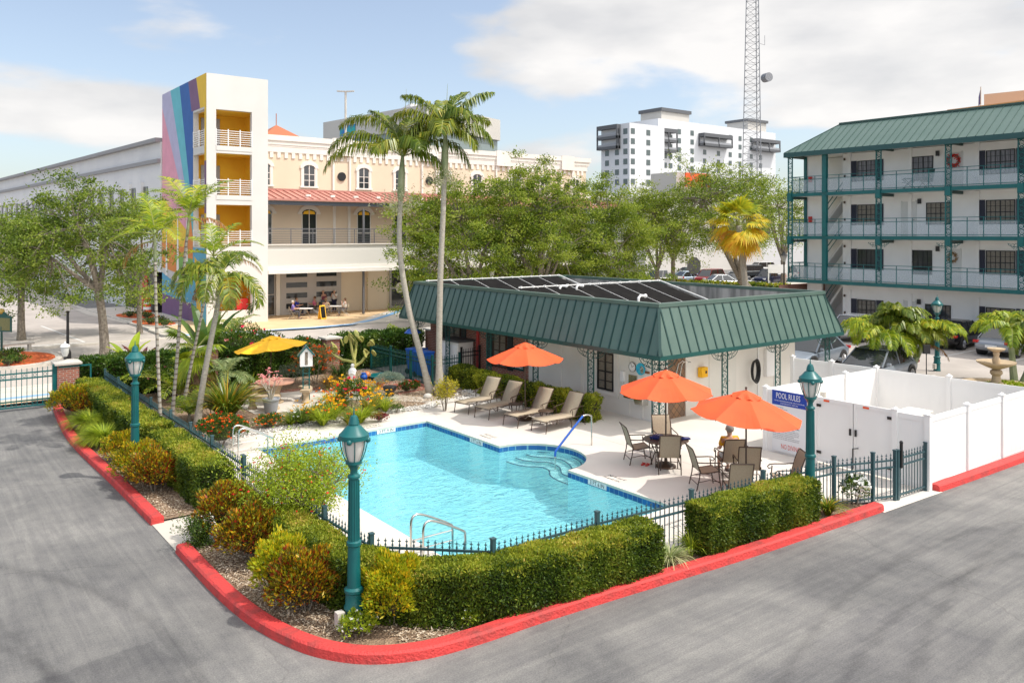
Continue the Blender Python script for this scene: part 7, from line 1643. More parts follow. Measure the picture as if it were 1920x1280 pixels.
apbal(186.8,188.4,187.0,196.5,33.6,2,'a'); apbal(204.2,213.6,184.6,186.9,33.6,2,'b'); apbal(234.5,251,190.2,192.9,38.0,1,'c'); apbal(266,281,190.0,192.9,38.2,1,'d')
t = facade_box('orange_block','beige and orange low block in front of the apartments',*(lambda p: (p[0],p[0]+16,p[1],p[1]+8))(GD(1268,190)),20.5,OFW); b = MB(); q = GD(1282,189); b.box(q[0],q[0]+9,q[1]-.6,q[1]-.3,17.0,20.3); b.build('orange_panel', M['orange'], t, world=True)
for i,(px,D,w_,d_,h_,lab) in enumerate(((1120,135,26,14,9.5,'low white building behind the middle oaks'),(1210,125,30,14,11.5,'long low white building between the oaks'),(1330,140,34,16,11.0,'white low building behind the fan palm'),(1060,150,20,20,13.0,'pale low building at the end of the arcade'))):
    x,y = GD(px,D); t = facade_box('low_building', lab, x,x+w_,y,y+d_,h_,[AW1,TWH,AW1,TRIM][i]); b = MB(); b.box(x-.3,x+w_+.3,y-.3,y+d_+.3,h_,h_+.5); b.build('parapet', TRIM, t, world=True)
    for k in range(5): b = MB(); b.box(x+2+k*4.5,x+4+k*4.5,y-.06,y-.004,h_*.55,h_*.55+1.8); b.build('window', M['glass'], t, world=True)
# beige hotel behind the motel roof
t = thing('hotel_block', 'peach coloured building showing above the motel roof', 'building', (*GD(1860,100),0)); PE = pmat('peach_wall',(0.66,0.46,0.32),rough=.8); POR = pmat('apricot_wall',(0.62,0.32,0.13),rough=.8)
a_, b2_ = GD(1776,92), GD(2050,80); zz = H+(437-206)*92/FPX
b = MB(); q = GD(2100,130); q0 = GD(1800,140); b.prism([a_,b2_,q,q0],0,zz); b.build('wall', POR, t, world=True); a2, b3 = GD(1845,110), GD(2100,100); b = MB(); b.prism([a2,b3,GD(2150,150),GD(1900,150)],0,H+(437-176)*106/FPX+.6); b.build('upper_wall', PE, t, world=True)
t = thing('flag_pole', 'flag pole with a furled flag above the motel roof', 'flag pole', (*GD(1839,96),0)); zt_ = H+(437-163)*96/FPX; b = MB(); b.tube([(0,0,0),(0,0,zt_)],.06,6); b.build('pole', M['concrete'], t); b = MB(); b.add([(0,0,zt_-.2),(-.3,.1,zt_-1.2),(-.25,.15,zt_-2.4),(.0,0,zt_-1.9)],[(0,1,2,3)]); o = b.build('flag', cloth((0.06,0.06,0.16)), t); sd = o.modifiers.new('t','SOLIDIFY'); sd.thickness = .03
# radio tower
t = thing('radio_tower', 'very tall grey lattice radio tower with a drum antenna', 'radio tower', (*GD(1413,170),0), .3)
TZ_ = 85; b = MB(); TM = pmat('galvanised',(0.24,0.25,0.27),rough=.5,metal=.3)
def rw(z): return 2.55-1.75*z/85
cor = lambda z: [(rw(z)*math.cos(a)*1.05,rw(z)*math.sin(a)*1.05,z) for a in (0,2*PI/3,4*PI/3)]
for k in range(3): b.tube([cor(0)[k],cor(TZ_)[k]],.095,6)
z = 4
while z < TZ_-2:
    dz = 1.45; c0, c1 = cor(z), cor(z+dz)
    for k in range(3): b.tube([c0[k],c0[(k+1)%3]],.035,4,cap=False); b.tube([c0[k],c1[(k+1)%3]],.038,4,cap=False)
    z += dz
b.build('lattice', TM, t); b = MB(); zd = H+(437-144)*170/FPX; b.tube([(1.4,-1.6,zd),(2.3,-2.0,zd)],.12,6); b.tube([(2.1,-2.6,zd),(3.0,-1.3,zd)],[.95,.95],16); b.build('drum_antenna', TM, t); b = MB(); b.tube([(1.2,-1,zd+7),(2.9,-1.4,zd+7),(2.9,-1.4,zd+9)],.05,4); b.tube([(1,-1,zd+24),(2.9,-1.4,zd+24),(2.9,-1.4,zd+27)],.05,4); b.build('side_antenna', TM, t)
# far lot: low hedge, signs, lamps
def black_lamp(label, px, D, pt):
    x,y = GD(px,D); zt_ = H-(pt-437)*D/FPX; t = thing('street_lamp', label, 'street lamp', (x,y,0), 0, 'black lanterns on the far street'); b = MB(); b.lathe([(.14,0),(.07,.4),(.05,zt_-.8),(.05,zt_-.7)],n=8); b.build('pole', M['black'], t); b = MB(); b.lathe([(.12,zt_-.7),(.22,zt_-.25)],n=6); b.build('globe', LG, t); b = MB(); b.lathe([(.30,zt_-.25),(.10,zt_-.05),(.02,zt_+.1)],n=6); b.build('hood', M['black'], t)
black_lamp('black lantern beside the motel end railing',1470,60,473); black_lamp('black lantern just above the pool house roof',922,55,500)
hedge('low_hedge','clipped low hedge running along the far parking lot',[GD(1205,88),GD(1300,84),GD(1480,78)],1.2,1.15,77,dens=60,mat=HEDGEB,top=HEDGETOP,L=.32)
t = thing('road_sign','back of a dark octagonal road sign behind the low hedge','sign',(*GD(1301,84),0)); b = MB(); b.tube([(0,0,0),(0,0,3.4)],.05,6); b.build('post', DST, t); b = MB(); zc = H-(498-437)*84/FPX; c = GD(1301,84)
d_ = Vector((SN,CS,0)); q_ = Vector((CS,-SN,0)); P8 = [q_*(.75*math.cos(R(22.5+45*i)))+Vector((0,0,zc+.95*math.sin(R(22.5+45*i)))) for i in range(8)]; b.add([p-d_*.03 for p in P8]+[p+d_*.03 for p in P8],[tuple(range(8)),tuple(range(15,7,-1))]+[(i,(i+1)%8,8+(i+1)%8,8+i) for i in range(8)]); b.build('plate', DST, t)
t = thing('notice_board','white notice board behind the low hedge near the motel','sign',(*GD(1459,80),0), rzR); b = MB(); b.box(-1.0,1.0,-.06,.06,H-(512-437)*80/FPX,H-(498-437)*80/FPX+.1); b.build('board', M['white'], t); b = MB(); b.box(-1,-.9,-.05,.05,0,2.4); b.box(.9,1,-.05,.05,0,2.4); b.build('post', M['white'], t)
t = thing('banner_pole','street pole carrying a small blue and orange banner','banner',(*GD(787,62),0), rzR); zb_ = H-(525-437)*62/FPX; b = MB(); b.tube([(0,0,0),(0,0,zb_+2.6)],.06,6); b.build('pole', M['black'], t); b = MB(); b.box(-.02,.55,-.02,.02,zb_,zb_+1.3); b.build('banner', pmat('banner_blue',(0.03,0.30,0.55),(0.75,0.35,0.05),1.2,.7,pos=(.5,.52)), t)
# ---- yard behind the pool house
for i,(dx,lab) in enumerate(((0,'blue wheeled bin nearest the palms'),(.75,'second blue wheeled bin by the green fence'))):
    x,y = G(808,700); t = thing('wheeled_bin', lab, 'bin', (18.3+dx*.3,30.0+dx*1.3,0), .3*i, 'blue bins behind the garden fence'); b = MB(); b.add([(-.26,-.3,.1),(.26,-.3,.1),(.26,.3,.1),(-.26,.3,.1),(-.32,-.36,1.05),(.32,-.36,1.05),(.32,.36,1.05),(-.32,.36,1.05)],[(3,2,1,0),(4,5,6,7),(0,1,5,4),(1,2,6,5),(2,3,7,6),(3,0,4,7)]); b.build('body', M['blue'], t, bevel=.02); b = MB(); b.box(-.34,.34,-.38,.38,1.05,1.12); b.build('lid', M['blue'], t, bevel=.02)
    for s in (-1,1): b = MB(); b.tube([(s*.30,.3,.12),(s*.24,.3,.12)],.12,10); b.build('wheel', M['black'], t)
t = thing('blue_parasol','small closed blue parasol behind the green fence','umbrella',(18.6,31.4,0)); b = MB(); b.lathe([(.40,1.75),(.25,1.9),(.02,2.0)],n=12); b.build('canopy', M['blue'], t); b = MB(); b.tube([(0,0,0),(0,0,1.95)],.025,6); b.build('pole', M['bronze'], t)
t = thing('storage_shed','white plastic storage shed against the brick wall','shed',(19.3,28.9,0)); b = MB(); b.box(-.42,.36,-.7,.75,0,1.62); b.build('cabinet', M['creamwall'], t, bevel=.02); b = MB(); b.box(-.47,.40,-.76,.81,1.62,1.70); b.build('lid', pmat('shed_lid',(0.09,0.09,0.09),rough=.6), t)
for k in range(2): b = MB(); b.box(-.445,-.422,-.62+k*.7,.02+k*.7,.08,1.5); b.build('door', M['white'], t)
# ---- garden furniture
gx, gy = 11.15, 28.6
t = thing('stone_table','round pink topped stone table on the garden patio','table',(gx,gy,.05)); b = MB(); b.lathe([(.02,.70),(.66,.70),(.70,.74),(.68,.79),(.02,.79)],n=28); b.build('top', M['pinkstone'], t, smooth=True); b = MB(); b.lathe([(.30,0),(.32,.05),(.20,.14),(.17,.35),(.24,.55),(.30,.70)],n=16); b.build('pedestal', M['stone'], t, smooth=True)
def bench(label, a0, r0=1.15):
    t = thing('stone_bench', label, 'bench', (gx,gy,.05), 0, 'curved stone benches around the stone table'); N_=8; sp_=1.0; b = MB(); P = [(a0-sp_/2+sp_*i/N_) for i in range(N_+1)]
    vs = []; 
    for a in P: vs += [(r*math.cos(a),r*math.sin(a),z) for r,z in ((r0-.18,.40),(r0+.18,.40),(r0+.18,.48),(r0-.18,.48))]
    fs = []
    for i in range(N_): fs += [(i*4+j,i*4+(j+1)%4,i*4+4+(j+1)%4,i*4+4+j) for j in range(4)]
    fs += [(0,3,2,1),(N_*4,N_*4+1,N_*4+2,N_*4+3)]; b.add(vs,fs); b.build('seat', M['stone'], t)
    for a in (a0-.36,a0+.36): b = MB(); b.lathe([(.17,0),(.17,.05),(.11,.12),(.10,.25),(.15,.40)],(r0*math.cos(a),r0*math.sin(a),0),10); b.build('leg', M['stone'], t, smooth=True)
bench('curved stone bench to the right of the stone table', -.35); bench('curved stone bench on the near left of the stone table', -2.3); bench('curved stone bench behind the stone table', 1.5)
x,y = G(508,775); t = thing('flower_pot','large grey plastic pot with a pale pink flowering plant','plant pot',(x,y,.05)); b = MB(); b.lathe([(.20,0),(.27,.42),(.30,.43),(.30,.48),(.27,.48),(.25,.44),(.02,.42)],n=20); b.build('pot', pmat('grey_pot',(0.30,0.32,0.34),rough=.5), t, smooth=True)
b = MB(); rs = np.random.RandomState(5); tips = []
for k in range(11): a = rs.uniform(0,2*PI); q = Vector((.34*math.cos(a),.34*math.sin(a),1.0+rs.uniform(0,.35))); b.tube([(.05*math.cos(a),.05*math.sin(a),.4),(.12*math.cos(a+.5),.12*math.sin(a+.5),.7),tuple(q)],[.022,.016,.008],6); tips.append(tuple(q))
b.build('stem', M['palmbark'], t); tp = np.array(tips); tp = np.repeat(tp,6,0)+rs.normal(0,.10,(66,3)); flowers('blossoms', tp, .055, PPIN, t, rs)
x,y = G(574,756); t = thing('bird_feeder','white bird house with green roof on a green ladder post','bird house',(x,y,.05), rzR+.3)
b = MB()
for s in (-.11,.11): b.box(s-.02,s+.02,-.02,.02,0,1.35)
for k in range(6): b.box(-.09,.09,-.015,.015,.15+k*.22,.18+k*.22)
b.build('post', M['teal'], t); b = MB(); b.box(-.22,.22,-.18,.18,1.32,1.75); b.add([(-.22,-.18,1.75),(.22,-.18,1.75),(0,-.18,2.0),(-.22,.18,1.75),(.22,.18,1.75),(0,.18,2.0)],[(0,1,2),(5,4,3)]); b.build('house', M['white'], t); b = MB(); b.bar((-.30,0,1.69),(.02,0,2.06),.46,.035,up=(0,0,1)); b.bar((.30,0,1.69),(-.02,0,2.06),.46,.035,up=(0,0,1)); b.build('roof', M['teal'], t); b = MB(); b.box(-.05,.05,-.19,-.181,1.38,1.85); b.build('seed_window', M['bark'], t)
x,y = G(661,733); t = thing('garden_statue','small white statue of a robed figure in the flower garden','statue',(x,y,.06), rzF+PI)
b = MB(); b.box(-.14,.14,-.14,.14,0,.12); b.lathe([(.13,.12),(.14,.2),(.11,.45),(.13,.62),(.16,.74),(.10,.84),(.045,.87)],n=12,sx=.85); b.ball((0,0,.94),.075,10,sz=1.15); b.tube([(0,.13,.76),(.12,.10,.62),(.15,0,.68)],.035,6); b.tube([(0,-.13,.76),(.12,-.10,.62),(.15,0,.68)],.035,6); b.build('figure', M['white'], t, smooth=True)
x,y = G(703,722); t = thing('terracotta_pot','terracotta pot beside the small green pond','plant pot',(x-.1,y-.6,.05)); b = MB(); b.lathe([(.12,0),(.19,.28),(.21,.28),(.21,.34),(.17,.34)],n=14); b.build('pot', M['terra'], t, smooth=True)
t = thing('garden_pond','small round green plastic pond by the garden fence','pond',(*G(723,712),.05)); b = MB(); b.lathe([(.62,0),(.70,.14),(.72,.16),(.62,.16),(.58,.06),(.02,.05)],n=24); b.build('basin', M['teal'], t, smooth=True)
t = thing('glazed_pot','small blue glazed pot among the cactus pots','plant pot',(*G(682,716),.05)); b = MB(); b.lathe([(.10,0),(.16,.18),(.10,.30),(.12,.33)],n=12); b.build('pot', M['blue'], t, smooth=True)
t = thing('orange_pot','round orange pot among the cactus pots','plant pot',(*G(688,713),.05)); b = MB(); b.ball((0,0,.17),.17,12); b.build('pot', pmat('orange_glaze',(0.55,0.20,0.06),rough=.4), t, smooth=True)
x,y = G(802,749); t = thing('garden_rock','pale rounded rock at the foot of the leaning palm','rock',(x,y,.05)); b = MB(); b.ball((0,0,.07),.17,12,sz=.7); b.build('stone', M['concrete'], t, smooth='full')
# ================================================================ vegetation
def L3(px, py, z=.05): x, y = G(px,py); return (x,y,z)
A_ = lambda deg: rzR+R(deg)
# hedges
hedge('hedge','clipped green hedge curving round the near corner of the pool fence',smoothline([(5.98,15.1),(5.96,13.7),(6.02,12.5),(6.45,11.45),(7.2,10.75),(8.2,10.42),(9.6,10.25),(11.0,10.17)],3),.72,.95,11,dens=5200,L=.055)
hedge('hedge','clipped box shaped hedge in front of the umbrella chairs',[(12.25,10.08),(15.55,9.86)],.66,1.0,12,dens=5200,L=.055)
hedge('hedge','clipped side hedge between the pale path and the ringed palm',[(5.82,18.45),(5.82,22.6)],.84,1.0,13,dens=3600,L=.06)
hedge('hedge','long clipped side hedge beyond the ringed palm',[(5.80,23.3),(5.72,28),(5.7,32.2)],.84,1.0,14,dens=2600,L=.07)
hedge('boundary_hedge','glossy hedge between gate pillar and the palm clump',[(5.75,33.9),(9.7,33.9)],1.1,1.45,15,dens=900,mat=HEDGEB,top=HEDGEB,L=.12,wob=.10)
hedge('boundary_hedge','glossy hedge behind the yellow umbrella',[(10.7,33.8),(15.0,33.8)],1.1,1.5,16,dens=900,mat=HEDGEB,top=HEDGEB,L=.12,wob=.10)
hedge('boundary_hedge','glossy hedge behind the cactus and green fence',[(16.0,34.0),(20.4,34.0)],1.1,1.5,17,dens=900,mat=HEDGEB,top=HEDGEB,L=.12,wob=.10)
hedge('boundary_hedge','far end of the glossy hedge behind the pool house',[(21.4,34.0),(27,34.0)],1.0,1.4,18,dens=500,mat=HEDGEB,top=HEDGEB,L=.14,wob=.10)
bush('lime_shrub','bright lime shrub in front of the boundary hedge by the green fence','shrub',(*G(742,668),.05),1.2,.6,1.35,LIME,2600,.10,.05,21)
PHB = leafmat('variegated_leaf', [(0.04,0.07,0.01),(0.16,0.22,0.015),(0.44,0.46,0.03),(0.64,0.60,0.06)], .35)
for i,(ya,yb,s,lab) in enumerate(((26.2,27.6,31,'yellow green shrub row between the black gate and the iron column'),(23.2,25.6,32,'yellow green shrub row behind the farther loungers'),(20.2,22.7,33,'yellow green shrub row behind the nearer loungers'),(19.45,20.15,34,'yellow green shrub at the foot of an iron column'))):
    hedge('shrub_row',lab,[(18.35,ya),(18.35,yb)],.75,.78,s,dens=2300,mat=PHB,top=PHB,L=.075,wob=.12)
# front planting
bush('croton_shrub','red and green croton shrub left of the nearest lamp post','shrub',L3(574,1150),.60,.50,.95,CROTON,8500,.085,.032,51,up=.9)
bush('croton_shrub','lime topped croton shrub behind the red and green one','shrub',L3(528,1128),.50,.45,1.02,CROTONL,4200,.085,.032,52,up=.9)
bush('croton_shrub','yellow croton shrub right of the nearest lamp post','shrub',L3(738,1176),.50,.44,1.06,CROTONL,9000,.085,.032,53,up=.9)
bush('croton_shrub','dark red croton shrub under the red flowering bush','shrub',L3(474,1058),.62,.55,1.0,CROTON,7000,.085,.034,54,up=.9)
bush('croton_shrub','dark red croton shrub at the corner of the pale path','shrub',L3(432,1010),.62,.55,1.05,CROTON,5200,.085,.034,55,up=.9)
bush('croton_shrub','small yellow green croton below the red flowering bush','shrub',L3(538,1058),.42,.4,.66,CROTONL,2600,.08,.03,56,up=.9)
shrub_tree('wispy_shrub','thin wispy shrub beside the pale path','shrub',L3(372,1028),.62,.42,HEDGEB,57,9,60,.05,tw=.008,bare=.1)
shrub_tree('flowering_shrub','open multi stemmed shrub with small red flowers','shrub',L3(562,1030),2.1,1.2,LIME,58,12,190,.06,[(PRED,260,.036)],tw=.026,bare=.52)
bush('flowering_groundcover','small white flowered plant at the foot of the nearest lamp post','plant',L3(672,1200),.28,.22,.36,LIME,900,.06,.03,59,[(PWHI,26,.035)])
bush('flowering_groundcover','tiny green plant in the mulch right of the yellow croton','plant',L3(880,1180),.17,.15,.26,LIME,420,.05,.025,60,[(PWHI,5,.03)])
tuft('striped_grass','striped grass tuft in the gap between the two front hedges','plant',L3(1256,1062),.42,.48,STRIPE,200,61,.022,1.1)
tuft('striped_grass','smaller green grass tuft against the front hedge end','plant',L3(1296,1046),.32,.52,LIME,120,62,.024,.9)
tuft('striped_grass','low dry tuft at the end of the front hedge','plant',L3(1215,1078),.24,.26,DRY,90,63,.02,1.1)
tuft('grass_tuft','green strap leaved tuft between lamp post and white roses','plant',L3(1552,970),.42,.5,STRAP,150,64,.035,.9)
bush('white_rose','white rose bush in front of the steel fence gate','shrub',L3(1603,948),.36,.3,.62,HEDGEB,1300,.06,.035,65,[(PWHI,70,.085),(PCRE,16,.07)],core=False)
# left bank
bush('croton_shrub','yellow and red croton shrub behind the second lamp post','shrub',L3(262,905),.60,.6,.9,CROTONY,5200,.09,.035,66,up=.8)
bush('croton_shrub','orange tipped croton shrub right in front of the second lamp post','shrub',L3(290,925),.60,.55,.95,CROTON,5600,.09,.035,67,up=.8)
bush('croton_shrub','croton shrub beside the left red curb, left of the lamp post','shrub',L3(232,868),.5,.5,.75,CROTONY,3200,.09,.035,68,up=.8)
tuft('fern_clump','wide yellow green fern clump at the left curb','fern',L3(196,838),.72,.70,LIME,1500,69,.024,1.0)
tuft('fern_clump','yellow green fern clump farther up the left curb','fern',L3(172,808),.75,.70,LIME,1200,70,.026,1.0)
tuft('fern_clump','yellow green fern clump against the side hedge','fern',L3(225,812),.9,.75,LIME,1300,71,.026,1.0)
bush('croton_shrub','yellow croton shrub beside the gate pillar','shrub',L3(140,782),.75,.7,1.0,CROTONY,3800,.10,.04,72,up=.8)
bush('croton_shrub','red tipped croton shrub below the far side hedge','shrub',L3(176,786),.6,.6,.85,CROTON,2600,.10,.04,73,up=.8)
bush('croton_shrub','dark croton shrub between fern clumps and the second lamp post','shrub',L3(268,838),.5,.5,.7,CROTONY,2400,.09,.035,74,up=.8)
# ringed palms
def offs(base_px, pts, D):
    s = FPX/D; return [((px-base_px)/s*CS, -(px-base_px)/s*SN, H-(py-437)/s) for px,py in pts]
def dist(l): return l[0]*SN+l[1]*CS
l = L3(303,838,0); D = dist(l)
palm('ringed_palm','slender ringed palm with one brown hanging frond, leftmost of the trio',l,[(0,0,0)]+offs(303,[(297,700),(292,560),(291,488)],D),.052,
     [(A_(170),.75,1.7,1.5),(A_(195),.2,1.6,1.3),(A_(100),1.2,1.6,1.2),(A_(10),.9,1.5,1.6),(A_(-40),.5,1.4,1.5),(A_(60),1.0,1.5,1.3),(A_(140),1.35,1.5,.9),(A_(-100),.6,1.3,1.4)],81,PALML,'ringbark',.75,.42,26,dead=[(A_(185),-.1,1.3,1.6)],shaftr=.9,Wd=.04)
l = L3(320,808,0); D = dist(l)
palm('ringed_palm','tallest slender ringed palm, leaning right, in front of the mural',l,[(0,0,0)]+offs(320,[(330,700),(340,560),(348,468),(351,440)],D),.056,
     [(A_(165),.95,2.1,1.5),(A_(178),.35,1.9,1.2),(A_(150),1.2,1.9,1.1),(A_(50),1.0,1.7,1.0),(A_(20),1.15,1.8,1.1),(A_(90),1.2,1.6,1.2),(A_(-60),.9,1.5,1.5),(A_(110),.6,1.6,1.2)],82,PALML,'ringbark',.6,.55,30,dead=[(A_(8),.4,1.3,1.5)],shaftr=.85,Wd=.045)
l = L3(342,770,0); D = dist(l)
palm('ringed_palm','third slender ringed palm, with a reddish dying frond, left of the bushy palm',l,[(0,0,0)]+offs(342,[(360,675),(378,590),(394,512)],D),.055,
     [(A_(20),.7,1.8,1.2),(A_(5),.3,1.9,1.5),(A_(160),.9,1.6,1.3),(A_(120),1.25,1.6,1.0),(A_(190),.4,1.5,1.5),(A_(60),1.2,1.7,1.0),(A_(-70),.8,1.4,1.5)],83,PALML,'ringbark',.6,.5,28,dead=[(A_(5),.35,1.9,1.5)],shaftr=.85,Wd=.045)
l = L3(369,803,0); D = dist(l)
palm('bushy_palm','stout palm with drooping dark fronds and a pale flower cluster before the tower',l,[(0,0,0)]+offs(369,[(380,720),(395,640),(408,575),(411,550)],D),.10,
     ring_specs(13,5,(.0,1.15),(1.7,2.05),(1.9,2.5)),84,PALM,'palmbark',.55,.62,34,dead=[(A_(170),.1,1.2,1.7)],berries=.9,curl=1.1,Wd=.055)
fan_palm('lime_fan_palm','short lime yellow fan palm with thick brown trunk in the palm clump',L3(366,752,0),1.9,.20,20,.75,PALML,85,.75,'trunkpatch')
for i,(px,py,hh,n_,lab) in enumerate(((300,735,2.1,16,'arching lime palm clump behind the second lamp post'),(335,752,1.9,14,'arching lime palm clump between the ringed trunks'),(262,722,1.6,12,'arching lime palm clump at the left end of the garden'),(355,790,1.0,9,'small lime palm seedling at the foot of the stout palm'))):
    l = L3(px,py,0); palm('palm_clump',lab,l,[(0,0,0),(0,0,.1),(0,0,.25)],.06,ring_specs(n_,90+i,(.5,1.35),(hh*.85,hh*1.1),(1.1,1.7)),90+i,PALML,shaft=0,leaf=.42,nleaf=22,Wd=.04)
l = L3(437,690,0); palm('cycad','dark feathery cycad fronds left of the yellow umbrella',l,[(0,0,0),(0,0,.6),(0,0,1.5)],.16,ring_specs(14,8,(.1,1.2),(1.5,1.9),(1.3,1.9)),95,GREY if False else PALM,'trunkpatch',0,.38,28,Wd=.05)
l = L3(425,748,0); palm('cycad','lower grey green feathery palm under the yellow umbrella edge',l,[(0,0,0),(0,0,.4),(0,0,.9)],.12,ring_specs(11,9,(.2,1.2),(1.1,1.4),(1.3,1.8)),96,leafmat('sage_leaf',[(.10,.16,.06),(.22,.28,.10),(.32,.36,.16)],.3),'trunkpatch',0,.35,24,Wd=.05)
def bigleaf(label, loc, n, h, w, mat, seed, name='banana_plant'):
    rs = np.random.RandomState(seed); t = thing(name, label, 'plant', loc); b = MB(); st = MB(); rv = []; vs = []; fs = []
    for i in range(n):
        a = 2.4*i; el = rs.uniform(.9,1.45); K = 6; p = np.array([0,0,h*.25]); st.tube([(0,0,0),(0.02,0,h*.25)],.05,6); side = np.array([-math.sin(a),math.cos(a),0]); o = len(vs); c = rs.uniform(.2,1); ln = h*rs.uniform(.65,.9)
        for k in range(K+1):
            u = k/K; ww = w*.5*math.sin(PI*min(1,.06+u*.94))**.7; th = el-.9*u*u; vs += [tuple(p-side*ww+np.array([0,0,.04])),tuple(p),tuple(p+side*ww+np.array([0,0,.04]))]; rv += [c]*3
            p = p+np.array([math.cos(a)*math.cos(th),math.sin(a)*math.cos(th),math.sin(th)])*ln/K
            if k < K: fs += [(o+3*k,o+3*k+1,o+3*k+4,o+3*k+3),(o+3*k+1,o+3*k+2,o+3*k+5,o+3*k+4)]
    me = bpy.data.meshes.new('leaves'); me.from_pydata(vs,[],fs); at = me.attributes.new('rnd','FLOAT','POINT'); at.data.foreach_set('value',rv); me.materials.append(mat); o = bpy.data.objects.new('leaves',me); COL.objects.link(o); o.parent = t; st.build('stem',STEMG,t); return t
bigleaf('young banana plant with upright lime leaves behind the second lamp post',L3(243,712,0),5,2.1,.42,LIME,1)
bigleaf('broad dark paddle leaved plant behind the stout palm',L3(385,715,0),8,3.4,.55,HEDGEB,2,'paddle_plant'); bigleaf('dark red leaved plant behind the banana plant',L3(262,716,0),6,1.6,.25,leafmat('maroon_leaf',[(.10,.02,.03),(.20,.05,.05)],.3),3,'cordyline')
tuft('strap_leaf_clump','big clump of arching strap leaves with orange tips behind the red flower bush','plant',L3(425,792),1.25,1.45,STRAP,420,101,.075,.75)
tuft('strap_leaf_clump','smaller strap leaf clump left of the stone table','plant',L3(470,742),.75,.9,LIME,220,102,.05,.8)
tuft('strap_leaf_clump','strap leaf clump below the brick pillar in the garden','plant',L3(635,722),.8,.9,HEDGEB,200,103,.045,.8)
tuft('dry_grass','rust coloured dry grass clump in front of the brick pillar','plant',L3(617,732),.55,.7,DRY,220,104,.025,.8)
bush('ixora_bush','rounded bush covered in orange red flowers at the pool corner','shrub',L3(415,838),.75,.7,.88,HEDGEB,5200,.06,.035,105,[(PORA,110,.06),(PRED,40,.055)],lump=.06)
bush('ixora_bush','small orange flowering bush in front of the grey pot','shrub',L3(503,806),.45,.35,.42,HEDGEB,1500,.055,.03,106,[(PORA,40,.05),(PYEL,16,.05)])
for i,(px,py,r_,h_,fl,lab) in enumerate(((545,800,.5,.4,[(PWHI,8,.05)],'low green clump right of the small orange bush'),(585,792,.6,.6,[(PYEL,16,.06),(PWHI,5,.06)],'grassy clump with yellow flowers under the bird house'),(625,790,.65,.7,[(PYEL,26,.07),(PORA,10,.05)],'grassy clump with yellow lilies left of the roses'),(690,782,.65,.8,[(PYEL,22,.07)],'tall grassy clump with yellow lilies right of the roses'),(722,775,.5,.55,[(PYEL,9,.06)],'right end grassy clump of the flower bed'),(655,800,.45,.45,[(PORA,5,.05)],'front grassy clump of the flower bed'),(690,742,.8,.5,[(PYEL,40,.08)],'patch of yellow lilies beside the statue'),(640,752,.7,.8,[(PYEL,24,.08)],'tall thin yellow lilies left of the statue'))):
    tuft('lily_clump',lab,'flowers',L3(px,py),r_,h_,LIME if i % 2 == 0 else STRAP,170,110+i,.022,.6,flw=fl,group='lily clumps in the flower bed')
bush('rose_bush','rose bush with crimson and red blooms behind the nearest lamp top','shrub',L3(660,778),.55,.45,1.15,HEDGEB,1700,.07,.04,120,[(PRED,13,.10),(PROS,14,.10)],core=False)
bush('flower_clump','white and orange flowering clump beside the rose bush','flowers',L3(606,784),.4,.35,.5,HEDGEB,700,.06,.03,121,[(PWHI,12,.06),(PORA,12,.05)],core=False)
bush('flowering_shrub','loose shrub of orange blossoms behind the bird house','shrub',L3(592,722),1.1,.7,1.6,leafmat('olive_leaf',[(.10,.13,.04),(.22,.24,.08),(.30,.30,.14)],.3),2600,.09,.03,122,[(PORA,90,.09)],core=False)
bush('hibiscus_shrub','shrub with pink red blooms left of the yellow umbrella','shrub',L3(458,712),1.5,1.0,2.1,HEDGEB,4200,.11,.055,123,[(PROS,16,.12),(PPIN,8,.12)])
bush('hibiscus_shrub','dense green shrub behind the brick pillar of the palm clump','shrub',L3(405,705),1.3,.9,1.8,HEDGEB,2800,.11,.055,124,[(PROS,6,.12)])
bush('hibiscus_shrub','dark shrub between the ringed palm trunks','shrub',L3(318,745),1.1,.9,1.2,HEDGEB,2600,.10,.05,125,[(PPIN,8,.10)])
bush('hibiscus_shrub','mixed dark shrub along the left garden fence','shrub',L3(232,712),1.2,.9,1.1,HEDGEB,2400,.10,.05,126)
bush('grey_leaved_shrub','silver grey shrub behind the stone bench','shrub',L3(548,722),.7,.5,.75,GREY,1500,.07,.03,127,core=False)
t = thing('urn','dark urn planted with a grey green bush','plant pot',L3(731,745)); b = MB(); b.lathe([(.12,0),(.16,.04),(.10,.10),(.22,.22),(.27,.36),(.25,.38),(.02,.36)],n=18); b.build('pot', M['black'], t, smooth=True); rs = np.random.RandomState(2); P,d_ = shell(rs,2600,.55,.5,.5,.38,.1,2); leaf_obj('foliage',P,d_+rs.normal(0,.5,(2600,3)),unit(rs,2600),.06,.02,rs.uniform(0,1,2600),GREY,t)
bush('small_red_flowers','low plant with coral flowers in front of the leaning palm','flowers',L3(762,738),.35,.3,.42,HEDGEB,900,.06,.035,128,[(PRED,22,.06),(PPIN,8,.05)]); bush('small_red_flowers','smaller coral flowered plant right beside the first','flowers',L3(778,735),.22,.2,.38,HEDGEB,500,.06,.035,129,[(PRED,9,.06)])
bush('small_red_flowers','maroon leaved plant at the right tip of the flower bed','flowers',L3(712,792),.28,.22,.25,leafmat('maroon_leaf2',[(.16,.02,.03),(.30,.06,.05)],.3),500,.07,.03,130)
bush('ground_plant','low sage plant at the front of the flower bed','plant',L3(745,776),.2,.2,.25,HEDGEB,260,.07,.03,131,core=False)
shrub_tree('yellow_leaved_shrub','small open shrub with yellow leaves in front of the two tall palms','shrub',L3(834,772),1.15,.55,leafmat('yellow_leaf',[(.16,.18,.02),(.45,.38,.02),(.60,.48,.03)],.35),132,6,24,.09,tw=.018,bare=.5)
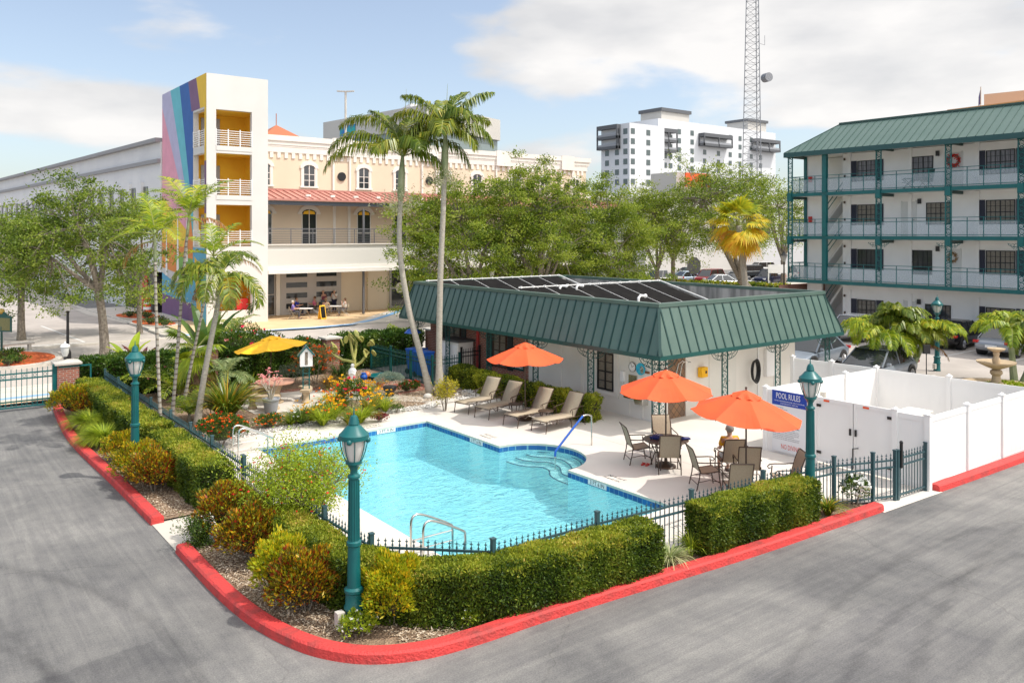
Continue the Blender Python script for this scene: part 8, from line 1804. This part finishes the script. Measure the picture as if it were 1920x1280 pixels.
# cactus
cx, cy, _ = L3(664,722); t = thing('prickly_pear','tall branching yellow green cactus by the green fence','cactus',(cx,cy,.05)); CACT = pmat('cactus_skin',(0.34,0.36,0.08),(0.46,0.42,0.14),4,.6)
b = MB(); b.tube([(0,0,0),(0,0,.5),(.02,0,1.0)],[.09,.08,.07],8); rd = random.Random(6)
arms = [((0,0,.9),(-.9,.1,1.25)),((0,0,.7),(.7,.2,1.3)),((0,0,1.0),(-.15,.0,1.8)),((0,0,1.0),(.2,.2,1.7))]
rot = lambda p: (p[0]*CS, -p[0]*SN+p[1], p[2])
for p,q in arms: b.tube([rot(p),rot(tuple((a+c)/2-(.1 if k == 2 else 0) for k,(a,c) in enumerate(zip(p,q)))),rot(q)],[.07,.06,.05],6)
b.build('trunk', CACT, t, smooth=True); b = MB()
for p,q in arms:
    for k in range(6):
        c = Vector(rot(q))+Vector((rd.uniform(-.3,.3),rd.uniform(-.3,.3),rd.uniform(-.15,.4))); a = rd.uniform(0,PI); e = rd.uniform(.2,.9)
        v0 = Vector((math.cos(a),math.sin(a),0)); v1 = Vector((-math.sin(a)*math.cos(e+.5),math.cos(a)*math.cos(e+.5),math.sin(e+.5))); nv = v0.cross(v1).normalized()*.018; n_ = 10
        ring = [c+v0*.10*math.cos(2*PI*i/n_)+v1*.17*math.sin(2*PI*i/n_) for i in range(n_)]; b.add([r_+nv for r_ in ring]+[r_-nv for r_ in ring],[tuple(range(n_)),tuple(range(2*n_-1,n_-1,-1))]+[(i,n_+i,n_+(i+1)%n_,(i+1)%n_) for i in range(n_)])
b.build('pad', CACT, t)
# the two tall palms
def lp_(specs): return [(A_(a),e,l,d) for a,e,l,d in specs]
l = L3(808,742,0); D = dist(l)
palm('tall_palm','tall pale palm leaning left, left one of the pair',l,[(0,0,0)]+offs(808,[(790,670),(768,590),(752,500),(748,440),(751,375)],D),.125,
     lp_([(168,1.3,3.5,2.2),(178,.85,3.4,2.0),(188,.55,3.5,1.9),(12,.75,3.3,2.3),(-10,.35,2.1,2.0),(25,1.15,2.9,1.6),(8,1.3,3.0,1.5),(80,1.3,2.6,1.3),(150,1.35,2.6,1.2),(-60,.9,2.2,2.1),(-120,.8,2.0,2.0),(50,1.1,2.6,1.6)]),141,PALM,'palmbark',1.65,.95,60,berries=1.0,vshape=.12,curl=1.9,Wd=.062,spear=2.6)
l = L3(824,744,0); D = dist(l)
palm('tall_palm','tall straight pale palm, right one of the pair',l,[(0,0,0)]+offs(824,[(823,640),(826,500),(831,400),(833,330)],D),.125,
     lp_([(172,.95,2.5,1.7),(160,1.25,2.6,1.4),(12,1.2,2.6,1.2),(5,.55,2.2,2.0),(190,.1,1.8,1.3),(30,.9,2.2,1.6),(-20,.3,1.6,1.9),(100,1.2,2.4,1.2),(-90,.7,2.0,2.0),(140,.7,2.2,1.7),(60,1.3,2.5,1.1),(-50,1.2,2.0,2.2)]),142,PALM,'palmbark',1.6,.9,56,berries=.8,vshape=.12,curl=1.9,Wd=.062,spear=1.9)
# yellow fan palm, motel palms
for i,(px,py,fl,lab) in enumerate(((565,798,[(PYEL,8,.06)],'small grassy clump between the orange bush and the bird house'),(605,800,[(PYEL,12,.06),(PRED,4,.05)],'grassy clump in front of the white and orange flowers'),(640,772,[(PYEL,18,.07),(PORA,12,.06)],'grassy clump left of the rose bush'),(676,795,[(PYEL,6,.06)],'grassy clump in front of the rose bush'),(708,768,[(PYEL,16,.07)],'grassy clump behind the right end of the flower bed'),(622,765,[(PORA,16,.06),(PWHI,6,.06)],'grassy clump behind the white and orange flowers'))): tuft('lily_clump',lab,'flowers',L3(px,py),.65,.6,LIME if i % 2 else HEDGEB,260,180+i,.024,.7,flw=fl,group='lily clumps in the flower bed')
fan_palm('fan_palm','yellow and green fan palm behind the pool house roof',(*GD(1400,60),0),6.75,.22,44,1.4,FANY,151,1.25,lean=(-.45,.35),lo=-1.1,hi=1.5)
def multi(label, px, D, seed, tops, fr=21, ln=(1.5,2.05), zt=1.35):
    x,y = GD(px,D); t = thing('parking_palm', label, 'palm tree', (x,y,0)); rs = np.random.RandomState(seed)
    for k,(ox,oy,zt_) in enumerate(tops):
        b = MB(); b.tube([(ox*.3,oy*.3,0),(ox*.7,oy*.7,zt_*.5),(ox,oy,zt_)],[.16,.13,.10],9); b.build('trunk', SHAFT, t, smooth=True)
        fronds(ring_specs(fr,seed+k,(.1,1.25),ln,(1.5,2.3),a0=k),PALML if k % 2 == 0 else PALM,'fronds',t,(ox,oy,zt_+.45),rs,46,.62,.055,1.3)
    return t
mt = multi('bushy triple palm behind the white fence, with one brown frond',1680,34.5,161,[(-.75,.3,1.45),(.35,-.3,1.6),(.9,-.7,1.5),(0,.3,2.0)])
fronds([(A_(-15),.2,1.7,1.6)],PALMD,'dead_fronds',mt,(.6,-.45,1.45),np.random.RandomState(3),24,.4,.05,1.4,0)
multi('bushy palm beside the fountain at the right edge',1905,33.0,162,[(-.2,.1,1.7),(.7,-.5,1.6)],17,(1.6,2.0))
bush('groundcover_bed','bright green ground cover around the fountain','plant',(*GD(1893,30.6),0),1.7,1.3,.45,LIME,2600,.12,.06,163)
x,y = GD(1737,32.0); t = thing('flood_light','small black flood light on a stake by the bushy palm','light',(x,y,0), rzR); b = MB(); b.tube([(0,0,0),(0,0,1.45)],.02,5); b.box(-.13,.13,-.05,.05,1.45,1.8); b.build('housing', M['black'], t)
# oaks
def T(label, px, D, top, cpx, cpy, rpx, trunk_z, tr, mat, seed, tips, per, leaf, **kw):
    s = FPX/D; x,y = GD(px,D); sh = (cpx-px)/s; rx = rpx/s; h_ = H+(437-top)/s
    return tree('oak_tree', label, (x,y,0), h_, rx, rx*.85, trunk_z, tr, mat, seed, tips=tips, per=per, leaf=leaf, shift=(sh*CS,-sh*SN), **kw)
T('oak with a bare grey trunk beside the black street lamp',197,40.4,333,160,0,126,3.3,.215,OAK,171,90,330,.14,hang=.35,lean=(-.25,.2),clump=.62,cz=.42)
T('oak at the left edge of the picture behind the street lamp',40,47,385,30,0,115,3.0,.2,OAK,172,64,300,.16,hang=.35,clump=.7,cz=.42)
T('smaller oak in front of the garage beside the mural',262,50,350,262,0,52,3.0,.15,OAKL,173,36,300,.16,clump=.62,hang=.3)
T('left oak of the group behind the pool house',884,56,305,862,0,118,1.8,.24,OAKL,174,94,520,.16,hang=.3,clump=.75,cz=.40)
T('middle oak of the group behind the pool house, with forked trunk',1012,58,280,1010,0,118,1.8,.28,OAKL,175,108,540,.16,hang=.3,clump=.78,cz=.40)
T('right oak of the group, hanging low over the pool house roof',1168,62,310,1143,0,84,1.6,.24,OAKL,176,90,520,.16,hang=.45,clump=.78,cz=.34)
T('wide oak with a leaning trunk behind the fan palm',1418,74,290,1385,0,115,2.0,.38,OAKL,177,84,330,.18,clump=.95,cz=.5,lean=(-1.2,.9),inner=.5)
T('thin leaved oak left of the fan palm',1262,84,345,1268,0,92,3.4,.24,OAKL,178,56,260,.19,clump=1.0,cz=.5,inner=.5)
T('pale oak between the middle group and the thin leaved oak',1232,76,335,1228,0,62,2.6,.22,OAKL,180,56,300,.18,clump=.9,cz=.45,inner=.5)
T('distant oak beside the motel end',1468,96,330,1460,0,55,3.0,.3,OAKL,179,34,240,.24,clump=1.2)
